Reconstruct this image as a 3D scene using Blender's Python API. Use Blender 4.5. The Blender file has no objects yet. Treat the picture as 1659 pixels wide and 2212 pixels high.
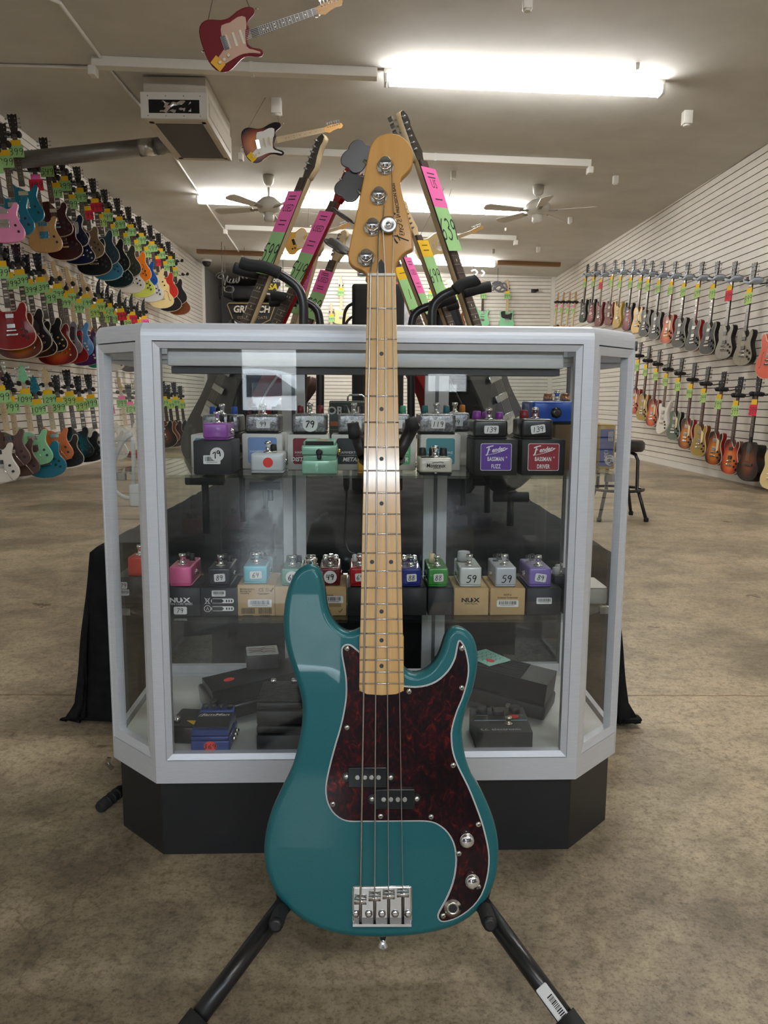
import bpy, bmesh, math, random
from mathutils import Vector as V, Matrix as M
random.seed(7)
sc = bpy.context.scene
COL = sc.collection
PI = math.pi
R = math.radians
# ------------------------------------------------------------------ camera
W, H, F = 1659.0, 2212.0, 1700.0
CAMZ = 0.84
PITCH, YAW, ROLL = R(8.13), R(0.82), R(0.38)
Fw = V((math.sin(YAW)*math.cos(PITCH), math.cos(YAW)*math.cos(PITCH), -math.sin(PITCH)))
Rt = V((math.cos(YAW), -math.sin(YAW), 0))
Up = Rt.cross(Fw)
Rt, Up = Rt*math.cos(ROLL)+Up*math.sin(ROLL), Up*math.cos(ROLL)-Rt*math.sin(ROLL)
CP = V((0, 0, CAMZ))
cam_d = bpy.data.cameras.new('camera')
cam = bpy.data.objects.new('camera', cam_d)
COL.objects.link(cam)
cam_d.sensor_fit = 'HORIZONTAL'
cam_d.sensor_width = 36
cam_d.lens = F/W*36
cam_d.clip_start = 0.02
cam.matrix_world = M(((Rt.x, Up.x, -Fw.x, CP.x), (Rt.y, Up.y, -Fw.y, CP.y), (Rt.z, Up.z, -Fw.z, CP.z), (0, 0, 0, 1)))
sc.camera = cam

def ray(px, py):
    return Fw + Rt*((px-W/2)/F) + Up*(-(py-H/2)/F)
def atdepth(px, py, zc):
    return CP + ray(px, py)*zc
def onplane(px, py, p, n):
    d = ray(px, py)
    return CP + d*((p-CP).dot(n)/d.dot(n))
def aty(px, py, y):
    return onplane(px, py, V((0, y, 0)), V((0, 1, 0)))

# ------------------------------------------------------------------ world, sun-less sky outside, exposure
wd = bpy.data.worlds.new('world'); sc.world = wd
wd.use_nodes = True
bg = wd.node_tree.nodes['Background']
bg.inputs[0].default_value = (0.80, 0.90, 1.0, 1)
bg.inputs[1].default_value = 27.0
vs = sc.view_settings
sc.display_settings.display_device = 'sRGB'
vs.view_transform = 'Standard'; vs.look = 'None'; vs.gamma = 1; vs.exposure = 0.58
vs.use_curve_mapping = False
cy = sc.cycles
cy.use_denoising = True
cy.max_bounces = 7; cy.diffuse_bounces = 3; cy.glossy_bounces = 4; cy.transmission_bounces = 4
cy.transparent_max_bounces = 24
cy.caustics_reflective = False; cy.caustics_refractive = False
cy.sample_clamp_indirect = 6.0
TUBE = 36.0

# daylight comes in by the shop front behind the camera: one portal lamp per opening
FRONT_Y = -6.0
OPEN = [(-1.16, -0.50, 0.68, 1.75), (0.88, 1.38, 0.90, 1.16), (-3.3, 3.4, 2.93, 3.25)]
for i, (x0, x1, z0, z1) in enumerate(OPEN):
    ld = bpy.data.lights.new('window_daylight', 'AREA')
    ld.shape = 'RECTANGLE'; ld.size = x1-x0; ld.size_y = z1-z0
    ld.cycles.is_portal = True
    lo = bpy.data.objects.new('window_daylight', ld); COL.objects.link(lo)
    lo.location = ((x0+x1)/2, FRONT_Y-0.02, (z0+z1)/2)
    lo.rotation_euler = (R(90), 0, 0)

# ------------------------------------------------------------------ helpers
class MB:
    def __init__(s, m=None):
        s.v = []; s.f = []; s.sm = []; s.m = m
    def add(s, vs_, fs, smooth=False):
        n = len(s.v)
        for p in vs_:
            s.v.append(tuple(s.m @ V(p)) if s.m else tuple(p))
        for f in fs:
            s.f.append([i+n for i in f]); s.sm.append(smooth)
        return s
    def box(s, x0, y0, z0, x1, y1, z1):
        v = [(x, y, z) for z in (z0, z1) for y in (y0, y1) for x in (x0, x1)]
        return s.add(v, [(0, 2, 3, 1), (4, 5, 7, 6), (0, 1, 5, 4), (2, 6, 7, 3), (0, 4, 6, 2), (1, 3, 7, 5)])
    def bbox(s, x0, y0, z0, x1, y1, z1, r=0.003, n=2):
        pts = rrect(x0, y0, x1, y1, r, n)
        return s.prism(pts, z0, z1, r*0.8, n)
    def prism(s, pts, z0, z1, r=0.0, n=3, bottom=True):
        pts = [tuple(p[:2]) for p in pts]
        a = sum(pts[i][0]*pts[(i+1) % len(pts)][1]-pts[(i+1) % len(pts)][0]*pts[i][1] for i in range(len(pts)))
        if a < 0: pts = pts[::-1]
        k = len(pts)
        if r <= 0:
            rings = [(0, z0), (0, z1)]
        else:
            rings = [(r*(1-math.sin(t)), z1-r*(1-math.cos(t))) for t in [PI/2*i/n for i in range(n, -1, -1)]]
            if bottom:
                rings = [(r*(1-math.sin(t)), z0+r*(1-math.cos(t))) for t in [PI/2*i/n for i in range(n+1)]] + rings
            else:
                rings = [(0, z0)] + rings
        # rings from bottom to top
        if r > 0 and bottom:
            half = n+1
            rings = rings[:half] + rings[half:]
        vv = []
        nr = _normals(pts)
        for d, z in rings:
            vv += [(p[0]-q[0]*d, p[1]-q[1]*d, z) for p, q in zip(pts, nr)]
        m = len(rings)
        fs = []
        for j in range(m-1):
            for i in range(k):
                a_, b_ = j*k+i, j*k+(i+1) % k
                fs.append((a_, b_, b_+k, a_+k))
        s.add(vv, fs, r > 0)
        n0 = len(s.v)-len(vv)
        s.f.append([n0+i for i in range(k)][::-1]); s.sm.append(False)
        s.f.append([n0+(m-1)*k+i for i in range(k)]); s.sm.append(False)
        return s
    def tube(s, pts, r, n=8, caps=True):
        pts = [V(p) for p in pts]
        rs = r if isinstance(r, (list, tuple)) else [r]*len(pts)
        prev = None; vv = []
        for i, p in enumerate(pts):
            d = (pts[min(i+1, len(pts)-1)]-pts[max(i-1, 0)]).normalized()
            if prev is None:
                u = d.orthogonal().normalized()
            else:
                u = (prev-d*prev.dot(d)).normalized()
            prev = u; w = d.cross(u)
            for j in range(n):
                t = 2*PI*j/n
                vv.append(p+u*(rs[i]*math.cos(t))+w*(rs[i]*math.sin(t)))
        fs = [(i*n+j, i*n+(j+1) % n, (i+1)*n+(j+1) % n, (i+1)*n+j) for i in range(len(pts)-1) for j in range(n)]
        s.add(vv, fs, True)
        if caps:
            n0 = len(s.v)-len(vv)
            s.f.append([n0+j for j in range(n)][::-1]); s.sm.append(False)
            s.f.append([n0+(len(pts)-1)*n+j for j in range(n)]); s.sm.append(False)
        return s
    def lathe(s, prof, c=(0, 0, 0), ax=(0, 0, 1), n=14):
        c = V(c); ax = V(ax).normalized(); u = ax.orthogonal().normalized(); w = ax.cross(u)
        vv = []
        for (r, z) in prof:
            r = max(r, 1e-5)
            for j in range(n):
                t = 2*PI*j/n
                vv.append(c+ax*z+u*(r*math.cos(t))+w*(r*math.sin(t)))
        fs = [(i*n+j, i*n+(j+1) % n, (i+1)*n+(j+1) % n, (i+1)*n+j) for i in range(len(prof)-1) for j in range(n)]
        s.add(vv, fs, True)
        n0 = len(s.v)-len(vv)
        s.f.append([n0+j for j in range(n)][::-1]); s.sm.append(False)
        s.f.append([n0+(len(prof)-1)*n+j for j in range(n)]); s.sm.append(False)
        return s
    def ribbon(s, pts, w, z=0.0, th=0.0004):
        ws = w if isinstance(w, (list, tuple)) else [w]*len(pts)
        L, Rr = [], []
        for i, p in enumerate(pts):
            a = V(pts[max(i-1, 0)][:2]); b = V(pts[min(i+1, len(pts)-1)][:2])
            d = (b-a); d = d.normalized() if d.length > 1e-9 else V((1, 0))
            nn = V((-d.y, d.x))*ws[i]/2
            L.append((p[0]+nn.x, p[1]+nn.y)); Rr.append((p[0]-nn.x, p[1]-nn.y))
        k = len(pts)
        vv = [(x, y, z+th) for x, y in L]+[(x, y, z+th) for x, y in Rr]
        return s.add(vv, [(i, k+i, k+i+1, i+1) for i in range(k-1)])
    def mesh(s, name='mesh'):
        me = bpy.data.meshes.new(name)
        me.from_pydata(s.v, [], s.f)
        me.polygons.foreach_set('use_smooth', s.sm)
        me.update()
        return me

def _normals(pts):
    k = len(pts); out = []
    for i in range(k):
        a, b, c = V(pts[i-1]), V(pts[i]), V(pts[(i+1) % k])
        d1 = (b-a); d2 = (c-b)
        d1 = d1.normalized() if d1.length > 1e-9 else V((1, 0)); d2 = d2.normalized() if d2.length > 1e-9 else d1
        n1 = V((d1.y, -d1.x)); n2 = V((d2.y, -d2.x))
        m = n1+n2
        m = m.normalized() if m.length > 1e-6 else n1
        q = max(m.dot(n1), 0.5)
        out.append((m.x/q, m.y/q))
    return out

def rrect(x0, y0, x1, y1, r, n=3):
    r = min(r, abs(x1-x0)/2.01, abs(y1-y0)/2.01)
    pts = []
    for cx, cy_, a0 in ((x1-r, y0+r, -90), (x1-r, y1-r, 0), (x0+r, y1-r, 90), (x0+r, y0+r, 180)):
        for i in range(n+1):
            t = R(a0+90*i/n)
            pts.append((cx+r*math.cos(t), cy_+r*math.sin(t)))
    return pts

def smooth_loop(pts, sub=4, closed=True):
    k = len(pts); out = []
    rng = range(k) if closed else range(k-1)
    for i in rng:
        g = (lambda j: V(pts[j % k])) if closed else (lambda j: V(pts[max(0, min(k-1, j))]))
        p0, p1, p2, p3 = g(i-1), g(i), g(i+1), g(i+2)
        for t in [j/sub for j in range(sub)]:
            out.append(tuple(0.5*((2*p1)+(p2-p0)*t+(2*p0-5*p1+4*p2-p3)*t*t+(3*p1-p0-3*p2+p3)*t**3)))
    if not closed: out.append(tuple(pts[-1]))
    return out

def link(o, parent=None):
    COL.objects.link(o)
    if parent: o.parent = parent
    return o
def obj(name, mb, mat, parent=None, mw=None):
    me = mb.mesh(name) if isinstance(mb, MB) else mb
    o = bpy.data.objects.new(name, me)
    link(o, parent)
    if mw is not None: o.matrix_local = mw
    if mat is not None:
        if len(me.materials) == 0: me.materials.append(mat)
        elif me.materials[0] is not mat:
            o.material_slots[0].link = 'OBJECT'; o.material_slots[0].material = mat
    return o
def tag(o, label, cat, group=None):
    o['label'] = label; o['category'] = cat
    if group: o['group'] = group
    return o
def thing(name, label, cat, mw=None, group=None):
    o = bpy.data.objects.new(name, None); o.empty_display_size = 0.05
    COL.objects.link(o)
    if mw is not None: o.matrix_world = mw
    return tag(o, label, cat, group)
def struct(name, mb, mat, parent=None):
    o = obj(name, mb, mat, parent)
    if not parent: o['kind'] = 'structure'
    return o
def T(x, y, z): return M.Translation((x, y, z))
def frame(o, x, y, z):
    return M(((x[0], y[0], z[0], o[0]), (x[1], y[1], z[1], o[1]), (x[2], y[2], z[2], o[2]), (0, 0, 0, 1)))
def ortho(o, y, z):
    y = V(y).normalized(); z = V(z); z = (z-y*z.dot(y)).normalized(); x = y.cross(z)
    return frame(o, x, y, z)
_fc = {}; _ft = []
def text(name, body, size, mat, parent, mw, align='CENTER', shear=0.0, sx=1.0, off=0.0, spacing=1.0):
    k = (body, round(size, 5), align, shear, off, mat.name, spacing)
    if k not in _fc:
        c = bpy.data.curves.new(name, 'FONT'); c.body = body; c.size = size; c.align_x = align; c.align_y = 'CENTER'
        c.resolution_u = 2; c.shear = shear; c.offset = off; c.space_character = spacing; c.materials.append(mat)
        f = bpy.data.objects.new('type_setting', c); COL.objects.link(f); _fc[k] = [f, []]
    _fc[k][1].append((name, parent, mw @ M.Diagonal((sx, 1, 1, 1))))
def set_type():
    """turn every piece of lettering into a flat mesh under its thing"""
    bpy.context.view_layer.update()
    dg = bpy.context.evaluated_depsgraph_get()
    for f, uses in _fc.values():
        me = bpy.data.meshes.new_from_object(f.evaluated_get(dg))
        for name, parent, mw in uses:
            o = bpy.data.objects.new(name, me); link(o, parent); o.matrix_local = mw
    for f, uses in _fc.values():
        c = f.data; bpy.data.objects.remove(f); bpy.data.curves.remove(c)
# handwriting: strokes of each figure on a 1 x 1.5 field
GL = {
 '0': [[(.5,1.5),(.2,1.3),(.1,.8),(.2,.25),(.5,0),(.8,.25),(.88,.8),(.75,1.3),(.5,1.5)]],
 '1': [[(.5,1.5),(.46,.8),(.45,0)]],
 '2': [[(.1,1.2),(.3,1.48),(.65,1.45),(.8,1.15),(.6,.7),(.1,.05),(.9,.02)]],
 '3': [[(.12,1.35),(.45,1.5),(.8,1.25),(.7,.95),(.4,.82),(.75,.7),(.9,.4),(.65,.05),(.3,0),(.08,.18)]],
 '4': [[(.2,1.5),(.12,.75),(.85,.8)],[(.75,1.45),(.66,0)]],
 '5': [[(.85,1.45),(.3,1.45),(.2,.9),(.6,.92),(.88,.6),(.7,.1),(.3,0),(.1,.15)]],
 '6': [[(.7,1.5),(.3,1.0),(.15,.45),(.35,.02),(.7,.08),(.8,.45),(.55,.68),(.2,.45)]],
 '7': [[(.08,1.35),(.85,1.45),(.55,.75),(.35,0)]],
 '8': [[(.75,1.35),(.4,1.48),(.25,1.15),(.7,.7),(.8,.25),(.45,0),(.15,.25),(.35,.75),(.75,1.1),(.75,1.35)]],
 '9': [[(.8,1.2),(.5,1.48),(.15,1.25),(.25,.85),(.6,.85),(.8,1.2),(.75,.6),(.62,0)]],
 '$': [[(.85,1.25),(.5,1.4),(.2,1.15),(.5,.75),(.8,.4),(.5,.1),(.1,.25)],[(.5,1.6),(.5,-.1)]],
}
def scribble(s, h, w=None, slant=0.12, z=0.0):
    """a price written by hand, centred on the origin, h tall"""
    mb = MB(); w = w or h*0.09; u = h/1.5; n = len(s)
    adv = 1.08
    for i, ch in enumerate(s):
        for st in GL.get(ch, []):
            pts = [(((p[0]+i*adv-n*adv/2)+slant*(p[1]-.75))*u, (p[1]-.75)*u) for p in st]
            pts = smooth_loop(pts, 2, False) if len(pts) > 3 else pts
            mb.ribbon(pts, w, z)
    return mb

# ------------------------------------------------------------------ materials
_mc = {}
def newmat(name):
    m = bpy.data.materials.new(name); m.use_nodes = True
    return m, m.node_tree, m.node_tree.nodes['Principled BSDF']
def P(b, **k):
    nm = {'col': 'Base Color', 'rough': 'Roughness', 'metal': 'Metallic', 'coat': 'Coat Weight', 'coatr': 'Coat Roughness',
          'spec': 'Specular IOR Level', 'emit': 'Emission Strength', 'ecol': 'Emission Color', 'sheen': 'Sheen Weight', 'trans': 'Transmission Weight', 'sss': 'Subsurface Weight'}
    for a, v in k.items():
        i = b.inputs[nm[a]]
        i.default_value = (*v, 1) if a in ('col', 'ecol') else v
def srgb(r, g, b):
    f = lambda c: (c/255/12.92) if c <= 10.3 else ((c/255+.055)/1.055)**2.4
    return (f(r), f(g), f(b))
def mat(name, col, rough=.5, metal=0, coat=0, cior=1.5, **k):
    if name in _mc: return _mc[name]
    m, nt, b = newmat(name); b.inputs['Coat IOR'].default_value = cior; P(b, col=col, rough=rough, metal=metal, coat=coat, coatr=.04, **k)
    _mc[name] = m; return m
def noise(nt, scale, detail=4, rough=.55, coord='Object', stretch=None, dist=0.0):
    tc = nt.nodes.new('ShaderNodeTexCoord'); n = nt.nodes.new('ShaderNodeTexNoise')
    n.inputs['Scale'].default_value = scale; n.inputs['Detail'].default_value = detail; n.inputs['Roughness'].default_value = rough
    n.inputs['Distortion'].default_value = dist
    if stretch:
        mp = nt.nodes.new('ShaderNodeMapping'); mp.inputs['Scale'].default_value = stretch
        nt.links.new(tc.outputs[coord], mp.inputs[0]); nt.links.new(mp.outputs[0], n.inputs['Vector'])
    else:
        nt.links.new(tc.outputs[coord], n.inputs['Vector'])
    return n
def ramp(nt, src, stops):
    r = nt.nodes.new('ShaderNodeValToRGB'); e = r.color_ramp.elements
    while len(e) < len(stops): e.new(.5)
    for i, (p, c) in enumerate(stops):
        e[i].position = p; e[i].color = (*c, 1) if len(c) == 3 else c
    nt.links.new(src, r.inputs[0]); return r
def bump(nt, b, src, strength, dist=.002):
    n = nt.nodes.new('ShaderNodeBump'); n.inputs['Strength'].default_value = strength; n.inputs['Distance'].default_value = dist
    nt.links.new(src, n.inputs['Height']); nt.links.new(n.outputs[0], b.inputs['Normal']); return n
def mixc(nt, fac, a, b_, mode='MIX'):
    n = nt.nodes.new('ShaderNodeMix'); n.data_type = 'RGBA'; n.blend_type = mode
    for i, v in ((0, fac), (6, a), (7, b_)):
        if hasattr(v, 'links') or hasattr(v, 'is_linked'): nt.links.new(v, n.inputs[i])
        else: n.inputs[i].default_value = v if i == 0 else (*v, 1)
    return n.outputs[2]
def mottled(name, c1, c2, scale, rough=.5, stretch=None, detail=4, bmp=0, bd=.002, **k):
    if name in _mc: return _mc[name]
    m, nt, b = newmat(name); P(b, rough=rough, **k)
    n = noise(nt, scale, detail, stretch=stretch)
    r = ramp(nt, n.outputs['Fac'], [(.3, c1), (.7, c2)])
    nt.links.new(r.outputs[0], b.inputs['Base Color'])
    if bmp: bump(nt, b, n.outputs['Fac'], bmp, bd)
    _mc[name] = m; return m
def gloss(name, col, metal=0.0, rough=.3):
    """lacquered paint"""
    return mat('lacquer_'+name, col, .4, metal, .55, spec=.2, cior=1.35)
def burst(name, c0, c1, c2, cy_=-.66, rx=.17, ry=.2):
    """sunburst lacquer: the colour runs outwards from the middle of the body"""
    if name in _mc: return _mc[name]
    m, nt, b = newmat(name); P(b, rough=.4, coat=.55, coatr=.04, spec=.2); b.inputs['Coat IOR'].default_value = 1.35
    tc = nt.nodes.new('ShaderNodeTexCoord'); mp = nt.nodes.new('ShaderNodeMapping'); mp.vector_type = 'POINT'
    mp.inputs['Location'].default_value = (0, -cy_/ry, 0); mp.inputs['Scale'].default_value = (1/rx, 1/ry, 0)
    ln = nt.nodes.new('ShaderNodeVectorMath'); ln.operation = 'LENGTH'
    nt.links.new(tc.outputs['Object'], mp.inputs[0]); nt.links.new(mp.outputs[0], ln.inputs[0])
    r = ramp(nt, ln.outputs['Value'], [(.35, c0), (.68, c1), (.92, c2)])
    nt.links.new(r.outputs[0], b.inputs['Base Color'])
    _mc[name] = m; return m
def wood(name, c1, c2, rough=.4, coat=.5, st=(14, 1.2, 14), sc_=6):
    if name in _mc: return _mc[name]
    m, nt, b = newmat(name); P(b, rough=rough, coat=coat, coatr=.1)
    n = noise(nt, sc_, 5, .6, stretch=st, dist=.6); n2 = noise(nt, sc_*.35, 3)
    r = ramp(nt, n.outputs['Fac'], [(.3, c1), (.7, c2)])
    o = mixc(nt, n2.outputs['Fac'], r.outputs[0], tuple(c*.8 for c in c1))
    q = nt.nodes.new('ShaderNodeMix'); q.data_type = 'RGBA'; q.inputs[0].default_value = .35
    nt.links.new(r.outputs[0], q.inputs[6]); nt.links.new(o, q.inputs[7])
    nt.links.new(q.outputs[2], b.inputs['Base Color'])
    _mc[name] = m; return m
def glass(name, tint=(.95, .98, .97), ior=1.45):
    if name in _mc: return _mc[name]
    m, nt, b = newmat(name); nt.nodes.remove(b)
    out = nt.nodes['Material Output']
    fr = nt.nodes.new('ShaderNodeFresnel')
    ge = nt.nodes.new('ShaderNodeNewGeometry'); mi = nt.nodes.new('ShaderNodeMix')      # a thin sheet reflects alike from both of its faces
    mi.inputs[2].default_value = ior; mi.inputs[3].default_value = 1/ior
    nt.links.new(ge.outputs['Backfacing'], mi.inputs[0]); nt.links.new(mi.outputs[0], fr.inputs[0])
    tr = nt.nodes.new('ShaderNodeBsdfTransparent'); tr.inputs[0].default_value = (*tint, 1)
    gl = nt.nodes.new('ShaderNodeBsdfGlossy'); gl.inputs['Roughness'].default_value = 0.0; gl.inputs[0].default_value = (1, 1, 1, 1)
    mx = nt.nodes.new('ShaderNodeMixShader')
    nt.links.new(fr.outputs[0], mx.inputs[0]); nt.links.new(tr.outputs[0], mx.inputs[1]); nt.links.new(gl.outputs[0], mx.inputs[2])
    nt.links.new(mx.outputs[0], out.inputs[0])
    _mc[name] = m; return m
BLACK = mat('black_plastic', (.012, .012, .013), .45)
RUBBER = mat('black_rubber', (.014, .014, .015), .75)
STEELB = mat('black_powder_coat', (.012, .012, .013), .3)
CHROME = mat('chrome', (.82, .82, .83), .07, 1)
NICKEL = mat('nickel', (.62, .60, .56), .22, 1)
WHITE = mat('white_plastic', (.75, .74, .71), .4)
INK = mat('black_ink', (.01, .01, .012), .7)
WINK = mat('white_ink', (.82, .82, .82), .6)
GOLDM = mat('gold_metal', (.75, .52, .2), .2, 1)
ALU = mottled('brushed_aluminium', (.66, .67, .68), (.76, .77, .78), 60, .4, (1, 1, 30), metal=.25)
ALUS = mottled('satin_aluminium', (.60, .61, .63), (.68, .69, .71), 40, .42, (1, 30, 1), metal=.35)
YELLOWC = mat('yellow_card', srgb(236, 190, 30), .8)
GREENC = mat('green_card', srgb(158, 206, 138), .8)
GREENB = mat('lime_card', srgb(174, 208, 122), .8)
PINKC = mat('pink_card', srgb(250, 110, 180), .8)
REDC = mat('red_card', srgb(214, 40, 66), .8)
PAPER = mat('white_sticker', (.78, .78, .77), .6)
REDST = mat('red_sticker', srgb(225, 60, 55), .6)
MAPLE = wood('maple', srgb(222, 168, 96), srgb(236, 188, 120), .35, .6)
MAPLEP = wood('pale_maple', srgb(205, 176, 130), srgb(222, 196, 152), .45, .2)
AMBER = wood('amber_maple', srgb(196, 132, 58), srgb(208, 146, 70), .3, .8)
ROSE = wood('rosewood', (.035, .018, .012), (.06, .032, .022), .5, 0)
EBONY = mat('ebony', (.014, .012, .012), .4)
MAHOG = wood('mahogany', (.09, .022, .012), (.13, .034, .018), .3, .8)
CREAM = mat('cream_plastic', srgb(232, 214, 170), .35)
# ------------------------------------------------------------------ the room
XL, XR, YB, YF = -3.65, 3.88, 17.3, FRONT_Y
def cz(x, y): return 3.46-.0266*x+.0107*(y-8.2)

def concrete():
    m, nt, b = newmat('worn_concrete'); P(b, rough=.5)
    n1 = noise(nt, .55, 5, .6); n2 = noise(nt, 48, 8, .75); n3 = noise(nt, 1.5, 10, .72, dist=.5); n4 = noise(nt, 150, 5, .75); n6 = noise(nt, 7, 8, .7, dist=.3)
    base = ramp(nt, n1.outputs['Fac'], [(.32, srgb(158, 142, 117)), (.68, srgb(196, 179, 150))])
    patch = ramp(nt, n3.outputs['Fac'], [(.38, (.40, .40, .41)), (.57, (1, 1, 1))])
    c = mixc(nt, .85, base.outputs[0], patch.outputs[0], 'MULTIPLY')
    mid = ramp(nt, n6.outputs['Fac'], [(.34, (.55, .53, .5)), (.55, (1, 1, 1))])
    c = mixc(nt, .75, c, mid.outputs[0], 'MULTIPLY')
    dark = ramp(nt, n2.outputs['Fac'], [(.36, (.42, .39, .35)), (.52, (1, 1, 1))])
    c = mixc(nt, .8, c, dark.outputs[0], 'MULTIPLY')
    sp = ramp(nt, n4.outputs['Fac'], [(.36, (.5, .47, .42)), (.5, (1.05, 1.05, 1.05))])
    c = mixc(nt, .8, c, sp.outputs[0], 'MULTIPLY')
    tc = nt.nodes.new('ShaderNodeTexCoord')
    def warped(k, src):
        ad = nt.nodes.new('ShaderNodeVectorMath'); ad.operation = 'ADD'; s_ = nt.nodes.new('ShaderNodeVectorMath'); s_.operation = 'SCALE'; s_.inputs['Scale'].default_value = k
        nt.links.new(src.outputs['Color'], s_.inputs[0]); nt.links.new(tc.outputs['Object'], ad.inputs[0]); nt.links.new(s_.outputs[0], ad.inputs[1]); return ad.outputs[0]
    # hair cracks
    vo = nt.nodes.new('ShaderNodeTexVoronoi'); vo.feature = 'DISTANCE_TO_EDGE'; vo.inputs['Scale'].default_value = .8
    nt.links.new(warped(.5, noise(nt, 3.5, 5)), vo.inputs['Vector'])
    cr = ramp(nt, vo.outputs['Distance'], [(.0, (.4, .36, .3)), (.005, (1, 1, 1))])
    c = mixc(nt, .55, c, cr.outputs[0], 'MULTIPLY')
    # chipped spots of bare, darker concrete with a pale rim
    ch = nt.nodes.new('ShaderNodeTexVoronoi'); ch.inputs['Scale'].default_value = 3.4
    nt.links.new(warped(.16, noise(nt, 22, 4, .6)), ch.inputs['Vector'])
    cs = ramp(nt, ch.outputs['Distance'], [(.10, (.42, .40, .37)), (.112, (.3, .27, .23)), (.125, (1.25, 1.2, 1.1)), (.15, (1, 1, 1))])
    sel = nt.nodes.new('ShaderNodeSeparateColor'); nt.links.new(ch.outputs['Color'], sel.inputs[0])
    gt = nt.nodes.new('ShaderNodeMath'); gt.operation = 'GREATER_THAN'; gt.inputs[1].default_value = .55; nt.links.new(sel.outputs[0], gt.inputs[0])
    c = mixc(nt, gt.outputs[0], c, mixc(nt, 1.0, c, cs.outputs[0], 'MULTIPLY'))
    # one old joint running across the floor under the cabinet
    sx = nt.nodes.new('ShaderNodeSeparateXYZ'); nt.links.new(warped(.03, noise(nt, 9, 5)), sx.inputs[0])
    sb = nt.nodes.new('ShaderNodeMath'); sb.operation = 'SUBTRACT'; sb.inputs[1].default_value = 2.175; nt.links.new(sx.outputs[1], sb.inputs[0])
    ab = nt.nodes.new('ShaderNodeMath'); ab.operation = 'ABSOLUTE'; nt.links.new(sb.outputs[0], ab.inputs[0])
    jr = ramp(nt, ab.outputs[0], [(.003, (.35, .31, .26)), (.007, (1.2, 1.15, 1.05)), (.016, (1, 1, 1))])
    c = mixc(nt, .8, c, jr.outputs[0], 'MULTIPLY')
    nt.links.new(c, b.inputs['Base Color'])
    rr = ramp(nt, n3.outputs['Fac'], [(.3, (.36, .36, .36)), (.7, (.5, .5, .5))])
    nt.links.new(rr.outputs[0], b.inputs['Roughness'])
    bump(nt, b, n2.outputs['Fac'], .35, .003)
    return m
CONC = concrete()
SLATM = mottled('slatwall_paint', srgb(222, 216, 206), srgb(231, 225, 216), 7, .5)
GROOVE = mat('slat_groove', (.05, .042, .036), .8)
CEILM = mottled('stucco_ceiling', srgb(200, 197, 191), srgb(212, 209, 203), 2.2, .85, detail=7, bmp=.5, bd=.012)
TRIMW = mat('white_trim', srgb(225, 222, 215), .5)

mb = MB()
mb.box(XL, -.45, -.1, XR, YB+4, 0)
struct('floor', mb, CONC)
# dark plank flooring by the entrance, behind the camera
PLANKM = mottled('dark_plank', (.035, .034, .034), (.105, .102, .10), 9, .27, (.25, 3, 1), detail=6, bmp=.25)
fe = struct('floor_entrance', MB().box(XL, YF, -.1, XR, -.45, -.012), mat('plank_joint', (.01, .01, .01), .8))
y = YF
k = 0
while y < -.6:
    off = (k*0.83) % 1.5
    x = XL-off
    while x < XR:
        a, c = max(x, XL)+.002, min(x+1.5, XR)-.002
        if c-a > .05: obj('plank', MB().box(a, y+.002, -.012, c, min(y+.178, -.452), 0.0), PLANKM, fe)
        x += 1.5
    y += .18; k += 1

def slat_wall(name, a, b_, inward, z0, ztop, first=0.0):
    """slatwall: dark backing with one board per row, grooves between"""
    a = V(a); b_ = V(b_); inn = V(inward)
    d = (b_-a); L = d.length; d.normalize()
    m = frame(a, d, V((0, 0, 1)), d.cross(V((0, 0, 1))))
    s = 1 if m.col[2].to_3d().dot(inn) > 0 else -1
    mbk = MB(m); mbk.box(0, 0, -.1*s, L, ztop+.1, .0)
    w = struct(name, mbk, GROOVE)
    z = z0
    while z < ztop:
        h = .0672
        mm = MB(m); mm.box(0, z, 0, L, min(z+h, ztop+.03), .014*s)
        obj('slat', mm, SLATM, w)
        z += .0762
    return w
slat_wall('wall_left', (XL, YF, 0), (XL, YB, 0), (1, 0, 0), .065, 3.68)
slat_wall('wall_right', (XR, YF, 0), (XR, YB, 0), (-1, 0, 0), .085, 3.46)
BX = -2.05
slat_wall('wall_back', (BX, YB, 0), (XR, YB, 0), (0, -1, 0), .08, 3.62)
struct('baseboard_left', MB().box(XL, YF, 0, XL+.02, YB, .062), TRIMW)
struct('baseboard_right', MB().box(XR-.02, YF, 0, XR, YB, .08), TRIMW)
struct('trim_1', MB().box(XL, YB-.06, 0, XL+.06, YB, 3.65), TRIMW)
struct('trim_2', MB().box(XR-.09, YB-.05, 0, XR, YB, 3.5), TRIMW)
# the store room that opens at the back, left of the slatted back wall
DARK = mat('store_room_paint', (.20, .19, .18), .8)
struct('wall_store_room', MB().box(XL-.5, YB+3.6, -.1, BX+1, YB+3.8, 3.9), DARK)
struct('wall_store_left', MB().box(XL-.2, YB, -.1, XL, YB+3.6, 3.9), DARK)
struct('wall_store_right', MB().box(BX+.9, YB+.12, -.1, BX+1.0, YB+3.6, 3.9), DARK)
mb = MB()
yy0, yy1 = YF-.1, YB+3.8
v = []
for zz in (0, .12):
    for (x, y) in ((XL-.2, yy0), (XR+.2, yy0), (XR+.2, yy1), (XL-.2, yy1)):
        v.append((x, y, cz(x, y)+zz))
mb.add(v, [(0, 3, 2, 1), (4, 5, 6, 7), (0, 1, 5, 4), (1, 2, 6, 5), (2, 3, 7, 6), (3, 0, 4, 7)])
ceil = struct('ceiling', mb, CEILM)
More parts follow.
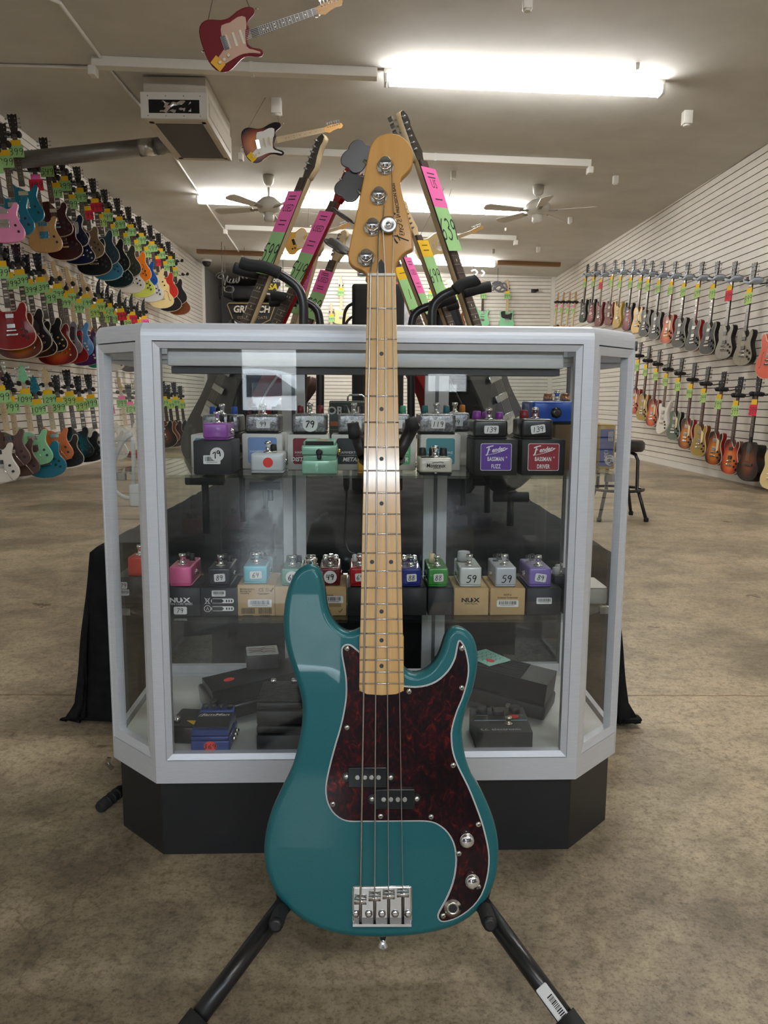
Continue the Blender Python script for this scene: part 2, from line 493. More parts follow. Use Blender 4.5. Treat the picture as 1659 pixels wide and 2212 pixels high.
# the shop front behind the camera, with its openings
xs = sorted({XL-.1, XR+.1}|{o[0] for o in OPEN}|{o[1] for o in OPEN})
zs = sorted({-.1, 3.9}|{o[2] for o in OPEN}|{o[3] for o in OPEN})
mb = MB()
for i in range(len(xs)-1):
    for j in range(len(zs)-1):
        cx, c2 = (xs[i]+xs[i+1])/2, (zs[j]+zs[j+1])/2
        if not any(o[0] < cx < o[1] and o[2] < c2 < o[3] for o in OPEN):
            mb.box(xs[i], YF-.12, zs[j], xs[i+1], YF, zs[j+1])
struct('wall_front', mb, mat('shop_front_paint', (.16, .15, .14), .7))
WINF = mat('dark_window_frame', (.05, .05, .05), .4)
for i, (x0, x1, z0, z1) in enumerate(OPEN):
    mb = MB(); t = .035
    mb.box(x0, YF-.09, z0, x0+t, YF-.02, z1).box(x1-t, YF-.09, z0, x1, YF-.02, z1).box(x0, YF-.09, z0, x1, YF-.02, z0+t).box(x0, YF-.09, z1-t, x1, YF-.02, z1)
    n = max(1, round((x1-x0)/1.1))
    for q in range(1, n):
        xx = x0+(x1-x0)*q/n
        mb.box(xx-t/2, YF-.09, z0, xx+t/2, YF-.02, z1)
    f = struct('window_9' if i == 0 else 'window_%d' % i, mb, WINF)
    if False: obj('push_bar', MB().tube([(x0+.05, YF+.03, 1.0), (x1-.05, YF+.03, 1.0)], .015), ALU, f)
# street outside
struct('ground_outside', MB().box(-14, -22, -.3, 14, YF-.13, -.11), mat('street_asphalt', (.22, .21, .2), .8))

struct('wall_across_street', MB().box(-16, -22, -.2, 16, -21.6, 5.2).box(-9, -21.62, 1.0, -6, -21.5, 3).box(-3, -21.62, .2, -1, -21.5, 2.6).box(2, -21.62, 1.0, 6, -21.5, 3), mottled('facade_render', (.20, .19, .18), (.30, .28, .26), 2, .8))
# a parked car across the pavement: what the cabinet glass mirrors through the entrance
t = thing('parked_car', 'white parked car outside, mirrored faintly in the cabinet glass', 'car', T(-1.9, -12.2, -.11))
CARW = mat('car_white', (.7, .7, .7), .3, 0, 1); CARG = mat('car_window', (.02, .025, .03), .08)
prof = smooth_loop([(-2.2, .35), (-2.25, .75), (-1.9, .88), (-1.1, .95), (-.5, 1.40), (.8, 1.44), (1.5, 1.05), (2.1, .95), (2.25, .6), (2.2, .35)], 3, False)
obj('body', MB(frame((0, .8, 0), V((1, 0, 0)), V((0, 0, 1)), V((0, -1, 0)))).prism(prof, 0, 1.6, .08, 3), CARW, t)
for pts in ([(-.85, .98), (-.42, 1.33), (.1, 1.36), (.1, .98)], [(.2, .98), (.2, 1.36), (.72, 1.36), (1.2, 1.02)]):
    for yy in (.805, -.805): obj('side_window', MB(frame((0, yy, 0), V((1, 0, 0)), V((0, 0, 1)), V((0, -1, 0)))).prism(pts, -.006, .006), CARG, t)
for x in (-1.4, 1.35):
    for yy in (-.68, .68):
        wh = obj('wheel', MB().lathe([(.16, -.10), (.31, -.09), (.32, 0), (.31, .09), (.16, .10)], (x, yy, .32), (0, 1, 0), 20), RUBBER, t)
        obj('hub_cap', MB().lathe([(.18, -.105), (.18, .105)], (x, yy, .32), (0, 1, 0), 14), CHROME, wh)
obj('tail_lamp', MB().bbox(2.08, .3, .68, 2.24, .74, .82, .02), mat('lamp_red', (.4, .02, .02), .2), t)

# ------------------------------------------------------------------ ceiling lamps and channels
def tube_mat():
    m, nt, b = newmat('lit_diffuser'); P(b, col=(.9, .9, .88), rough=.4, ecol=(1.0, .985, .95), emit=TUBE); return m
LIT = tube_mat()
def strip_light(x0, x1, y, label, group=None, n=1, hgt=None):
    zc0 = cz(x0, y); zc1 = cz(x1, y)
    sl = (zc1-zc0)/(x1-x0)
    m = frame((x0, y, zc0), V((1, 0, sl)).normalized(), V((0, 1, 0)), V((-sl, 0, 1)).normalized())
    t = thing('strip_light', label, 'ceiling light', m, group)
    L = (x1-x0)
    obj('housing', MB().bbox(-.03, -.035, -.06, L+.03, .035, -.001, .006), TRIMW, t)
    for q in range(n):
        a, b_ = L*q/n+.02, L*(q+1)/n-.02
        prof = [(.062*math.sin(R(a_)), -.075-.045*math.cos(R(a_))) for a_ in range(-140, 141, 20)]
        mb = MB()
        vv = [(a, p[0], p[1]) for p in prof]+[(b_, p[0], p[1]) for p in prof]; k = len(prof)
        mb.add(vv, [(i, i+1, k+i+1, k+i) for i in range(k-1)], True)
        mb.add([(a, p[0], p[1]) for p in prof], [tuple(range(k))[::-1]]); mb.add([(b_, p[0], p[1]) for p in prof], [tuple(range(k))])
        obj('diffuser', mb, LIT, t)
    for xx in (-.012, L+.012):
        obj('end_cap', MB().bbox(xx-.012, -.06, -.115, xx+.012, .06, -.045, .004), WHITE, t)
    return t
strip_light(.10, 2.29, 6.7, 'long lit strip light on the ceiling, nearest, upper right of the bass')
strip_light(-2.36, 2.08, 11.1, 'lit double strip light crossing the ceiling behind the two fans', n=2)
strip_light(-1.96, 2.30, 15.5, 'lit strip light farthest back, between two brown boards', n=2)
for y_ in (2.5, -2.0):
    strip_light(.1, 2.29, y_, 'lit strip light on the ceiling '+('above the camera' if y_ > 0 else 'behind the camera'))
def channel(x0, x1, y, label, elbow=0):
    zc0 = cz(x0, y); zc1 = cz(x1, y); sl = (zc1-zc0)/(x1-x0)
    m = frame((x0, y, zc0), V((1, 0, sl)).normalized(), V((0, 1, 0)), V((-sl, 0, 1)).normalized())
    t = thing('ceiling_channel', label, 'channel', m)
    L = x1-x0
    obj('raceway', MB().bbox(0, -.05, -.075, L, .05, -.001, .006), TRIMW, t)
    for e in ((0,) if elbow < 0 else (L,) if elbow > 0 else (0, L)):
        obj('end_elbow', MB().bbox(e-.03, -.05, -.14, e+.03, .05, -.07, .01), TRIMW, t)
    obj('joint_strap', MB().box(L*.55, -.054, -.08, L*.55+.03, .054, -.0005), WHITE, t)
    return t
channel(-2.23, .02, 6.7, 'white ceiling channel without lamp, left of the nearest strip light', -1)
channel(-1.43, 2.33, 8.9, 'long white ceiling channel crossing behind the sunburst hanging guitar')
channel(-2.37, 2.28, 13.1, 'white ceiling channel crossing behind the two far hanging guitars')
WOODB = wood('brown_board', (.24, .12, .05), (.3, .16, .07), .6, 0)
for x0, x1, lb in ((-3.35, -2.02, 'brown wooden board on ceiling left of the farthest strip light'), (2.36, 3.55, 'brown wooden board on ceiling right of the farthest strip light')):
    a, c = cz(x0, 15.5), cz(x1, 15.5)
    mb = MB(); mb.add([(x0, 15.44, a-.07), (x1, 15.44, c-.07), (x1, 15.56, c-.07), (x0, 15.56, a-.07), (x0, 15.44, a), (x1, 15.44, c), (x1, 15.56, c), (x0, 15.56, a)],
                      [(0, 3, 2, 1), (4, 5, 6, 7), (0, 1, 5, 4), (1, 2, 6, 5), (2, 3, 7, 6), (3, 0, 4, 7)])
    tag(obj('ceiling_board', mb, WOODB), lb, 'board')
# thin conduit running back along the ceiling, with a branch to the left wall
def ceil_pipe(pts, r, label):
    tag(obj('ceiling_conduit', MB().tube([(x, y, cz(x, y)-r-.001) for x, y in pts], r, 6), TRIMW), label, 'conduit')
def onceil(px, py):
    p = atdepth(px, py, 8)
    n = V((.0266, -.0107, 1)).normalized()
    return onplane(px, py, V((0, 8.2, 3.46)), n)
pA = [onceil(px, py) for px, py in ((30, -40), (128, 0), (233, 141), (305, 228), (383, 345), (450, 445), (535, 570))]
ceil_pipe([(p.x, p.y) for p in pA], .014, 'thin white conduit running back along the ceiling left of centre')
pB = [onceil(-60, 136), onceil(60, 138), onceil(196, 141)]
ceil_pipe([(p.x, p.y) for p in pB], .013, 'thin white conduit running across the ceiling to the left wall')
# small ceiling boxes
OUT = [((597, 232), 'beside the sunburst hanging guitar', 1.5), ((1485, 256), 'high on the right of the nearest strip light', 1.3), ((1330, 392), 'right of the right fan mount', 1), ((980, 383), 'just right of the leaning bass headstock', 1),
       ((1140, 2), 'at the top edge above the nearest strip light', 1), ((945, 478), 'left of the tallest leaning bass neck', 1), ((1232, 481), 'below the right fan blade', 1), ((1163, 545), 'far back over the right wall', 1), ((1066, 548), 'in front of the farthest strip light', .8), ((1092, 498), 'small, over the white channel end', .5), ((1377, 142), 'above the right end of the nearest lit lamp', .5)]
for (px, py), lb, k in OUT:
    p = onceil(px, py-12*k)
    z = cz(p.x, p.y)
    t = thing('ceiling_socket', 'small white box on the ceiling '+lb, 'socket box', T(p.x, p.y, z))
    obj('box', MB().bbox(-.03*k, -.03*k, -.085*k, .03*k, .03*k, 0, .006), TRIMW, t)
    obj('cap', MB().lathe([(.022*k, -.098*k), (.026*k, -.085*k)], n=10), TRIMW, t)

# ------------------------------------------------------------------ ceiling heater and its flue
HY0, HY1 = 6.95, 8.12
p0 = aty(306, 255, HY0); p1 = aty(447, 255, HY0)
hx0, hx1, hz = p0.x, p1.x, p0.z
htop = cz(hx0, HY1)-.002
t = thing('ceiling_heater', 'pale metal heater box hung under the ceiling, dark slot in front', 'heater', T((hx0+hx1)/2, HY0, hz))
w = (hx1-hx0)/2; hh = htop-hz-.03
HBODY = mottled('heater_enamel', srgb(186, 178, 164), srgb(200, 192, 178), 5, .5)
HDARK = mat('heater_grille', (.05, .048, .046), .6)
obj('housing', MB().bbox(-w, .012, 0, w, HY1-HY0, hh*.62, .01), HBODY, t)
obj('plenum', MB().bbox(-w+.01, .04, hh*.62, w-.01, HY1-HY0-.02, hh, .006), HBODY, t)
mb = MB(); a = hh*.60
mb.box(-w-.005, 0, 0, w+.005, .02, a*.2).box(-w-.005, 0, a*.72, w+.005, .02, a).box(-w-.005, 0, a*.2, -w+.06, .02, a*.72).box(w-.06, 0, a*.2, w+.005, .02, a*.72)
fr = obj('front_frame', mb, mat('heater_front', srgb(214, 212, 208), .45), t)
obj('slot', MB().box(-w+.055, .004, a*.18, w-.055, .013, a*.74), mat('deep_black', (.004, .004, .004), .9), t)
for sx in (-.8, -.25, .3, .8):
    for sz in (.1, .86):
        obj('screw', MB().lathe([(.006, 0), (.004, .004)], (sx*w, 0, a*sz), (0, -1, 0), 6), NICKEL, fr)
mb = MB()
random.seed(3)
gx = [-.1+.26*i/9 for i in range(10)]; vv = []
for j in range(5):
    for i in range(10): vv.append((gx[i]-.02, .0035+random.uniform(-.003, .003), a*.25+a*.4*j/4+random.uniform(-.01, .01)))
mb.add(vv, [(j*10+i, j*10+i+1, j*10+i+11, j*10+i+10) for j in range(4) for i in range(9)])
obj('foil_lining', mb, CHROME, t)
obj('intake_grille', MB().box(-w+.08, .12, -.006, w-.06, HY1-HY0-.1, .002), HDARK, t)
obj('bottom_rim', MB().box(-w+.04, .08, -.003, w-.03, .12, .003).box(-w+.04, HY1-HY0-.1, -.003, w-.03, HY1-HY0-.06, .003).box(-w+.04, .08, -.003, -w+.08, HY1-HY0-.06, .003).box(w-.06, .08, -.003, w-.02, HY1-HY0-.06, .003), HBODY, t)
obj('side_panel', MB().box(w, .1, .05, w+.006, HY1-HY0-.1, hh*.45), HBODY, t)
FY = 8.0
a0 = aty(337, 316, FY); a1 = aty(52, 345, FY)
dr = (a1-a0).normalized()
a1 = a0+dr*((XL-a0.x)/dr.x)
mt_ = frame(a0, dr, V((0, 1, 0)), dr.cross(V((0, 1, 0))))
t = thing('flue_duct', 'round grey metal duct from the heater box to the left wall', 'duct', T(*a0))
GALV = mottled('galvanised', (.20, .195, .19), (.27, .265, .26), 8, .4, (1, 14, 14), metal=.8)
ln = (a1-a0).length
obj('pipe', MB().tube([(0, 0, 0), dr*(ln-.02)], .078, 20), GALV, t)
obj('collar', MB().tube([dr*.02, dr*.16], .081, 20), mat('bright_tin', (.55, .55, .54), .25, 1), t)
e1 = V((hx0+.015-a0.x, .02, .0))
obj('elbow', MB().tube([(0, 0, 0), -dr*.05, V((e1.x*.6, .01, .02)), e1], [.08, .082, .075, .06], 14), GALV, t)

# ------------------------------------------------------------------ ceiling fans
FANM = mat('fan_enamel', srgb(200, 196, 186), .4)
def fan(px, py, yy, rot, label, hub_px):
    top = aty(px, py, yy); top.z = cz(top.x, yy)
    hub = aty(px, hub_px, yy).z
    t = thing('ceiling_fan', label, 'ceiling fan', T(top.x, yy, top.z))
    d = hub-top.z
    obj('canopy', MB().lathe([(.03, -.12), (.06, -.09), (.07, -.03), (.068, 0)]), FANM, t)
    obj('downrod', MB().tube([(0, 0, -.14), (0, 0, d+.1)], .012), FANM, t)
    obj('motor', MB().lathe([(.05, d-.07), (.12, d-.06), (.15, d), (.145, d+.05), (.08, d+.1), (.03, d+.12)], n=20), FANM, t)
    obj('light_cup', MB().lathe([(.05, d-.17), (.065, d-.14), (.065, d-.06)]), FANM, t)
    for i in range(5):
        m = M.Rotation(rot+2*PI*i/5, 4, 'Z') @ T(0, 0, d-.02) @ M.Rotation(R(12), 4, 'X')
        b_ = obj('blade', MB(m).prism([(.2, -.05), (.66, -.075), (.70, -.04), (.70, .04), (.66, .075), (.2, .05)], -.004, .004), FANM, t)
        obj('blade_iron', MB(m).box(.09, -.022, -.012, .24, .022, -.003), mat('fan_iron', srgb(150, 146, 138), .4, .5), b_)
fan(580, 392, 10.0, .35, 'pale ceiling fan left of the bass headstock, under the ceiling', 447)
fan(1163, 408, 10.0, .9, 'pale ceiling fan on the right, at the end of the double lamp', 452)
# ------------------------------------------------------------------ the glass display cabinet
DC = R(1.2)
CX = V((math.cos(DC), math.sin(DC), 0)); CY = V((-math.sin(DC), math.cos(DC), 0))
C0 = V((-.0065, 1.36, 0))
CAB = frame(C0, CX, CY, V((0, 0, 1)))
CABI = CAB.inverted()
def cab(px, py, yl=0.0):
    """pixel -> cabinet coordinates on the upright plane yl behind the front pane"""
    return CABI @ onplane(px, py, C0+CY*yl, CY)
HWF, CH, DEP = .3845, .11, .46
HWB = HWF+CH
ZB, ZT, ZR = .146, .966, .936      # underside of the frame, very top, underside of the top rim
def hexa(i=0.0, back=DEP):         # plan of the cabinet, inset by i
    k = i*0.41421
    return [(-HWF+k, i), (HWF-k, i), (HWB-i, CH+k), (HWB-i, back-i), (-HWB+i, back-i), (-HWB+i, CH+k)]
WFR = mottled('anodised_frame', srgb(206, 209, 215), srgb(218, 221, 226), 30, .42, (1, 1, 25), metal=.25)
PANE = glass('clear_pane', (.98, .99, .985), 1.43); SHELFG = glass('shelf_glass', (.93, .975, .955))
MIRR = glass('door_pane', (.86, .89, .89), 1.45)
DECK = mottled('deck_laminate', srgb(190, 190, 188), srgb(202, 202, 200), 12, .5)
KICKM = mottled('black_laminate', (.010, .011, .013), (.014, .015, .018), 14, .4)
t = thing('display_cabinet', 'aluminium-framed glass display cabinet on a black base, behind the teal bass', 'display cabinet', CAB)
# black base
kick = obj('base', MB().prism(hexa(.012), 0, ZB), KICKM, t)
obj('deck', MB().prism(hexa(.02), ZB+.001, .196), DECK, t)
# front faces of the frame are built on three walls: front, two canted corners
def wallframe(a, b_):
    a = V((*a, 0)); b_ = V((*b_, 0)); d = (b_-a); L = d.length; d.normalize()
    return frame(a, d, V((0, 0, 1)), d.cross(V((0, 0, 1)))), L     # local x along, y up, z outward
hx = hexa()
walls = [(hx[5], hx[0]), (hx[0], hx[1]), (hx[1], hx[2])]
PW = [(.002, .017), (.0185, .0185), (.017, .002)]   # widths of the corner posts showing on each wall
for wi, (a, b_) in enumerate(walls):
    m, L = wallframe(a, b_)
    lp, rp = PW[wi]
    obj('bottom_rail', MB(m).box(lp, ZB, -.03, L-rp, .189, 0), WFR, t)
    # mitred frame round the pane
    x0, x1, y0, y1, w_ = lp+.001, L-rp-.001, .190, ZR-.002, (.0105 if wi == 1 else .0150)
    mb = MB(m)
    o_, i_ = [(x0, y0), (x1, y0), (x1, y1), (x0, y1)], [(x0+w_, y0+w_), (x1-w_, y0+w_), (x1-w_, y1-w_), (x0+w_, y1-w_)]
    vv = [(p[0], p[1], -.001) for p in o_]+[(p[0], p[1], -.005) for p in i_]+[(p[0], p[1], -.02) for p in o_]+[(p[0], p[1], -.02) for p in i_]
    mb.add(vv, [(j, (j+1) % 4, 4+(j+1) % 4, 4+j) for j in range(4)]+[(4+j, 4+(j+1) % 4, 12+(j+1) % 4, 12+j) for j in range(4)]+[(8+j, 8+(j+1) % 4, (j+1) % 4, j) for j in range(4)]+[(12+j, 12+(j+1) % 4, 8+(j+1) % 4, 8+j) for j in range(4)])
    obj('pane_frame', mb, WFR, t)
    obj('pane', MB(m).box(x0+.006, y0+.006, -.016, x1-.006, y1-.006, -.011), PANE, t)
# corner posts (front two where front meets canted corner, then the two behind)
def post(c, d1, d2, w1, w2, name='corner_post', k=1.0):
    c = V((*c, 0)); d1 = V((*d1, 0)).normalized(); d2 = V((*d2, 0)).normalized()
    n = (d1+d2).normalized()*.03*k
    pts = [c, c+d1*w1, c+d1*w1+n*.6, c+n*1.4, c+d2*w2+n*.6, c+d2*w2]
    obj(name, MB().prism([(p.x, p.y) for p in pts], ZB, ZR), WFR, t)
post(hx[0], (1, 0), (-1, 1), .0185, .017, k=.6)
post(hx[1], (-1, 0), (1, 1), .0185, .017, k=.6)
post(hx[5], (1, -1), (0, 1), .004, .012, k=.3)
post(hx[2], (-1, -1), (0, 1), .004, .012, k=.3)
for sx in (-1, 1):
    obj('rear_post', MB().box(sx*HWB-.017-.017*sx, DEP-.034, ZB, sx*HWB+.017-.017*sx, DEP, ZR), WFR, t)
    xa, xb = sorted((sx*(HWB-.002), sx*(HWB-.012)))
    obj('side_rail', MB().box(xa, CH+.035, ZB, xb, DEP-.036, .2), WFR, t); obj('side_rail', MB().box(xa, CH+.035, .905, xb, DEP-.036, ZR-.001), WFR, t)
# top rim: rounded aluminium band, and the glass top lying in it
rim = [(0.0, ZR), (0.0, ZR+.008)]+[(.012*(1-math.cos(R(a))), ZR+.008+.022*math.sin(R(a))) for a in range(15, 91, 15)]+[(.04, ZT), (.045, ZT-.004), (.045, ZR)]
hb = hexa(0, DEP); nr = _normals(hb[::1])
def rimring(i, z): return [(x, y, z) for x, y in hexa(i)]
mb = MB(); k6 = 6
vv = []
for i_, z in rim: vv += rimring(i_, z)
n_ = len(rim)
mb.add(vv, [(j*6+i, j*6+(i+1) % 6, ((j+1) % n_)*6+(i+1) % 6, ((j+1) % n_)*6+i) for j in range(n_) for i in range(6)])
obj('top_rim', mb, WFR, t)
obj('top_glass', MB().prism(hexa(.046), ZT-.012, ZT-.005), PANE, t)
for sx in (-1, 1):
    m_ = MB(); m_.bbox(sx*(HWB+.0005)-.003, CH-.002, ZR-.004, sx*(HWB+.0005)+.003, CH+.03, ZR+.014, .002)
    obj('rim_corner_cap', m_, mat('dark_cap', (.05, .05, .05), .4), t)
# lamp hood under the top
ha, hb_ = cab(360, 752, .022), cab(1218, 797, .022)
obj('lamp_hood', MB().bbox(ha.x, .022, hb_.z, hb_.x, .075, .928, .003), ALU, t)
obj('hood_shade_strip', MB().box(ha.x+.005, .03, hb_.z-.012, hb_.x-.005, .07, hb_.z-.001), mat('hood_shadow_gap', (.04, .04, .042), .5), t)  # dark strip standing in for the shade below the hood
# glass shelves on small brackets
SZ1 = cab(700, 1026, .03).z; SZ2 = cab(700, 1338, .03).z
for i_, z in enumerate((SZ1, SZ2)):
    obj('shelf', MB().prism(hexa(.026, DEP-.02), z-.0055, z-.0005), SHELFG, t)
    for sx in (-1, 1):
        for yb in (CH+.03, DEP-.05):
            obj('shelf_bracket', MB().box(sx*(HWB-.034), yb, z-.022, sx*(HWB-.014), yb+.012, z-.008), NICKEL, t)
# sliding rear doors: left and right panes with aluminium stiles, the middle stands open
YD = DEP-.035
dl0, dl1 = cab(612, 1100, YD), cab(660, 1100, YD)
dr0, dr1 = cab(915, 1100, YD), cab(965, 1100, YD)
def door(x0, x1, stile0, stile1):
    mb = MB()
    mb.box(stile0, YD, .2, stile1, YD+.016, .93)
    mb.box(x0, YD, .2, x1, YD+.014, .222).box(x0, YD, .915, x1, YD+.014, .93)
    o_ = obj('sliding_door', mb, ALUS, t)
    s_ = (stile0+stile1)/2
    obj('stile_groove_shade', MB().box(s_-.004, YD-.0015, .2, s_+.004, YD, .93), mat('stile_shade', (.12, .13, .14), .4, .6), o_)  # shade of a groove, laid on the stile as a dark strip
    obj('door_pane', MB().box(x0+.004 if stile0 > 0 else x0, YD+.005, .221, x1-.004, YD+.009, .916), MIRR, o_)
door(-HWB+.035, dl0.x+.002, dl0.x, dl1.x)
door(dr1.x-.002, HWB-.035, dr0.x, dr1.x)
obj('door_track', MB().box(-HWB+.034, YD-.004, .196, HWB-.034, YD+.024, .203), ALUS, t); obj('door_track', MB().box(-HWB+.034, YD-.004, .925, HWB-.034, YD+.024, ZR), ALUS, t)
# scrap of clear tape at the lower left corner
p = cab(240, 1645, .1)
mb = MB()
mb.tube([(p.x-.003, .1, p.z+.008), (p.x-.006, .098, p.z-.004), (p.x+.004, .094, p.z-.012)], .005, 6)
tag(obj('tape_scrap', mb, glass('clear_tape', (.75, .75, .74), 1.6), None, CAB), 'crumpled clear tape stuck to lower left corner of the cabinet', 'tape')
# white lamp cable inside the left corner
pts = [cab(*q) for q in ((286, 938, .16), (268, 950, .16), (250, 985, .16), (243, 1030, .17), (250, 1062, .17), (283, 1075, .17), (289, 1030, .16), (287, 950, .15))]
obj('lamp_cable', MB().tube(smooth_loop([tuple(q) for q in pts], 5, False), .0042, 8), WHITE, t)
q = cab(292, 1070, .165)
obj('cable_plug', MB().bbox(q.x-.010, .158, q.z-.022, q.x+.010, .172, q.z+.022, .004), WHITE, t)
CABT = t

# ------------------------------------------------------------------ cloth-covered table behind the cabinet
def cloth():
    """black cloth over a low table, its two ends falling to the floor in folds"""
    TX0, TX1, TY0, TY1, TZ = -.70, .60, 1.98, 3.95, .47
    mb = MB(); nx, ny = 90, 56
    rnd = random.Random(5)
    ph = [rnd.uniform(0, 6.28) for _ in range(12)]
    vv = []
    EX, EY = .60, .60      # hanging lengths
    for j in range(ny+1):
        for i in range(nx+1):
            u = TX0-EX+(TX1-TX0+2*EX)*i/nx; v_ = TY0-EY+(TY1-TY0+EY)*j/ny
            x, y, z = u, v_, TZ
            ox = max(TX0-u, u-TX1, 0); oy = max(TY0-v_, 0)
            if ox > 0 or oy > 0:
                drop = max(ox, oy) if not (ox and oy) else min(math.hypot(ox, oy), .62)
                drop = min(drop, TZ-.015)
                sx = -1 if u < TX0 else 1
                fold = .035*math.sin(v_*11+ph[0])+.02*math.sin(v_*23+ph[1])
                fy = .018*math.sin(u*13+ph[2])+.012*math.sin(u*29+ph[3])
                z = TZ-drop
                if ox > 0: x = (TX0 if sx < 0 else TX1)+sx*(.015+.10*drop+fold*drop*1.6)
                if oy > 0: y = TY0-.01-.05*drop+fy*drop*1.8
                z = max(z+.02*math.sin(u*9+v_*7)*drop, .012)
            z += .004*math.sin(u*31+v_*5+ph[4])*math.sin(v_*27+ph[5])
            vv.append((x, y, z))
    fs = []
    for j in range(ny):
        for i in range(nx):
            q = [j*(nx+1)+i, j*(nx+1)+i+1, (j+1)*(nx+1)+i+1, (j+1)*(nx+1)+i]
            u = TX0-EX+(TX1-TX0+2*EX)*(i+.5)/nx; v_ = TY0-EY+(TY1-TY0+EY)*(j+.5)/ny
            lo = min(vv[a][2] for a in q)
            # gaps either side where the floor shows under the front hem
            if v_ < TY0-.20 and (-.60 < u < -.40 or .33 < u < .50) and (TY0-v_) > (.22+.5*abs((abs(u)-.43))): continue
            fs.append(q)
    mb.add(vv, fs, True)
    return mb
BCLOTH = mottled('black_cloth', (.006, .006, .0065), (.013, .013, .014), 40, .9, spec=.2)
tag(obj('table_cloth', cloth(), BCLOTH), 'black cloth draped over the low table behind the display cabinet', 'tablecloth')
t = thing('low_table', 'low table hidden under the black cloth behind the cabinet', 'table', T(-.05, 2.45, 0))
obj('table_top', MB().bbox(-.64, -.44, .44, .64, 1.46, .464, .01), BLACK, t)
for sx in (-.58, .58):
    for sy in (-.36, 1.36):
        obj('leg', MB().tube([(sx, sy, 0), (sx, sy, .44)], .018), BLACK, t)

# ------------------------------------------------------------------ bar stool on the right
sp = onplane(1372, 1124, V((0, 0, 0)), V((0, 0, 1)))
st = aty(1330, 955, sp.y+.05)
sx_, sy_ = (aty(1306, 1100, sp.y).x+sp.x)/2, sp.y+.1
t = thing('bar_stool', 'black bar stool with round padded seat, seen right of the cabinet', 'stool', T(sx_, sy_, 0))
zs_ = aty(1375, 950, sy_).z
obj('seat', MB().lathe([(.10, zs_-.085), (.165, zs_-.08), (.178, zs_-.06), (.178, zs_-.02), (.16, zs_-.003), (.08, zs_)], n=24), mat('black_vinyl', (.013, .013, .014), .35), t)
for a in (45, 135, 225, 315):
    c, s_ = math.cos(R(a)), math.sin(R(a))
    lg = obj('leg', MB().tube([(.09*c, .09*s_, zs_-.085), (.13*c, .13*s_, zs_-.10), (.15*c, .15*s_, zs_-.14), (.155*c, .155*s_, zs_-.36), (.17*c, .17*s_, .2), (.235*c, .235*s_, .012)], .0125), STEELB, t)
    obj('foot', MB().lathe([(.016, 0), (.018, .02), (.014, .03)], (.235*c, .235*s_, 0), n=10), RUBBER, lg)
obj('foot_ring', MB().tube([(.185*math.cos(R(a)), .185*math.sin(R(a)), .215) for a in range(0, 361, 15)], .0105, 8, False), STEELB, t)

# foot of a stand sticking out from behind the cabinet, left
f0 = onplane(214, 1746, V((0, 0, .018)), V((0, 0, 1))); f1 = onplane(285, 1688, V((0, 0, .03)), V((0, 0, 1)))
dd = (f1-f0).normalized()
t = thing('stand_foot', 'black tube foot with ribbed rubber end on the floor left of the cabinet base', 'stand', T(f0.x, f0.y, 0))
Ii = t.matrix_world.inverted()
f1 = f0+dd*.105
obj('tube', MB().tube([Ii @ (f0+dd*.02), Ii @ f1], .0095, 12), STEELB, t)
rb_ = obj('rubber_end', MB().tube([Ii @ f0, Ii @ (f0+dd*.005), Ii @ (f0+dd*.065)], [.010, .0125, .0115], 12), RUBBER, t)
for i in range(3): obj('rib', MB().tube([Ii @ (f0+dd*(.02+.014*i)), Ii @ (f0+dd*(.026+.014*i))], .0128, 12), RUBBER, rb_)
# ------------------------------------------------------------------ the teal bass
TILT = R(3.5)
NUT = atdepth(824.4, 596.0, 1.155)
BY = (Up*math.cos(TILT)+Fw*math.sin(TILT)).normalized()
BX_ = Rt.copy()
BZ = BX_.cross(BY).normalized()
if BZ.dot(Fw) > 0: BZ = -BZ
BASS = frame(NUT, BX_, BY, BZ); BI = BASS.inverted()
def bp(px, py, z=0.0):
    p = BI @ onplane(px, py, NUT+BZ*z, BZ)
    return (p.x, p.y)
Z5 = lambda pts, z: [bp(550+x/2.9625, 1180+y/2.9625, z) for x, y in pts]
Z6 = lambda pts, z: [bp(550+x/2.9625, 1600+y/2.9625, z) for x, y in pts]
ZH = lambda pts, z: [bp(560+x/3.0722, 260+y/3.0722, z) for x, y in pts]
t = bass = thing('bass_guitar', 'teal four-string electric bass with tortoiseshell pickguard standing in front of the cabinet', 'bass guitar', BASS)
ZBODY = -.011; ZHEAD = -.012
def tealmat():
    m, nt, b = newmat('teal_metallic'); P(b, col=(.009, .098, .12), rough=.42, metal=.12, spec=.25, coat=1.0, coatr=.02); b.inputs['Coat IOR'].default_value = 1.24
    n = noise(nt, 900, 1); r = ramp(nt, n.outputs['Fac'], [(.3, (.010, .112, .126)), (.7, (.016, .145, .162))])
    nt.links.new(r.outputs[0], b.inputs['Base Color']); return m
TEAL = tealmat()
def tort():
    m, nt, b = newmat('tortoiseshell'); P(b, rough=.3, coat=.5, coatr=.02, spec=.15); b.inputs['Coat IOR'].default_value = 1.36
    n = noise(nt, 55, 6, .62, stretch=(1.6, 1, 1), dist=1.4); n2 = noise(nt, 9, 4, .6)
    r = ramp(nt, n.outputs['Fac'], [(.40, (.008, .0025, .004)), (.55, (.034, .003, .005)), (.66, (.14, .011, .008)), (.77, (.45, .09, .022))])
    d = ramp(nt, n2.outputs['Fac'], [(.38, (.35, .3, .4)), (.62, (1, 1, 1))])
    nt.links.new(mixc(nt, 1.0, r.outputs[0], d.outputs[0], 'MULTIPLY'), b.inputs['Base Color']); return m
TORT = tort()
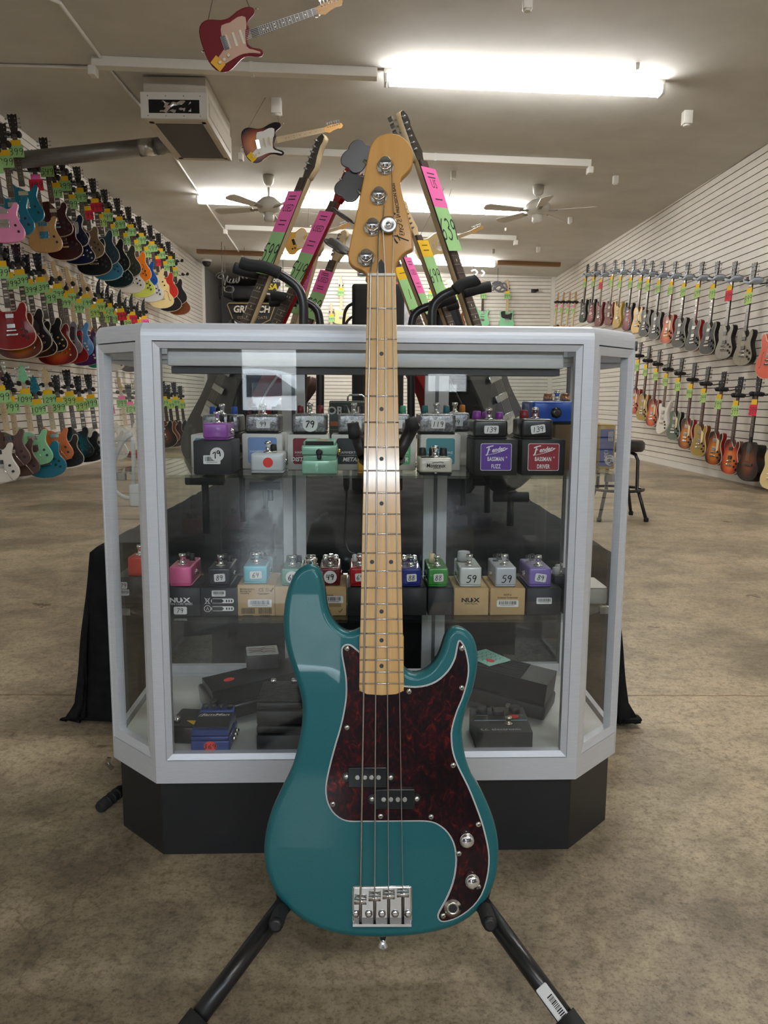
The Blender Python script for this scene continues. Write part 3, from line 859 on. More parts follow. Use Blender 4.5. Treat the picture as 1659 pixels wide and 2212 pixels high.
# body
left = Z5([(700, 508), (678, 521), (640, 540), (600, 548), (560, 534), (530, 510), (503, 478), (480, 440), (464, 392), (455, 340), (448, 285), (440, 240), (432, 200), (420, 162), (400, 132), (365, 114), (335, 116), (310, 125), (283, 142), (260, 165), (240, 195), (225, 230), (210, 270), (200, 310), (190, 355), (185, 400), (181, 440), (180, 480), (181, 525), (185, 570), (191, 615), (200, 660), (211, 705), (225, 750), (255, 840), (285, 930), (300, 1010), (303, 1090), (295, 1170), (280, 1250)], ZBODY)
low = Z6([(262, 86), (240, 160), (200, 250), (150, 350), (105, 450), (75, 550), (58, 650), (55, 730), (65, 820), (90, 900), (130, 990), (190, 1065), (270, 1135), (350, 1185), (450, 1228), (560, 1255), (680, 1268), (820, 1271), (960, 1264), (1080, 1250), (1200, 1225), (1300, 1190), (1390, 1135), (1460, 1065), (1510, 990), (1545, 900), (1563, 800), (1567, 700), (1555, 600), (1530, 500), (1490, 400), (1445, 310), (1390, 220), (1358, 130), (1346, 80)], ZBODY)
right = Z5([(1338, 1270), (1330, 1180), (1343, 1100), (1365, 1020), (1395, 940), (1415, 860), (1428, 780), (1433, 720), (1425, 650), (1405, 590), (1375, 550), (1340, 526), (1300, 516), (1262, 526), (1232, 560), (1215, 600), (1200, 650), (1180, 700), (1150, 750), (1110, 790), (1060, 815), (1020, 819), (990, 810), (965, 790), (950, 758), (930, 720)], ZBODY)
outline = [p for p in left+low+right]
outline = smooth_loop(outline, 2, False)
outline = [(x, y) for x, y in outline]
body = obj('body', MB().prism(outline, ZBODY-.043, ZBODY, .0095, 7), TEAL, t)
# pickguard: dark tortoise on a thin white layer, with a black line between
pg = Z5([(740, 725), (705, 698), (672, 672), (640, 645), (622, 632), (605, 625), (588, 625), (575, 630), (562, 642), (555, 660), (556, 690), (560, 720), (575, 800), (583, 870), (583, 950), (575, 1020), (560, 1100), (540, 1180), (515, 1262)], ZBODY)
pg += Z6([(490, 110), (480, 150), (462, 230), (453, 300), (458, 370), (480, 430), (515, 475), (560, 505), (610, 518), (700, 518), (850, 517), (1000, 516), (1080, 516), (1130, 522), (1170, 537), (1215, 570), (1252, 618), (1277, 680), (1285, 760), (1278, 840), (1262, 910), (1235, 980), (1205, 1040), (1178, 1088), (1169, 1120), (1180, 1148), (1210, 1159), (1270, 1145), (1330, 1115), (1400, 1060), (1455, 985), (1488, 890), (1503, 790), (1500, 700), (1480, 600), (1455, 510), (1415, 400), (1370, 290), (1320, 190), (1285, 110), (1268, 40)], ZBODY)
pg += Z5([(1263, 1210), (1265, 1180), (1275, 1130), (1300, 1050), (1330, 980), (1355, 900), (1370, 830), (1372, 760), (1360, 690), (1345, 640), (1325, 608), (1312, 600), (1300, 608), (1290, 650), (1278, 710), (1250, 770), (1210, 820), (1160, 860), (1100, 885), (1030, 895), (958, 890), (925, 888), (890, 880), (850, 800)], ZBODY)
pg = smooth_loop(pg, 2)
def inset(pts, d):
    a = sum(pts[i][0]*pts[(i+1) % len(pts)][1]-pts[(i+1) % len(pts)][0]*pts[i][1] for i in range(len(pts)))
    if a < 0: pts = pts[::-1]
    return [(p[0]-q[0]*d, p[1]-q[1]*d) for p, q in zip(pts, _normals(pts))]
g0 = obj('pickguard', MB().prism(inset(pg, .0020), ZBODY+.0001, ZBODY+.0027, .0004, 1), TORT, t)
obj('white_layer', MB().prism(pg, ZBODY+.0001, ZBODY+.0014, .0007, 1), PAPER, g0)
obj('black_layer', MB().prism(inset(pg, .0009), ZBODY+.0002, ZBODY+.0019, .0003, 1), BLACK, g0)
obj('white_layer', MB().prism(inset(pg, .0013), ZBODY+.0002, ZBODY+.0023, .0003, 1), PAPER, g0)
ZG = ZBODY+.0027
SCR = MB().lathe([(.0042, 0), (.0040, .0009), (.0026, .0019), (.0008, .0021)], n=12).mesh('screw')
SLOT = MB().box(-.0022, -.0004, .002, .0022, .0004, .0023).box(-.0004, -.0022, .002, .0004, .0022, .0023).mesh('cross_slot')
def screw(p, z, par, k=1.0):
    s_ = obj('screw', SCR, NICKEL, par, T(p[0], p[1], z) @ M.Scale(k, 4))
    obj('cross_slot', SLOT, BLACK, s_, M.Rotation(random.uniform(0, 1.5), 4, 'Z')) if par is t else None
for x, y in ((591, 656), (1326, 653), (1325, 906), (988, 930), (591, 1160)): screw(Z5([(x, y)], ZG)[0], ZG, t)
for x, y in ((1270, 158), (500, 406), (806, 483), (1129, 487), (1432, 536), (1307, 722), (1432, 935), (1207, 1120)): screw(Z6([(x, y)], ZG)[0], ZG, t)
# pickups
PUB = mat('pickup_black', (.006, .006, .007), .18, 0, .6)
def pickup(x0, y0, x1, y1, poles, ears):
    a, c = Z6([(x0, y1), (x1, y0)], ZG+.004)
    pu = obj('pickup', MB().bbox(a[0], a[1], ZG, c[0], c[1], ZG+.006, .0015), PUB, t)
    for ex, ey in ears:
        e = Z6([(ex, ey)], ZG)[0]
        ear = obj('ear', MB().prism([(e[0]+.0065*math.cos(q*PI/6), e[1]+.0075*math.sin(q*PI/6)) for q in range(12)], ZG, ZG+.003, .0005, 1), PUB, pu)
        obj('screw', SCR, NICKEL, pu, T(e[0], e[1], ZG+.003))
    for x, y in poles:
        q = Z6([(x, y)], ZG+.006)[0]
        obj('pole_piece', MB().lathe([(.0034, 0), (.0034, .0012), (.003, .0015)], (q[0], q[1], ZG+.006), n=12), NICKEL, pu)
pickup(598, 168, 846, 300, [(658, 235), (705, 235), (748, 235), (793, 235)], [(587, 228), (870, 233)])
pickup(770, 308, 1025, 438, [(826, 376), (872, 376), (917, 376), (961, 376)], [(752, 370), (1037, 368)])
# knobs and jack
for x, y in ((1360, 612), (1395, 872)):
    q = Z6([(x-6, y+28)], ZG)[0]
    kn = obj('control_knob', MB().lathe([(.0098, 0), (.0098, .002), (.0094, .0035), (.0094, .014), (.0090, .0155), (.0070, .0166), (.0001, .0172)], (q[0], q[1]+.004, ZG), n=28), CHROME, t)
    obj('knurl', MB().lathe([(.0099, .004), (.0099, .0125)], (q[0], q[1]+.004, ZG), n=28), NICKEL, kn)
q = Z6([(1268, 1070)], ZG)[0]
jk = obj('output_jack', MB().lathe([(.0125, 0), (.0122, .0012), (.0095, .0016), (.0090, .0030), (.0062, .0034), (.0058, .0022)], (q[0], q[1], ZG), n=20), NICKEL, t)
obj('jack_hole', MB().lathe([(.0058, 0), (.0058, .0026)], (q[0], q[1], ZG), n=14), BLACK, jk)
# bridge
ZP = ZBODY
a, c = Z6([(626, 1160), (1006, 927)], ZP)
BRC = mat('bridge_chrome', (.8, .8, .8), .12, 1)
br = obj('bridge', MB().bbox(a[0], a[1], ZP, c[0], c[1], ZP+.0022, .003), BRC, t)
obj('tail_flange', MB().box(a[0]+.001, a[1]-.001, ZP, c[0]-.001, a[1]+.0025, ZP+.0125), BRC, br)
SX = [Z6([(x, 1000)], .004)[0][0] for x in (676, 768, 858, 950)]
SYP = [(1012, 1050), (990, 1030), (975, 1018), (960, 1010)]
for i in range(4):
    y1, y0 = [Z6([(x_, v_)], ZP+.010)[0][1] for x_, v_ in ((700, SYP[i][0]), (700, SYP[i][1]))]
    ym = (y0+y1)/2
    sd = obj('saddle', MB().tube([(SX[i]-.0085, ym, ZP+.0085), (SX[i]+.0085, ym, ZP+.0085)], .0043, 12), BRC, br)
    for sx in (-.006, .006):
        obj('height_screw', MB().lathe([(.0016, 0), (.0016, .008)], (SX[i]+sx, ym, ZP+.0022), n=8), NICKEL, br)
    obj('spring', MB().tube([(SX[i], a[1]+.002, ZP+.0075), (SX[i], ym-.004, ZP+.0080)], .0021, 10), mat('dark_spring', (.05, .05, .05), .3, .8), br)
for x in (648, 730, 815, 899, 982):
    q = Z6([(x, 1108)], ZP+.003)[0]
    obj('mounting_screw', SCR, CHROME, br, T(q[0], q[1], ZP+.0022) @ M.Scale(1.35, 4))
q = Z6([(821, 1272)], ZBODY-.02)[0]
obj('strap_button', MB().lathe([(.0045, 0), (.005, .006), (.0085, .012), (.0085, .0145), (.003, .016)], (q[0], q[1]+.003, ZBODY-.021), (0, -1, 0), 16), CHROME, t)
obj('strap_button', MB().lathe([(.0045, 0), (.005, .006), (.0085, .012), (.0085, .0145), (.003, .016)], (bp(673, 1222)[0], bp(673, 1222)[1]-.004, ZBODY-.021), (-.2, 1, 0), 16), CHROME, t)
# neck
SCL = .8636
def FP(n): return -SCL*(1-2**(-n/12))
nl, nrr = bp(793.6, 597), bp(854.6, 597)
hl, hr = bp(776, 1482), bp(872.4, 1482)
yend = bp(824, 1500.5)[1]
def edge(y):
    k = (y-nl[1])/(hl[1]-nl[1]); return nl[0]+(hl[0]-nl[0])*k, nrr[0]+(hr[0]-nrr[0])*k
e0, e1 = edge(0), edge(yend)
fb = [(e0[0], 0), (e1[0], yend+.010), (e1[0]+.003, yend+.004), (e1[0]+.011, yend+.0004), ((e1[0]+e1[1])/2, yend-.0012), (e1[1]-.011, yend+.0004), (e1[1]-.003, yend+.004), (e1[1], yend+.010), (e0[1], 0)]
NECKM = wood('bass_neck_maple', srgb(212, 162, 92), srgb(232, 190, 120), .28, 1, (26, 1.1, 20), 5)
nk = obj('neck', MB().prism(fb, -.006, -.0003, .0006, 1), NECKM, t)
mb = MB()
secs = []
for yv in [0, -.2, -.4, hl[1]+.06]:
    a_, c_ = edge(yv); cxx = (a_+c_)/2; w = (c_-a_)/2; dth = .0145+.004*(-yv/.5)
    secs.append([(cxx-w*math.cos(PI*j/8), yv, -.006-dth*math.sin(PI*j/8)) for j in range(9)])
mb.add([p for s_ in secs for p in s_], [(i*9+j, i*9+j+1, (i+1)*9+j+1, (i+1)*9+j) for i in range(3) for j in range(8)], True)
obj('neck_back', mb, NECKM, nk)
a_, c_ = edge(hl[1])
obj('neck_heel', MB().box(a_, yend+.004, ZBODY-.02, c_, hl[1]+.07, -.0055), NECKM, nk)
FRM = mat('fret_wire', (.70, .69, .66), .2, 1)
for n in range(1, 21):
    a_, c_ = edge(FP(n))
    obj('fret', MB().tube([(a_+.0002, FP(n), -.0004), ((a_+c_)/2, FP(n), -.0001), (c_-.0002, FP(n), -.0004)], .00125, 6), FRM, t)
DOT = MB().lathe([(.0031, 0), (.0031, .0004)], n=16).mesh('dot_inlay')
for n in (3, 5, 7, 9, 15, 17, 19):
    y = (FP(n)+FP(n-1))/2; a_, c_ = edge(y)
    obj('dot_inlay', DOT, BLACK, nk, T((a_+c_)/2, y, -.0004))
y = (FP(12)+FP(11))/2; a_, c_ = edge(y)
for f_ in (.26, .74): obj('dot_inlay', DOT, BLACK, nk, T(a_+(c_-a_)*f_, y, -.0004))
BONE = mat('bone_nut', srgb(226, 220, 205), .4)
obj('nut', MB().bbox(e0[0]+.0003, -.0005, -.004, e0[1]-.0003, .0035, .0022, .0006, 1), BONE, t)
# headstock
hs = ZH([(717, 1040), (712, 1025), (700, 1008), (680, 993), (655, 984), (625, 968), (606, 950), (592, 925), (588, 905), (590, 880), (612, 770), (640, 640), (668, 500), (695, 370), (718, 250), (728, 200), (742, 160), (765, 125), (800, 100), (840, 87), (880, 84), (925, 94), (965, 118), (995, 152), (1013, 195), (1020, 240), (1018, 285), (1002, 320), (975, 350), (950, 375), (938, 400), (938, 440), (955, 510), (985, 620), (1008, 730), (1020, 830), (1017, 852), (985, 868), (955, 888), (930, 915), (914, 945), (905, 985), (905, 1040)], ZHEAD)
hs[0] = (e0[0], -.004); hs[-1] = (e0[1], -.004)
HEADM = wood('headstock_maple', srgb(196, 138, 52), srgb(206, 150, 64), .45, .2, (16, 1.2, 14), 4)
hd = obj('headstock', MB().prism(smooth_loop(hs, 2)[:-1], ZHEAD-.0145, ZHEAD, .0022, 3), HEADM, t)
def zq(x, y, z=ZHEAD): return ZH([(x, y)], z)[0]
INKG = INK
# truss rod plug
a_ = zq(809, 975)
obj('truss_rod_plug', MB().prism([(a_[0]+x*.0095, a_[1]+y*.0125) for x, y in ((0, 1), (.35, .6), (.62, .05), (.7, -.5), (.45, -.92), (0, -1), (-.45, -.92), (-.7, -.5), (-.62, .05), (-.35, .6))], ZHEAD, ZHEAD+.0006), mat('walnut_plug', (.012, .008, .006), .5), hd)
# string tree
q = zq(857, 704)
sr = obj('string_tree', MB().lathe([(.0065, .0), (.0065, .004), (.0128, .005), (.0130, .0068), (.0105, .0076), (.006, .0072), (.0035, .0058)], (q[0], q[1], ZHEAD), n=24), mat('worn_steel', (.5, .49, .47), .32, 1), hd)
obj('tree_screw', MB().lathe([(.0048, .0058), (.004, .0082), (.001, .0088)], (q[0], q[1], ZHEAD), n=12), CHROME, sr)
# tuners: post, bushing, key with its four-lobed grip
POST = [(837, 285), (794, 485), (752, 690), (710, 893)]
KEYS = [((650, 240), .7), ((608, 438), .62), ((560, 640), .1), ((522, 835), .3)]
def clover(sx, sy):
    pts = []
    for a_ in range(0, 360, 8):
        r = 1+.13*abs(math.cos(2*R(a_-45)))**.7-.13*(abs(math.sin(2*R(a_-45)))**3)
        pts.append((sx*r*math.cos(R(a_)), sy*r*math.sin(R(a_))))
    return pts
for i, (x, y) in enumerate(POST):
    b0 = zq(x, y+22)
    tn = obj('tuner', MB().lathe([(.0135, 0), (.0135, .0012), (.0105, .0030), (.0085, .0034), (.0085, .0155), (.0078, .0165), (.0001, .0168)], (b0[0], b0[1], ZHEAD), n=24), CHROME, t)
    obj('post_slot', MB().box(b0[0]-.008, b0[1]-.0014, ZHEAD+.0160, b0[0]+.008, b0[1]+.0014, ZHEAD+.0170), BLACK, tn)
    obj('string_winding', MB().tube([(b0[0]+.0092*math.cos(q_*.7), b0[1]+.0092*math.sin(q_*.7), ZHEAD+.0045+q_*.00035) for q_ in range(19)], .0011, 6), NICKEL, tn)
    (kx, ky), face = KEYS[i]
    k0 = zq(kx, ky, ZHEAD-.022)
    kb = V((b0[0]-.006, b0[1]+(.0 if i < 2 else .0), ZHEAD-.022))
    kc = V((k0[0], k0[1], ZHEAD-.022))
    d = (kc-kb).normalized()
    obj('tuner_shaft', MB().tube([kb, kc-d*.012], [.0042, .0032], 10), CHROME, tn)
    nrm = V((0, 0, 1))
    up_ = d.cross(nrm).normalized()
    ang = (0, .15, R(76), R(58))[i]
    nn = (nrm*math.cos(ang)+up_*math.sin(ang)).normalized()
    mk = frame(kc, d, nn.cross(d), nn)
    obj('tuner_key', MB(mk).prism(clover(.0205, .0255), -.0015, .0015, .0013, 3), mat('tuner_steel', (.10, .10, .105), .35, 1), tn)
    obj('gear_plate', MB().bbox(b0[0]-.014, b0[1]-.02, ZHEAD-.026, b0[0]+.012, b0[1]+.02, ZHEAD-.0145, .003), CHROME, tn)
# strings
NS = [bp(x, 597, .002)[0] for x in (805.5, 817, 832.5, 847.5)]
NS = [e0[0]+(e0[1]-e0[0])*f_ for f_ in (.115, .365, .63, .885)]
STR = mat('string_steel', (.55, .53, .49), .28, 1)
rad = [.00135, .00105, .00082, .00062]
for i in range(4):
    b0 = zq(POST[i if False else 3-i][0], POST[3-i][1]+22)
    ym = [Z6([(700, (SYP[i][0]+SYP[i][1])/2)], ZP+.010)[0][1]][0]
    pth = [(b0[0]+.0088, b0[1]-.001, ZHEAD+.007+.001*i), (NS[i], .0025, .0032), (NS[i], -.003, .0030), (SX[i], ym, ZP+.0128), (SX[i], a[1]+.002, ZP+.008)]
    if i >= 2:
        q = zq(857, 704); xx = q[0]+(-.0085 if i == 2 else .0085)
        pth.insert(1, (xx, q[1], ZHEAD+.0045))
    obj('string', MB().tube(pth, rad[i], 6), STR, t)
# lettering on the headstock, drawn in strokes
def lg(pts): return [bp(820+x/12.2875, 400+y/12.2875, ZHEAD) for x, y in pts]
mb = MB(); k_ = .62/12.2875/1000*1.155*0+.000058
def stroke(pts, w):
    q_ = lg(pts); q_ = smooth_loop(q_, 4, False) if len(q_) > 2 else q_
    if isinstance(w, (list, tuple)):
        n_ = len(q_); w = [w[0]+(w[1]-w[0])*i_/(n_-1) for i_ in range(n_)]
        mb.ribbon(q_, [v_*.000056 for v_ in w], ZHEAD+.0001)
    else: mb.ribbon(q_, w*.000056, ZHEAD+.0001)
stroke([(352, 1338), (470, 1362), (600, 1415), (775, 1480)], 30)
stroke([(352, 1330), (378, 1405), (430, 1490), (482, 1548)], (22, 50))
stroke([(462, 1316), (500, 1390), (540, 1478)], 24)
stroke([(548, 1262), (529, 1290), (545, 1322), (580, 1318), (592, 1292), (610, 1322), (645, 1328), (656, 1290), (640, 1258)], 13)
stroke([(520, 1225), (560, 1236), (626, 1248), (570, 1222), (528, 1185), (550, 1165), (590, 1178), (632, 1186), (618, 1150)], 14)
stroke([(352, 960), (420, 985), (500, 1020), (590, 1060), (615, 1100)], 17)
stroke([(585, 1060), (600, 1110), (570, 1150), (530, 1128), (515, 1085), (535, 1045)], 14)
stroke([(505, 958), (480, 975), (470, 945), (500, 925), (530, 935), (545, 965), (580, 970), (585, 935), (560, 905)], 13)
stroke([(432, 852), (480, 852), (555, 838), (500, 815), (452, 792), (525, 772)], 15)
obj('script_lettering', mb, INK, hd)
pd = lg([(400, 760)])[0]
obj('registered_dot', MB().lathe([(.0017, 0), (.0017, .0003)], (pd[0], pd[1], ZHEAD), n=12), INK, hd)
for yy_, s_, p0_, p1_ in ((0, 'PRECISION BASS', (490, 660), (372, 20)),):
    A_, B_ = lg([p0_, p1_]); dx, dy = B_[0]-A_[0], B_[1]-A_[1]; ln = math.hypot(dx, dy)
    m_ = frame((A_[0]+dx/2, A_[1]+dy/2, ZHEAD+.0002), V((dx/ln, dy/ln, 0)), V((-dy/ln, dx/ln, 0)), V((0, 0, 1)))
    text('model_lettering', s_, .0066, INK, hd, m_, sx=.96, off=.0002)
rd = lg([(345, 5)])[0]
obj('registered_dot', MB().lathe([(.0009, 0), (.0009, .0003)], (rd[0], rd[1], ZHEAD), n=10), INK, hd)

# ------------------------------------------------------------------ the stand carrying it
st = thing('guitar_stand', 'black tubular guitar stand carrying the teal bass', 'guitar stand', T(NUT.x, NUT.y, 0))
SI = st.matrix_world.inverted()
def W_(x, y, z): return SI @ (BASS @ V((x, y, z)))
def world(p): return SI @ V(p)
for sd, (jx, jy), (ex, ey), tip in ((-1, (602, 1977), (371, 2275), (598, 1935)), (1, (1052, 1975), (1278, 2275), (1058, 1935))):
    j = bp(jx, jy, .0); J = BASS @ V((j[0], j[1], -.02))
    n0_ = BZ
    foot = onplane(ex, ey, V((0, 0, .012)), V((0, 0, 1)))
    d_ = foot-J
    lg_ = obj('leg', MB().tube([world(J-d_.normalized()*.01), world(foot)], .0125, 14), STEELB, st)
    obj('foot', MB().tube([world(foot-d_.normalized()*.05), world(foot)], .0165, 12), RUBBER, lg_)
    a_ = V((j[0], j[1], -.055)); c_ = V((j[0], j[1], .030))
    obj('cradle_arm', MB().tube([SI @ (BASS @ V((j[0]-sd*.004, j[1]+.002, -.075))), SI @ (BASS @ V((j[0], j[1], .024))), SI @ (BASS @ V((j[0], j[1], .030)))], [.0105, .0105, .006], 14), RUBBER, st)
    tp = bp(*tip)
    obj('cradle_lip', MB().tube([SI @ (BASS @ V((j[0], j[1], -.055))), SI @ (BASS @ V((tp[0]+sd*.004, tp[1], -.058))), SI @ (BASS @ V((tp[0], tp[1]+.012, -.062)))], .010, 10), RUBBER, st)
    obj('pivot_bolt', MB().lathe([(.0095, 0), (.0095, .006), (.006, .008)], W_(j[0], j[1], .026), SI.to_3x3() @ BZ, 12), BLACK, st)
    if sd > 0:
        # barcode sticker wrapped on the right leg
        k0 = J+(foot-J)*.71; dd = (foot-J).normalized()
        zz = (BZ-dd*BZ.dot(dd)).normalized()
        mm = SI @ frame(k0+zz*.0128, -dd, zz.cross(-dd), zz)
        sk = obj('barcode_sticker', MB(mm).bbox(-.032, -.0085, -.0008, .032, .0085, .0002, .002), PAPER, lg_)
        mb = MB(mm); random.seed(2); xx = -.022
        while xx < .016:
            w = random.choice((.0006, .0010, .0016)); mb.box(xx, -.006, .0002, xx+w, .002, .0003); xx += w+random.choice((.0007, .0012))
        bc = obj('barcode', mb, INK, lg_)
# upright behind the body and the yoke at the neck
bot = BASS @ V((0, -.80, -.085)); top = BASS @ V((.0, -.285, -.075))
obj('upright', MB().tube([world(bot), world(top)], .0115, 12), STEELB, st)
obj('cross_tube', MB().tube([SI @ (BASS @ V((*bp(602, 1977), -.07))), world(bot), SI @ (BASS @ V((*bp(1052, 1975), -.07)))], .011, 10), STEELB, st)
rear = V((bot.x, bot.y+.17, .012))
rl = obj('rear_leg', MB().tube([world(BASS @ V((0, -.55, -.085))), world(rear)], .0115, 10), STEELB, st)
def yk(px, py, z): return SI @ (BASS @ V((*bp(px, py, z), z)))
yp = obj('neck_yoke', MB().tube([yk(788, 985, -.03), yk(775, 948, -.035), yk(764, 930, -.03), yk(765, 926, 0)], [.011, .0105, .009, .009], 10), BLACK, st)
obj('yoke_base', MB().tube([yk(788, 985, -.03), yk(826, 1010, -.05), yk(862, 985, -.03)], .0135, 10), BLACK, st)
obj('neck_yoke', MB().tube([yk(858, 985, -.03), yk(872, 960, -.03), yk(888, 928, -.03), yk(892, 914, -.025)], [.010, .009, .010, .012], 10), BLACK, st)
obj('yoke_pad', MB().tube([yk(752, 931, .006), yk(776, 929, .006)], .0115, 12), RUBBER, st)
obj('yoke_latch', MB().tube([yk(764, 918, 0), yk(764, 948, 0)], .0065, 10), RUBBER, st)
obj('yoke_pad', MB().tube([yk(880, 920, .0), yk(901, 912, .0)], .010, 12), RUBBER, st)
# ------------------------------------------------------------------ guitars hung on the slatwalls
def mir(h): return h+[(-x, y) for x, y in h[::-1] if abs(x) > 1e-6]
SHAPES = {
 'strat': [(-.028, -.47), (-.06, -.472), (-.082, -.452), (-.098, -.415), (-.118, -.397), (-.142, -.408), (-.155, -.45), (-.149, -.51), (-.129, -.575), (-.131, -.63), (-.152, -.69), (-.158, -.735), (-.135, -.78), (-.08, -.802), (0, -.806), (.07, -.801), (.13, -.772), (.16, -.72), (.155, -.665), (.13, -.61), (.114, -.565), (.119, -.52), (.138, -.478), (.141, -.445), (.122, -.428), (.097, -.446), (.078, -.488), (.052, -.508), (.028, -.506)],
 'tele': [(-.028, -.462), (-.09, -.462), (-.13, -.475), (-.148, -.51), (-.14, -.56), (-.122, -.6), (-.13, -.65), (-.158, -.70), (-.16, -.75), (-.13, -.79), (-.06, -.806), (0, -.808), (.06, -.806), (.13, -.79), (.16, -.75), (.158, -.70), (.13, -.65), (.118, -.6), (.128, -.55), (.14, -.50), (.127, -.463), (.1, -.46), (.078, -.48), (.058, -.515), (.028, -.522)],
 'lp': [(-.028, -.452), (-.06, -.45), (-.1, -.455), (-.13, -.48), (-.138, -.52), (-.123, -.57), (-.119, -.60), (-.14, -.65), (-.166, -.70), (-.165, -.75), (-.13, -.79), (-.06, -.808), (0, -.811), (.06, -.808), (.13, -.79), (.165, -.75), (.166, -.70), (.14, -.65), (.118, -.6), (.122, -.56), (.138, -.52), (.135, -.48), (.112, -.462), (.085, -.475), (.07, -.51), (.05, -.53), (.028, -.525)],
 'es': [(-.028, -.50), (-.055, -.50), (-.075, -.478), (-.10, -.437), (-.13, -.425), (-.15, -.45), (-.152, -.50), (-.14, -.545), (-.15, -.60), (-.185, -.66), (-.2, -.72), (-.186, -.78), (-.13, -.826), (-.05, -.846), (0, -.848), (.05, -.846), (.13, -.826), (.186, -.78), (.2, -.72), (.185, -.66), (.15, -.60), (.14, -.545), (.152, -.50), (.15, -.45), (.13, -.425), (.10, -.437), (.075, -.478), (.055, -.50), (.028, -.50)],
 'dc': [(-.028, -.478), (-.055, -.476), (-.075, -.45), (-.1, -.425), (-.125, -.425), (-.14, -.455), (-.135, -.51), (-.118, -.57), (-.128, -.63), (-.155, -.69), (-.155, -.745), (-.12, -.788), (-.05, -.804), (0, -.805), (.05, -.804), (.12, -.788), (.155, -.745), (.155, -.69), (.128, -.63), (.112, -.575), (.12, -.53), (.135, -.49), (.128, -.463), (.1, -.465), (.08, -.495), (.055, -.515), (.028, -.512)],
 'bird': [(-.028, -.47), (-.07, -.47), (-.10, -.44), (-.125, -.43), (-.14, -.46), (-.132, -.52), (-.11, -.58), (-.115, -.63), (-.145, -.69), (-.15, -.75), (-.12, -.80), (-.06, -.82), (0, -.81), (.06, -.79), (.12, -.765), (.15, -.72), (.148, -.66), (.12, -.61), (.105, -.56), (.12, -.50), (.155, -.45), (.17, -.41), (.15, -.395), (.115, -.42), (.08, -.46), (.05, -.48), (.028, -.48)],
 'round': [(-.028, -.472), (-.07, -.47), (-.12, -.485), (-.145, -.53), (-.132, -.585), (-.137, -.635), (-.175, -.69), (-.185, -.75), (-.15, -.81), (-.07, -.845), (0, -.85), (.07, -.845), (.15, -.81), (.185, -.75), (.175, -.69), (.137, -.635), (.132, -.585), (.14, -.54), (.135, -.50), (.11, -.485), (.085, -.495), (.065, -.525), (.028, -.535)],
}
HEADS = {
 'open': [(-.0215, 0), (-.03, .03), (-.036, .06), (-.042, .16), (-.04, .182), (-.018, .172), (0, .184), (.018, .172), (.04, .182), (.042, .16), (.036, .06), (.03, .03), (.0215, 0)],
 'row': [(-.0215, 0), (-.026, .025), (-.03, .05), (-.034, .15), (-.028, .175), (-.006, .186), (.014, .172), (.019, .15), (.013, .135), (.021, .09), (.036, .045), (.026, .02), (.0215, 0)],
 'point': [(-.0215, 0), (-.03, .025), (-.05, .03), (-.04, .07), (-.034, .10), (-.028, .13), (-.03, .16), (-.012, .15), (-.002, .185), (.012, .15), (.03, .155), (.027, .13), (.034, .10), (.042, .07), (.05, .03), (.03, .025), (.0215, 0)],
 'blade': [(-.0215, 0), (-.03, .03), (-.022, .08), (.0, .14), (.045, .205), (.036, .15), (.03, .09), (.028, .04), (.0215, 0)],
}
GUARD = {
 'strat': [(-.035, -.49), (-.10, -.47), (-.115, -.52), (-.10, -.58), (-.10, -.64), (-.05, -.66), (0, -.665), (.03, -.67), (.07, -.735), (.11, -.75), (.115, -.70), (.10, -.62), (.095, -.56), (.11, -.49), (.125, -.455), (.115, -.45), (.09, -.49), (.06, -.525), (-.03, -.50)],
 'tele': [(-.035, -.475), (-.10, -.475), (-.13, -.50), (-.125, -.55), (-.11, -.60), (-.06, -.625), (.03, -.63), (.09, -.66), (.105, -.60), (.11, -.55), (.115, -.52), (.08, -.51), (.06, -.53), (-.03, -.525)],
 'lp': [(.035, -.525), (.06, -.54), (.075, -.535), (.085, -.56), (.078, -.64), (.06, -.665), (.045, -.66), (.04, -.60)],
 'es': [(.035, -.525), (.065, -.525), (.09, -.55), (.10, -.62), (.08, -.665), (.05, -.66), (.04, -.60)],
 'round': [(.035, -.55), (.075, -.54), (.10, -.56), (.085, -.64), (.06, -.69), (.045, -.66), (.04, -.60)],
 'bird': [(-.035, -.49), (-.07, -.50), (-.09, -.56), (-.06, -.60), (.03, -.61), (.06, -.60), (.055, -.51)],
}
PKX = {'strat': [(-.535, .085, .018), (-.585, .085, .018), (-.635, .085, .018)], 'tele': [(-.535, .066, .02), (-.64, .085, .02)], 'dc': [(-.535, .086, .04), (-.625, .086, .04)],
       'bird': [(-.54, .07, .04), (-.61, .07, .04)]}
KNX = {'strat': [(.075, -.66), (.09, -.695), (.098, -.73)], 'tele': [(.085, -.68), (.085, -.72)], 'dc': [(.09, -.66), (.11, -.715)], 'bird': [(.08, -.66), (.105, -.695), (.11, -.735)]}
KN4 = [(.085, -.665), (.125, -.69), (.09, -.725), (.128, -.75)]
_gm = {}
def gmesh(k, f):
    if k not in _gm: _gm[k] = f()
    return _gm[k]
def shape(kind, sub=2): return smooth_loop(SHAPES[kind], sub)[:-1]
WBIND = mat('cream_binding', srgb(222, 212, 186), .4)
CHRP = mat('pickup_cover', (.6, .6, .6), .2, 1)
BLKP = mat('black_pickup', (.012, .012, .013), .35)
TUNM = mat('tuner_metal', (.35, .35, .35), .3, 1)

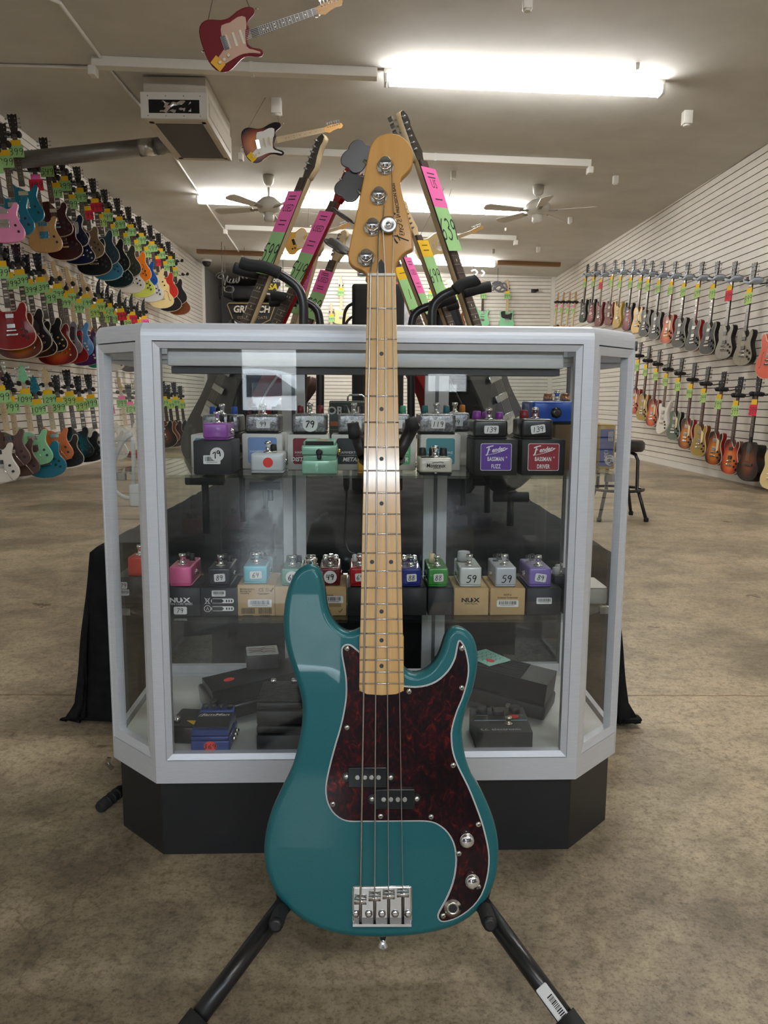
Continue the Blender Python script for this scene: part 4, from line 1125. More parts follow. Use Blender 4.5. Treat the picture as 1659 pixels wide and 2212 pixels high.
def fingerboard(L=.47):
    w0, w1 = .0213, .0275
    return MB().prism([(-w0, 0), (-w1, -L), (w1, -L), (w0, 0)], .002, .0075)
def inlays(block, L=.62):
    mb = MB()
    for n in (3, 5, 7, 9, 12, 15, 17):
        y = -L*(1-2**(-(n-.5)/12)); h = L*(2**(-(n-1)/12)-2**(-n/12))*.36
        if block: mb.box(-.017, y-h, .0074, .017, y+h, .0079)
        else:
            for dx in ((-.009, .009) if n == 12 else (0,)): mb.lathe([(.0034, 0), (.0034, .0004)], (dx, y, .0075), n=8)
    return mb
def frets(L=.62):
    mb = MB()
    for n in range(1, 20):
        y = -L*(1-2**(-n/12)); w = .0213+(.0062*(-y)/.47)
        if y > -.465: mb.box(-w, y-.0011, .0074, w, y+.0011, .0086)
    return mb
def neckback(): 
    mb = MB(); secs = []
    for y in (0, -.25, -.47):
        w = .0213+.0062*(-y)/.47
        secs.append([(-w*math.cos(PI*j/6), y, .002-(.018+.004*(-y))*math.sin(PI*j/6)) for j in range(7)])
    return mb.add([p for s_ in secs for p in s_], [(i*7+j, i*7+j+1, (i+1)*7+j+1, (i+1)*7+j) for i in range(2) for j in range(6)], True)
def fholes(sx):
    mb = MB(); pts = [(.085, -.60), (.10, -.607), (.108, -.625), (.108, -.66), (.112, -.70), (.118, -.735), (.13, -.745), (.138, -.735)]
    return mb.ribbon([(x*sx, y) for x, y in pts], [.012, .006, .006, .0075, .0075, .006, .006, .012], .0004, .0003)
def tuners(row):
    mb = MB()
    for i in range(6):
        if row:
            y = .04+i*.023; x0, x1 = -.026-.001*i, -.052-.001*i
        else:
            sd = -1 if i < 3 else 1; y = .065+(i % 3)*.038; x0, x1 = sd*.034, sd*.062
        xa, xb = sorted((x0, x1)); mb.box(xa, y-.003, -.02, xb, y+.003, -.014)
        mb.prism([(x1+.007*math.cos(q*PI/4), y+.009*math.sin(q*PI/4)) for q in range(8)], -.022, -.012)
        px_ = (-.018-.001*i if row else (-.024 if i < 3 else .024))
        mb.lathe([(.0065, -.006), (.005, .004), (.003, .008)], (px_, y, 0), n=8)
    return mb
def cards(pink):
    return MB().box(-.05, -.145, .018, .05, -.098, .0192)
FRAMEW = {}
def guitar(label, kind, M4, fin, head='open', neck='dark', price='399', card=GREENC, top=YELLOWC, guard=None, hw=CHROME, group=None, block=False, headm=None, fh=False, sides=None, pk=None, bind=True, trem=False, detail=True, name='electric_guitar', kn=None, cards_on=True, sc=1.0, plate=False, hs=1.0):
    t = thing(name, label, 'guitar', M4 @ M.Scale(sc, 4) if sc != 1 else M4, group)
    th = .045 if kind in ('strat', 'tele', 'dc', 'bird') else .05
    if name == 'acoustic_guitar': th = .09
    two = sides is not None
    obj('body', gmesh(('body', kind, th), lambda: MB().prism(shape(kind), -th, 0, .007 if kind in ('strat', 'bird') else .0035, 3 if kind == 'strat' else 2)), fin if not two else sides, t)
    if two: obj('top', gmesh(('top', kind), lambda: MB().prism(inset(shape(kind), .0035), -.004, .0012, .001, 1)), fin, t)
    if bind and kind in ('lp', 'es', 'round'):
        obj('binding', gmesh(('bind', kind), lambda: MB().prism(inset(shape(kind), -.0006), -.006, .0004, .0015, 1)), WBIND, t)
        if not two: obj('top', gmesh(('top', kind), lambda: MB().prism(inset(shape(kind), .0035), -.004, .0012, .001, 1)), fin, t)
    L = .47 if kind != 'tele' else .475
    if name == 'acoustic_guitar': L = .42
    nm_ = MAPLEP if neck == 'maple' else ROSE
    back = {'maple': MAPLEP, 'mid': MAPLEP}.get(neck, sides or (fin if kind in ('es', 'lp', 'round') else MAPLEP))
    obj('neck', gmesh('neck', neckback), back, t)
    f_ = obj('fingerboard', gmesh(('fb', L), lambda: fingerboard(L)), nm_, t)
    if detail:
        obj('inlay_set', gmesh(('inl', block), lambda: inlays(block)), WBIND if neck != 'maple' else BLACK, f_)
        obj('fret_set', gmesh('frets', frets), TUNM, f_)
    hm = headm or ({'maple': MAPLEP, 'mid': MAPLEP}.get(neck, mat('black_headplate', (.012, .011, .011), .25, 0, .6)) if head != 'point' else fin)
    h_ = obj('headstock', gmesh(('head', head), lambda: MB().prism(HEADS[head], -.014, 0, .002, 1)), hm, t)
    obj('tuner_set', gmesh(('tun', head == 'row'), lambda: tuners(head == 'row')), TUNM, h_)
    if hs != 1: h_.scale = (.92, hs, 1)
    if plate: obj('head_plate', gmesh(('plate', head), lambda: MB().prism(inset(smooth_loop(HEADS[head], 1), .0016), 0, .0009)), mat('black_headplate', (.012, .011, .011), .25, 0, .6), h_)
    ztop = .0012
    if guard and kind in GUARD:
        obj('pickguard', gmesh(('pg', kind), lambda: MB().prism(smooth_loop(GUARD[kind], 2), ztop, ztop+.0025, .0006, 1)), guard, t)
    if fh:
        for sx in (-1, 1): obj('sound_hole', gmesh(('fh', sx), lambda: MB(T(0, 0, .001)).add(fholes(sx).v, fholes(sx).f)), BLACK, t)
    if name == 'acoustic_guitar':
        obj('sound_hole', MB().lathe([(.05, 0), (.05, .0006)], (0, -.53, ztop), n=24), BLACK, t)
        obj('bridge', MB().bbox(-.08, -.70, ztop, .08, -.675, ztop+.008, .004), ROSE, t)
    else:
        for (y, w, h) in PKX.get(kind, [(-.545, .07, .038), (-.635, .07, .038)]):
            obj('pickup', gmesh(('pk', w, h), lambda: MB().bbox(-w/2, -h/2, 0, w/2, h/2, .006, .003)), pk or CHRP, t, T(0, y, ztop+.002))
        yb = -.655 if kind in ('strat', 'dc') else -.675
        obj('bridge', gmesh(('br', kind in ('strat', 'tele', 'dc')), lambda: (MB().bbox(-.042, -.02, 0, .042, .02, .008, .003) if kind in ('strat', 'tele', 'dc') else MB().bbox(-.042, -.007, 0, .042, .007, .014, .003))), hw, t, T(0, yb, ztop))
        if kind in ('lp', 'es', 'round'):
            obj('tailpiece', gmesh('tail', lambda: MB().bbox(-.05, -.009, 0, .05, .009, .013, .004)), hw, t, T(0, yb-.038, ztop))
        if trem: obj('tremolo_arm', gmesh('trem', lambda: MB().tube([(.03, -.66, .012), (.045, -.70, .02), (.10, -.79, .022)], .003, 6)), hw, t)
        if detail:
            kk = KNX.get(kind, KN4)
            for (x, y) in kk:
                obj('control_knob', gmesh('knob', lambda: MB().lathe([(.012, 0), (.011, .012), (.008, .0135)], n=12)), kn or (WBIND if kind == 'strat' else BLKP), t, T(x, y, ztop))
    if detail:
        mb = gmesh(('strs', kind), lambda: strset(-.655 if kind != 'lp' else -.675))
        obj('string_set', mb, STR, t)
    if cards_on:
        if top is not None:
            obj('product_card', gmesh('pcard', lambda: MB().box(-.046, -.112, .016, .046, -.058, .0168)), top, t, M.Rotation(R(random.uniform(-3, 3)), 4, 'Z'))
        c = obj('price_card', gmesh('gcard', lambda: MB().box(-.066, -.215, .017, .066, -.108, .0178)), card, t, M.Rotation(R(random.uniform(-4, 4)), 4, 'Z'))
        if price: obj('price_figures', gmesh(('price', price), lambda: scribble(price, .062 if len(price) < 4 else .05, .0055)), INK, c, T(0, -.163, .0179))
    return t
def strset(yb):
    mb = MB()
    for i in range(6):
        x0 = -.0175+i*.007; x1 = -.026+i*.0104
        mb.box(x0, 0, 0, x0, 0, 0) if False else mb.add([(x0-.0006, .0, .009), (x0+.0006, .0, .009), (x1+.0006, yb, .012), (x1-.0006, yb, .012)], [(0, 1, 2, 3)])
    return mb
ORD = 'first second third fourth fifth sixth seventh eighth ninth tenth eleventh twelfth thirteenth fourteenth fifteenth sixteenth seventeenth eighteenth nineteenth twentieth twenty-first twenty-second twenty-third twenty-fourth twenty-fifth twenty-sixth twenty-seventh'.split()
PADB = mat('hanger_foam', (.012, .012, .012), .8)
PADSHEEN = mat('vinyl_pad_sheen', srgb(168, 182, 200), .35)  # grey-blue is the window's reflection on shiny vinyl, put into the colour
HARM = mat('hanger_steel', (.02, .02, .021), .35, .3)
def hanger(M4, wallx, label, pad=PADB, group=None):
    """M4: the frame of the guitar it holds; the arm runs to the wall"""
    o = M4 @ V((0, -.008, -.03))
    t = thing('wall_hanger', label, 'guitar hanger', T(*o), group)
    Ii = t.matrix_world.inverted()
    q = lambda x, y, z: Ii @ (M4 @ V((x, y, z)))
    s_ = 1 if wallx > 0 else -1
    wx = wallx-s_*.016
    wp = Ii @ V((wx, o.y+.01, o.z+.005))
    bk = q(0, -.006, -.05)
    obj('arm', MB().tube([wp, (wp*.35+bk*.65)+V((0, 0, -.01)), bk], .006, 6), HARM, t)
    obj('wall_plate', MB().box(min(wp.x, wp.x-s_*.006), wp.y-.02, wp.z-.035, max(wp.x, wp.x-s_*.006), wp.y+.02, wp.z+.035), HARM, t)
    if pad is PADSHEEN:      # broad shield pads, window sheen painted on their vinyl tops, dark beneath
        for sd in (-1, 1):
            mm = Ii @ M4 @ frame((sd*.052, .004, -.015), V((1, sd*.28, 0)).normalized(), V((0, 0, 1)), V((sd*.28, -1, 0)).normalized())
            pp = obj('padded_prong', gmesh('shield', lambda: MB().prism([(-.045, -.05), (.04, -.045), (.062, 0), (.04, .055), (-.01, .07), (-.045, .05)], -.016, .016, .010, 2)), pad, t, mm @ M.Rotation(R(180), 4, 'X'))
            obj('dark_underside', gmesh('shield2', lambda: MB().prism([(-.043, -.048), (.04, -.043), (.06, 0), (.04, .053), (-.01, .068), (-.043, .048)], .006, .020, .006, 1)), PADB, pp, M.Rotation(R(180), 4, 'X') @ M.Rotation(R(180), 4, 'X'))
    else:
        for sd in (-1, 1):
            obj('padded_prong', MB().tube([q(sd*.012, -.006, -.045), q(sd*.036, -.006, -.04), q(sd*.043, -.006, -.01), q(sd*.043, -.004, .035), q(sd*.04, .004, .045)], [.012, .021, .024, .024, .016], 8), pad, t)
    return t
def Cc(r, g, b): return srgb(r, g, b)
G_ = {}
FIN = {
 'teal': gloss('teal', Cc(24, 112, 138)), 'pink': gloss('pink', Cc(236, 150, 196)), 'natural': wood('natural_body', srgb(186, 138, 78), srgb(204, 158, 96), .4, .6), 'burgundy': gloss('burgundy', Cc(52, 10, 16)),
 'navy': gloss('navy', Cc(14, 24, 56)), 'bronze': gloss('bronze', Cc(120, 98, 72), .3), 'black': gloss('black', (.006, .006, .007)), 'slate': gloss('slate_blue', Cc(36, 62, 76)), 'sky': gloss('sky', Cc(56, 128, 160)),
 'forest': gloss('forest', Cc(8, 34, 34)), 'olive': gloss('olive', Cc(52, 54, 44)), 'white': gloss('white', Cc(222, 216, 206)), 'lime': gloss('lime', Cc(184, 196, 84)), 'orange': gloss('orange', Cc(214, 112, 18)),
 'silver': gloss('silver', Cc(206, 204, 202)), 'blue': gloss('blue', Cc(16, 74, 150)), 'cream': gloss('cream', Cc(228, 204, 146)), 'red': gloss('red', Cc(196, 40, 20)), 'amber': gloss('amber', Cc(112, 56, 16)),
 'cherry': gloss('cherry', Cc(134, 12, 16)), 'grey': gloss('grey', Cc(120, 120, 124)), 'lblue': gloss('light_blue', Cc(78, 140, 198)), 'purple': gloss('purple', Cc(74, 32, 84)), 'walnut': wood('walnut_body', srgb(74, 46, 36), srgb(92, 60, 48), .5, .2),
 'green': gloss('sea_green', Cc(28, 150, 120)), 'mint': gloss('mint', Cc(140, 206, 160)), 'flame': wood('flame_orange', srgb(196, 92, 14), srgb(214, 112, 24), .3, .9, (3, 16, 3), 7), 'tealdk': burst('teal_burst', Cc(14, 100, 108), Cc(8, 48, 56), Cc(4, 10, 14)),
 'wine': gloss('wine', Cc(96, 14, 22)), 'gold': gloss('gold', Cc(168, 138, 62), .4), 'charcoal': gloss('charcoal', Cc(38, 40, 40)), 'sagebrush': gloss('sage', Cc(88, 104, 90), .2), 'salmon': gloss('salmon', Cc(214, 96, 72)),
 'sun': burst('tobacco_burst', Cc(206, 128, 30), Cc(150, 70, 14), Cc(24, 12, 8)), 'amburst': burst('amber_burst', Cc(206, 140, 24), Cc(160, 84, 20), Cc(96, 40, 14)), 'cburst': burst('cherry_burst', Cc(210, 112, 40), Cc(178, 60, 26), Cc(110, 18, 18)),
 'dburst': burst('dark_burst', Cc(112, 56, 20), Cc(60, 26, 12), Cc(16, 9, 7)), 'brburst': burst('brown_burst', Cc(120, 80, 44), Cc(70, 40, 24), Cc(14, 10, 9)), 'rburst': burst('red_burst', Cc(150, 70, 84), Cc(110, 30, 44), Cc(14, 10, 12)),
 'orb': burst('orange_burst', Cc(222, 126, 60), Cc(190, 66, 30), Cc(80, 14, 10)), 'driftg': wood('drift_grey', srgb(120, 116, 104), srgb(150, 142, 126), .4, .6, (16, 2, 3), 5), 'drifto': wood('drift_olive', srgb(112, 104, 82), srgb(140, 130, 104), .4, .6, (16, 2, 3), 5),
 'yellowm': wood('butter', srgb(226, 180, 84), srgb(238, 196, 104), .35, .8), 'blackgrey': gloss('blackgrey', Cc(22, 23, 25)),
}
SIDE = {'wine': FIN['cherry'], 'mah': MAHOG}
# ---- left wall: the guitars face the shop front; two hanger depths alternate
XG = -3.36
def leftframe(px, py, dx=0.0):
    """frame of a guitar whose price card is seen at px,py"""
    X = XG+dx
    zc = F*(-X)/(806-px)
    p = atdepth(px, py, zc)
    y = V((-.10, 0, .995)).normalized(); z = V((.20, -.98, .02))
    z = (z-y*z.dot(y)).normalized(); x = y.cross(z)
    return frame(p, x, y, z) @ T(0, .163, 0)
GR, LM, RD, PK = GREENC, GREENB, REDC, PINKC
# px, py (card centre), finish, kind, price, card, extras
ROW1 = [
 (-9, 363, 'pink', 'dc', '', GR, dict(guard=CREAM, neck='dark', bind=False), 'pink double-cutaway'),
 (14, 351, 'teal', 'dc', '399', GR, dict(guard=CREAM), 'metallic teal twin-horn'),
 (37, 329, 'teal', 'dc', '399', GR, dict(guard=CREAM), 'metallic teal double-cutaway'),
 (80, 401, 'natural', 'dc', '499', RD, dict(top=PINKC, pk=CHRP), 'natural wood'),
 (103, 372, 'burgundy', 'lp', '549', GR, dict(), 'dark burgundy single-cutaway'),
 (122, 418, 'burgundy', 'round', '549', GR, dict(block=True), 'burgundy hollow-body'),
 (140, 403, 'navy', 'lp', '399', GR, dict(guard=mat('silver_guard', (.45, .45, .48), .3, .3), block=True), 'navy single-cutaway with silver pickguard'),
 (156, 442, 'navy', 'lp', '399', GR, dict(block=True, kn=CHROME), 'navy single-cutaway'),
 (174, 427, 'bronze', 'round', '349', GR, dict(), 'bronze hollow-body'),
 (189, 466, 'black', 'es', '499', RD, dict(fh=False), 'large black hollow-body'),
 (207, 449, 'slate', 'es', '499', RD, dict(block=True), 'slate-blue twin-horn'),
 (218, 482, 'sky', 'round', '699', LM, dict(hw=GOLDM, block=True), 'sky-blue hollow-body'),
 (232, 470, 'black', 'es', '799', GR, dict(hw=GOLDM), 'glossy black gold-trimmed'),
 (243, 503, 'forest', 'round', '299', GR, dict(hw=GOLDM), 'dark green gold-trimmed'),
 (259, 486, 'olive', 'es', '899', GR, dict(), 'olive-black twin-horn'),
 (270, 521, 'white', 'round', '389', GR, dict(), 'off-white hollow-body'),
 (283, 502, 'orange', 'es', '799', GR, dict(hw=GOLDM, fh=True), 'bright orange twin-horn'),
 (294, 535, 'lime', 'round', '399', LM, dict(fh=True), 'lime-yellow hollow-body'),
 (305, 520, 'blue', 'dc', '799', GR, dict(guard=PAPER), 'royal blue'),
 (315, 549, 'silver', 'round', '299', LM, dict(fh=True), 'silver-white hollow-body'),
 (329, 537, 'cream', 'dc', '599', GR, dict(), 'pale cream double-cutaway'),
 (339, 568, 'cream', 'round', '499', RD, dict(fh=True), 'cream hollow-body with f-holes'),
 (347, 552, 'red', 'es', '499', GR, dict(fh=True), 'orange-red twin-horn'),
 (357, 579, 'black', 'round', '109', GR, dict(kn=CHROME), 'black hollow-body'),
 (368, 568, 'black', 'es', '799', GR, dict(kn=CHROME), 'shiny black twin-horn'),
 (378, 591, 'amber', 'round', '599', LM, dict(hw=GOLDM), 'amber-brown hollow-body'),
]
ROW2 = [
 (6, 590, 'cherry', 'es', '599', GR, dict(fh=True, block=True), 'cherry red'),
 (21, 614, 'amburst', 'es', '1499', GR, dict(guard=BLACK, block=True, fh=True, kn=CHROME), 'amber sunburst'),
 (45, 607, 'black', 'es', '1399', GR, dict(block=True, kn=CHROME, guard=BLACK), 'black hollow-body'),
 (65, 627, 'brburst', 'lp', '2399', GR, dict(block=True, hw=CHROME, guard=CHRP), 'brown burst'),
 (90, 622, 'black', 'lp', '1399', GR, dict(block=True, kn=GOLDM), 'black single-cutaway'),
 (106, 645, 'cburst', 'es', '999', GR, dict(kn=GOLDM, head='row', headm=MAPLEP), 'cherry sunburst'),
 (126, 635, 'grey', 'tele', '1299', GR, dict(guard=BLACK, head='row', headm=MAPLEP), 'silver-grey'),
 (140, 655, 'cherry', 'tele', '1099', GR, dict(guard=BLACK, head='row', headm=MAPLEP), 'red black-guarded'),
 (154, 645, 'lblue', 'strat', '1799', GR, dict(neck='maple', head='row'), 'light blue'),
 (170, 666, 'purple', 'strat', '1899', GR, dict(head='row', headm=MAPLEP), 'dark purple'),
 (186, 655, 'walnut', 'strat', '1199', GR, dict(neck='maple', head='row'), 'dark walnut'),
 (201, 677, 'green', 'strat', '1599', LM, dict(head='row', headm=MAPLEP, guard=BLACK), 'sea-green'),
 (217, 665, 'cherry', 'strat', '1399', LM, dict(head='blade', headm=BLACK), 'deep red'),
 (225, 688, 'white', 'lp', '899', LM, dict(head='blade', headm=BLACK), 'white single-cutaway'),
 (236, 674, 'amber', 'strat', '1129', GR, dict(head='blade', headm=BLACK), 'brown'),
 (245, 690, 'black', 'strat', '829', GR, dict(head='blade', headm=BLACK), 'black'),
 (262, 684, 'white', 'strat', '499', RD, dict(head='blade', headm=BLACK), 'white'),
 (274, 700, 'navy', 'strat', '629', LM, dict(head='blade', headm=BLACK), 'navy'),
 (287, 690, 'pink', 'strat', '499', RD, dict(head='blade', headm=BLACK), 'bright pink'),
 (300, 706, 'lblue', 'strat', '529', LM, dict(head='blade', headm=BLACK), 'pale blue'),
 (313, 698, 'charcoal', 'strat', '629', PK, dict(head='blade', headm=BLACK), 'charcoal'),
]
ROW3 = [
 (-22, 886, 'white', 'dc', '1099', GR, dict(trem=True, pk=BLKP), 'cream white'),
 (4, 858, 'walnut', 'dc', '999', GR, dict(neck='maple', head='point', trem=True, pk=BLKP), 'walnut brown tall-hung'),
 (26, 881, 'walnut', 'dc', '799', GR, dict(neck='maple', head='point', trem=True, pk=BLKP, headm=FIN['charcoal']), 'walnut brown low-hung'),
 (57, 863, 'mint', 'dc', '1099', GR, dict(neck='maple', head='point', trem=True), 'mint green'),
 (82, 885, 'teal', 'round', '1099', GR, dict(head='point', bind=False, pk=BLKP), 'ocean blue'),
 (106, 864, 'flame', 'dc', '1299', GR, dict(neck='maple', head='point', headm=MAPLEP, trem=True), 'flamed orange'),
 (129, 880, 'charcoal', 'lp', '399', GR, dict(pk=BLKP), 'grey black-edged'),
 (152, 866, 'tealdk', 'lp', '399', GREENB, dict(pk=BLKP, bind=False), 'dark teal burst'),
 (175, 877, 'black', 'lp', '999', GREENB, dict(block=True, bind=False, pk=BLKP), 'black single-cutaway'),
 (198, 871, 'white', 'lp', '999', GR, dict(block=True, pk=BLKP, bind=False), 'ivory white single-cutaway'),
 (236, 886, 'silver', 'strat', '119', PK, dict(neck='maple', head='row', top=PINKC), 'pale silver'),
 (265, 872, 'white', 'strat', '499', GR, dict(neck='maple', head='row', top=PINKC, guard=PAPER), 'white used'),
 (283, 884, 'orb', 'es', '129', GR, dict(top=PINKC), 'orange-brown used'),
 (300, 872, 'cream', 'tele', '429', GR, dict(neck='maple', head='row', top=PINKC), 'cream used'),
 (316, 884, 'black', 'strat', '329', GR, dict(neck='maple', head='row', top=PINKC), 'black used'),
 (345, 874, 'dburst', 'es', '519', GR, dict(), 'dark sunburst'),
 (356, 870, 'amber', 'lp', '499', LM, dict(), 'brown'),
 (367, 876, 'burgundy', 'es', '599', LM, dict(), 'dark red-brown'),
 (380, 870, 'black', 'lp', '699', GR, dict(), 'small black'),
 (393, 876, 'cherry', 'dc', '799', LM, dict(), 'red-brown'),
]
NMK = {'strat': 'solid-body guitar', 'tele': 'solid-body guitar', 'lp': 'guitar', 'es': 'guitar', 'dc': 'guitar', 'round': 'guitar', 'bird': 'guitar'}
def hang_left(rows, rname, far):
    for i, (px, py, fin, kind, price, card, ex, desc) in enumerate(rows):
        m = leftframe(px, py)
        k = dict(ex); 
        if px > 215: k.setdefault('detail', px < far)
        g = guitar(f'{desc} {NMK[kind]}, {ORD[i]} from the front in the {rname} row, left wall', kind, m, FIN[fin], price=price, card=card, group=f'guitars in the {rname} row on the left wall', **k)
        hanger(m, XL, f'black padded hanger holding the {ORD[i]} guitar of the {rname} row, left wall', group=f'hangers of the {rname} row on the left wall')
hang_left(ROW1, 'top', 330); hang_left(ROW2, 'middle', 260); hang_left(ROW3, 'bottom', 300)
for px, py, lb in ((388, 563, 'upper'), (400, 592, 'lower')):
    m = leftframe(px, py)
    hanger(m @ T(0, -.16, 0), XL, f'empty {lb} hanger at the far end of the left wall')
# ---- right wall: the guitars hang flat against the boards
def rightframe(px, py, X):
    p = onplane(px, py, V((X, 0, 0)), V((1, 0, 0)))
    y = V((.062, .0, 1)).normalized(); z = V((-1, -.10, .06)); z = (z-y*z.dot(y)).normalized(); x = y.cross(z)
    return frame(p, x, y, z)
RR1 = [
 (1267, 594, 'blackgrey', 'strat', LM, dict(sides=FIN['black']), 'black white-edged offset'),
 (1285, 591, 'rburst', 'strat', LM, dict(sides=FIN['black']), 'red-black burst'),
 (1302, 595, 'wine', 'strat', RD, dict(), 'wine red'),
 (1325, 588, 'wine', 'dc', LM, dict(), 'deep wine red'),
 (1343, 590, 'gold', 'strat', LM, dict(), 'yellow-gold'),
 (1366, 590, 'rburst', 'strat', LM, dict(sides=FIN['black']), 'pink-black burst'),
 (1387, 590, 'yellowm', 'lp', LM, dict(guard=CREAM, sides=FIN['amber']), 'honey amber'),
 (1404, 594, 'blackgrey', 'lp', LM, dict(sides=FIN['black']), 'smoky black'),
 (1427, 596, 'charcoal', 'lp', LM, dict(sides=FIN['black']), 'charcoal black'),
 (1454, 598, 'cburst', 'lp', LM, dict(guard=CREAM, sides=FIN['cherry']), 'cherry sunburst'),
 (1481, 601, 'blackgrey', 'lp', LM, dict(block=True, sides=FIN['black']), 'black block-inlaid'),
 (1512, 602, 'charcoal', 'lp', LM, dict(block=True, sides=FIN['cherry']), 'charcoal red-backed'),
 (1545, 602, 'blackgrey', 'lp', LM, dict(block=True, sides=FIN['black']), 'glossy black'),
 (1582, 604, 'driftg', 'lp', RD, dict(bind=False, sides=FIN['black'], pk=BLKP), 'weathered grey'),
 (1624, 609, 'drifto', 'lp', LM, dict(bind=False, sides=FIN['black'], pk=BLKP), 'weathered olive-grey'),
 (1682, 616, 'salmon', 'es', LM, dict(fh=True), 'salmon red hollow-body'),
]
RR2 = [
 (1381, 768, 'cburst', 'lp', LM, dict(guard=CREAM, sides=FIN['cherry']), 'cherry burst'),
 (1399, 778, 'gold', 'lp', LM, dict(guard=CREAM, sides=FIN['amber']), 'dull gold'),
 (1421, 786, 'orb', 'lp', LM, dict(guard=CREAM, sides=FIN['cherry']), 'orange-red burst'),
 (1443, 797, 'white', 'bird', LM, dict(hw=GOLDM), 'white winged'),
 (1469, 806, 'sagebrush', 'lp', LM, dict(guard=CREAM, sides=FIN['black']), 'sage-grey'),
 (1496, 819, 'sun', 'lp', LM, dict(guard=CREAM, sides=FIN['cherry']), 'tobacco sunburst'),
 (1525, 828, 'gold', 'lp', LM, dict(guard=CREAM, sides=FIN['amber']), 'bright gold'),
 (1559, 840, 'sun', 'lp', LM, dict(guard=CREAM, sides=FIN['cherry']), 'amber-black sunburst'),
 (1595, 853, 'orb', 'lp', LM, dict(sides=MAHOG, pk=BLKP), 'orange cherry burst'),
 (1635, 850, 'dburst', 'round', RD, dict(bind=False, name='acoustic_guitar'), 'dark brown sunburst acoustic'),
 (1688, 866, 'cream', 'lp', LM, dict(sides=FIN['cream']), 'cream'),
]
def hang_right(rows, rname, X, pad):
    for i, (px, py, fin, kind, card, ex, desc) in enumerate(rows):
        m = rightframe(px, py, X)
        d_ = desc if 'acoustic' in desc else desc+' electric'
        g = guitar(f'{d_} guitar, {ORD[len(rows)-1-i]} from the front in the {rname} row, right wall', kind, m, FIN[fin], price=random.choice(['399', '599', '799', '999', '1299', '899']), card=card, group=f'guitars in the {rname} row on the right wall', **ex)
        hanger(m, XR, f'{"grey" if pad is PADSHEEN else "black"} padded hanger holding the {ORD[len(rows)-1-i]} guitar of the {rname} row, right wall', pad, f'hangers of the {rname} row on the right wall')
hang_right(RR1, 'upper', 3.70, PADSHEEN); hang_right(RR2, 'lower', 3.70, PADB)
for i, (px, fin) in enumerate(((1204, 'amber'), (1216, 'natural'), (1229, 'cburst'), (1242, 'cream'))):
    m = rightframe(px, 652, 3.72)
    guitar(f'small far guitar with pink card, {ORD[i]} from the back corner, right wall', 'tele', m, FIN[fin], head='row', neck='maple', headm=AMBER, top=PINKC, card=LM, price='99', detail=False, group='far guitars with pink cards on the right wall')
    hanger(m, XR, f'far black hanger with pink-carded guitar, {ORD[i]} from back corner, right wall')
# ------------------------------------------------------------------ pedals and their boxes in the cabinet
def on(par_inv, p): return par_inv @ p
def cmat(x, y, z): return CAB @ T(x, y, z)
FRONT = lambda x, z, y=-.0004: frame((x, y, z), V((1, 0, 0)), V((0, 0, 1)), V((0, -1, 0)))     # lettering plane on a front face
TAN = mottled('kraft_card', srgb(190, 158, 112), srgb(202, 172, 126), 30, .8)
BOXB = mottled('black_card', (.014, .014, .016), (.02, .02, .023), 30, .55)
BOXG = mottled('charcoal_card', (.028, .029, .033), (.036, .037, .042), 30, .6)
BOXW = mottled('white_card', srgb(212, 210, 204), srgb(222, 220, 214), 30, .6)
def hammer():
    m, nt, b = newmat('hammered_grey'); P(b, rough=.3, metal=.7)
    n = noise(nt, 130, 3, .5, dist=1.5); r = ramp(nt, n.outputs['Fac'], [(.35, (.16, .16, .165)), (.65, (.42, .42, .43))])
    nt.links.new(r.outputs[0], b.inputs['Base Color']); bump(nt, b, n.outputs['Fac'], .8, .001); return m
HAM = hammer()
def barcode(par, m, w, h, ink, seed=1, paper=None):
    if paper: obj('barcode_label', MB(m).bbox(-w*.62, -h*.9, 0, w*.62, h*.75, .0003, .0015), paper, par)
    mb = MB(m); r_ = random.Random(seed); x = -w/2
    while x < w/2:
        q = r_.choice((.0004, .0007, .0011)); mb.box(x, -h*.35, .0003, x+q, h*.5, .0005); x += q+r_.choice((.0005, .0009))
    obj('barcode', mb, ink, par)
    obj('barcode_line', MB(m).box(-w*.4, -h*.62, .0003, w*.4, -h*.54, .0005), ink, par)
def sticker(par, m, txt, w, h, shape='rect', rot=0.0):
    m = m @ M.Rotation(rot, 4, 'Z')
    if shape == 'round': mb = MB(m).prism([(w/2*math.cos(q*PI/14), w/2*math.sin(q*PI/14)) for q in range(28)], -.0001, .0004)
    else: mb = MB(m).prism(rrect(-w/2, -h/2, w/2, h/2, .0025), -.0001, .0004)
    s_ = obj('price_sticker', mb, PAPER, par)
    n = len(txt)
    obj('price_figures', MB(m).add(scribble(txt, h*.62 if shape == 'rect' else h*.44, h*.075, .16, .0006).v, scribble(txt, h*.62 if shape == 'rect' else h*.44, h*.075, .16, .0006).f), INK, s_)
def carton(label, bb, yl, dep, mt_, zb=None, extra=None, cat='box', flap=True):
    """a closed carton: bb = px of its front face"""
    a, c = cab(bb[0], bb[3], yl), cab(bb[2], bb[1], yl)
    z0 = a.z if zb is None else zb
    w = c.x-a.x; h = c.z-z0
    t = thing('pedal_box', label, cat, cmat((a.x+c.x)/2, yl, z0), 'pedal boxes in the cabinet')
    obj('carton', MB().bbox(-w/2, 0, 0, w/2, dep, h, .0012, 1), mt_, t)
    if flap:
        obj('lid_edge', MB().box(-w/2-.0006, .004, h-.0105, -w/2+.0002, dep-.002, h-.010), BLACK, t)
        obj('lid_flap', MB().box(-w/2+.001, .0008, h-.0001, w/2-.001, dep*.96, h+.0007), mt_, t)
    t['h'] = h; t['top'] = z0+h; t['x0'] = a.x; t['x1'] = c.x; t['w'] = w
    if extra: extra(t, w, h)
    return t
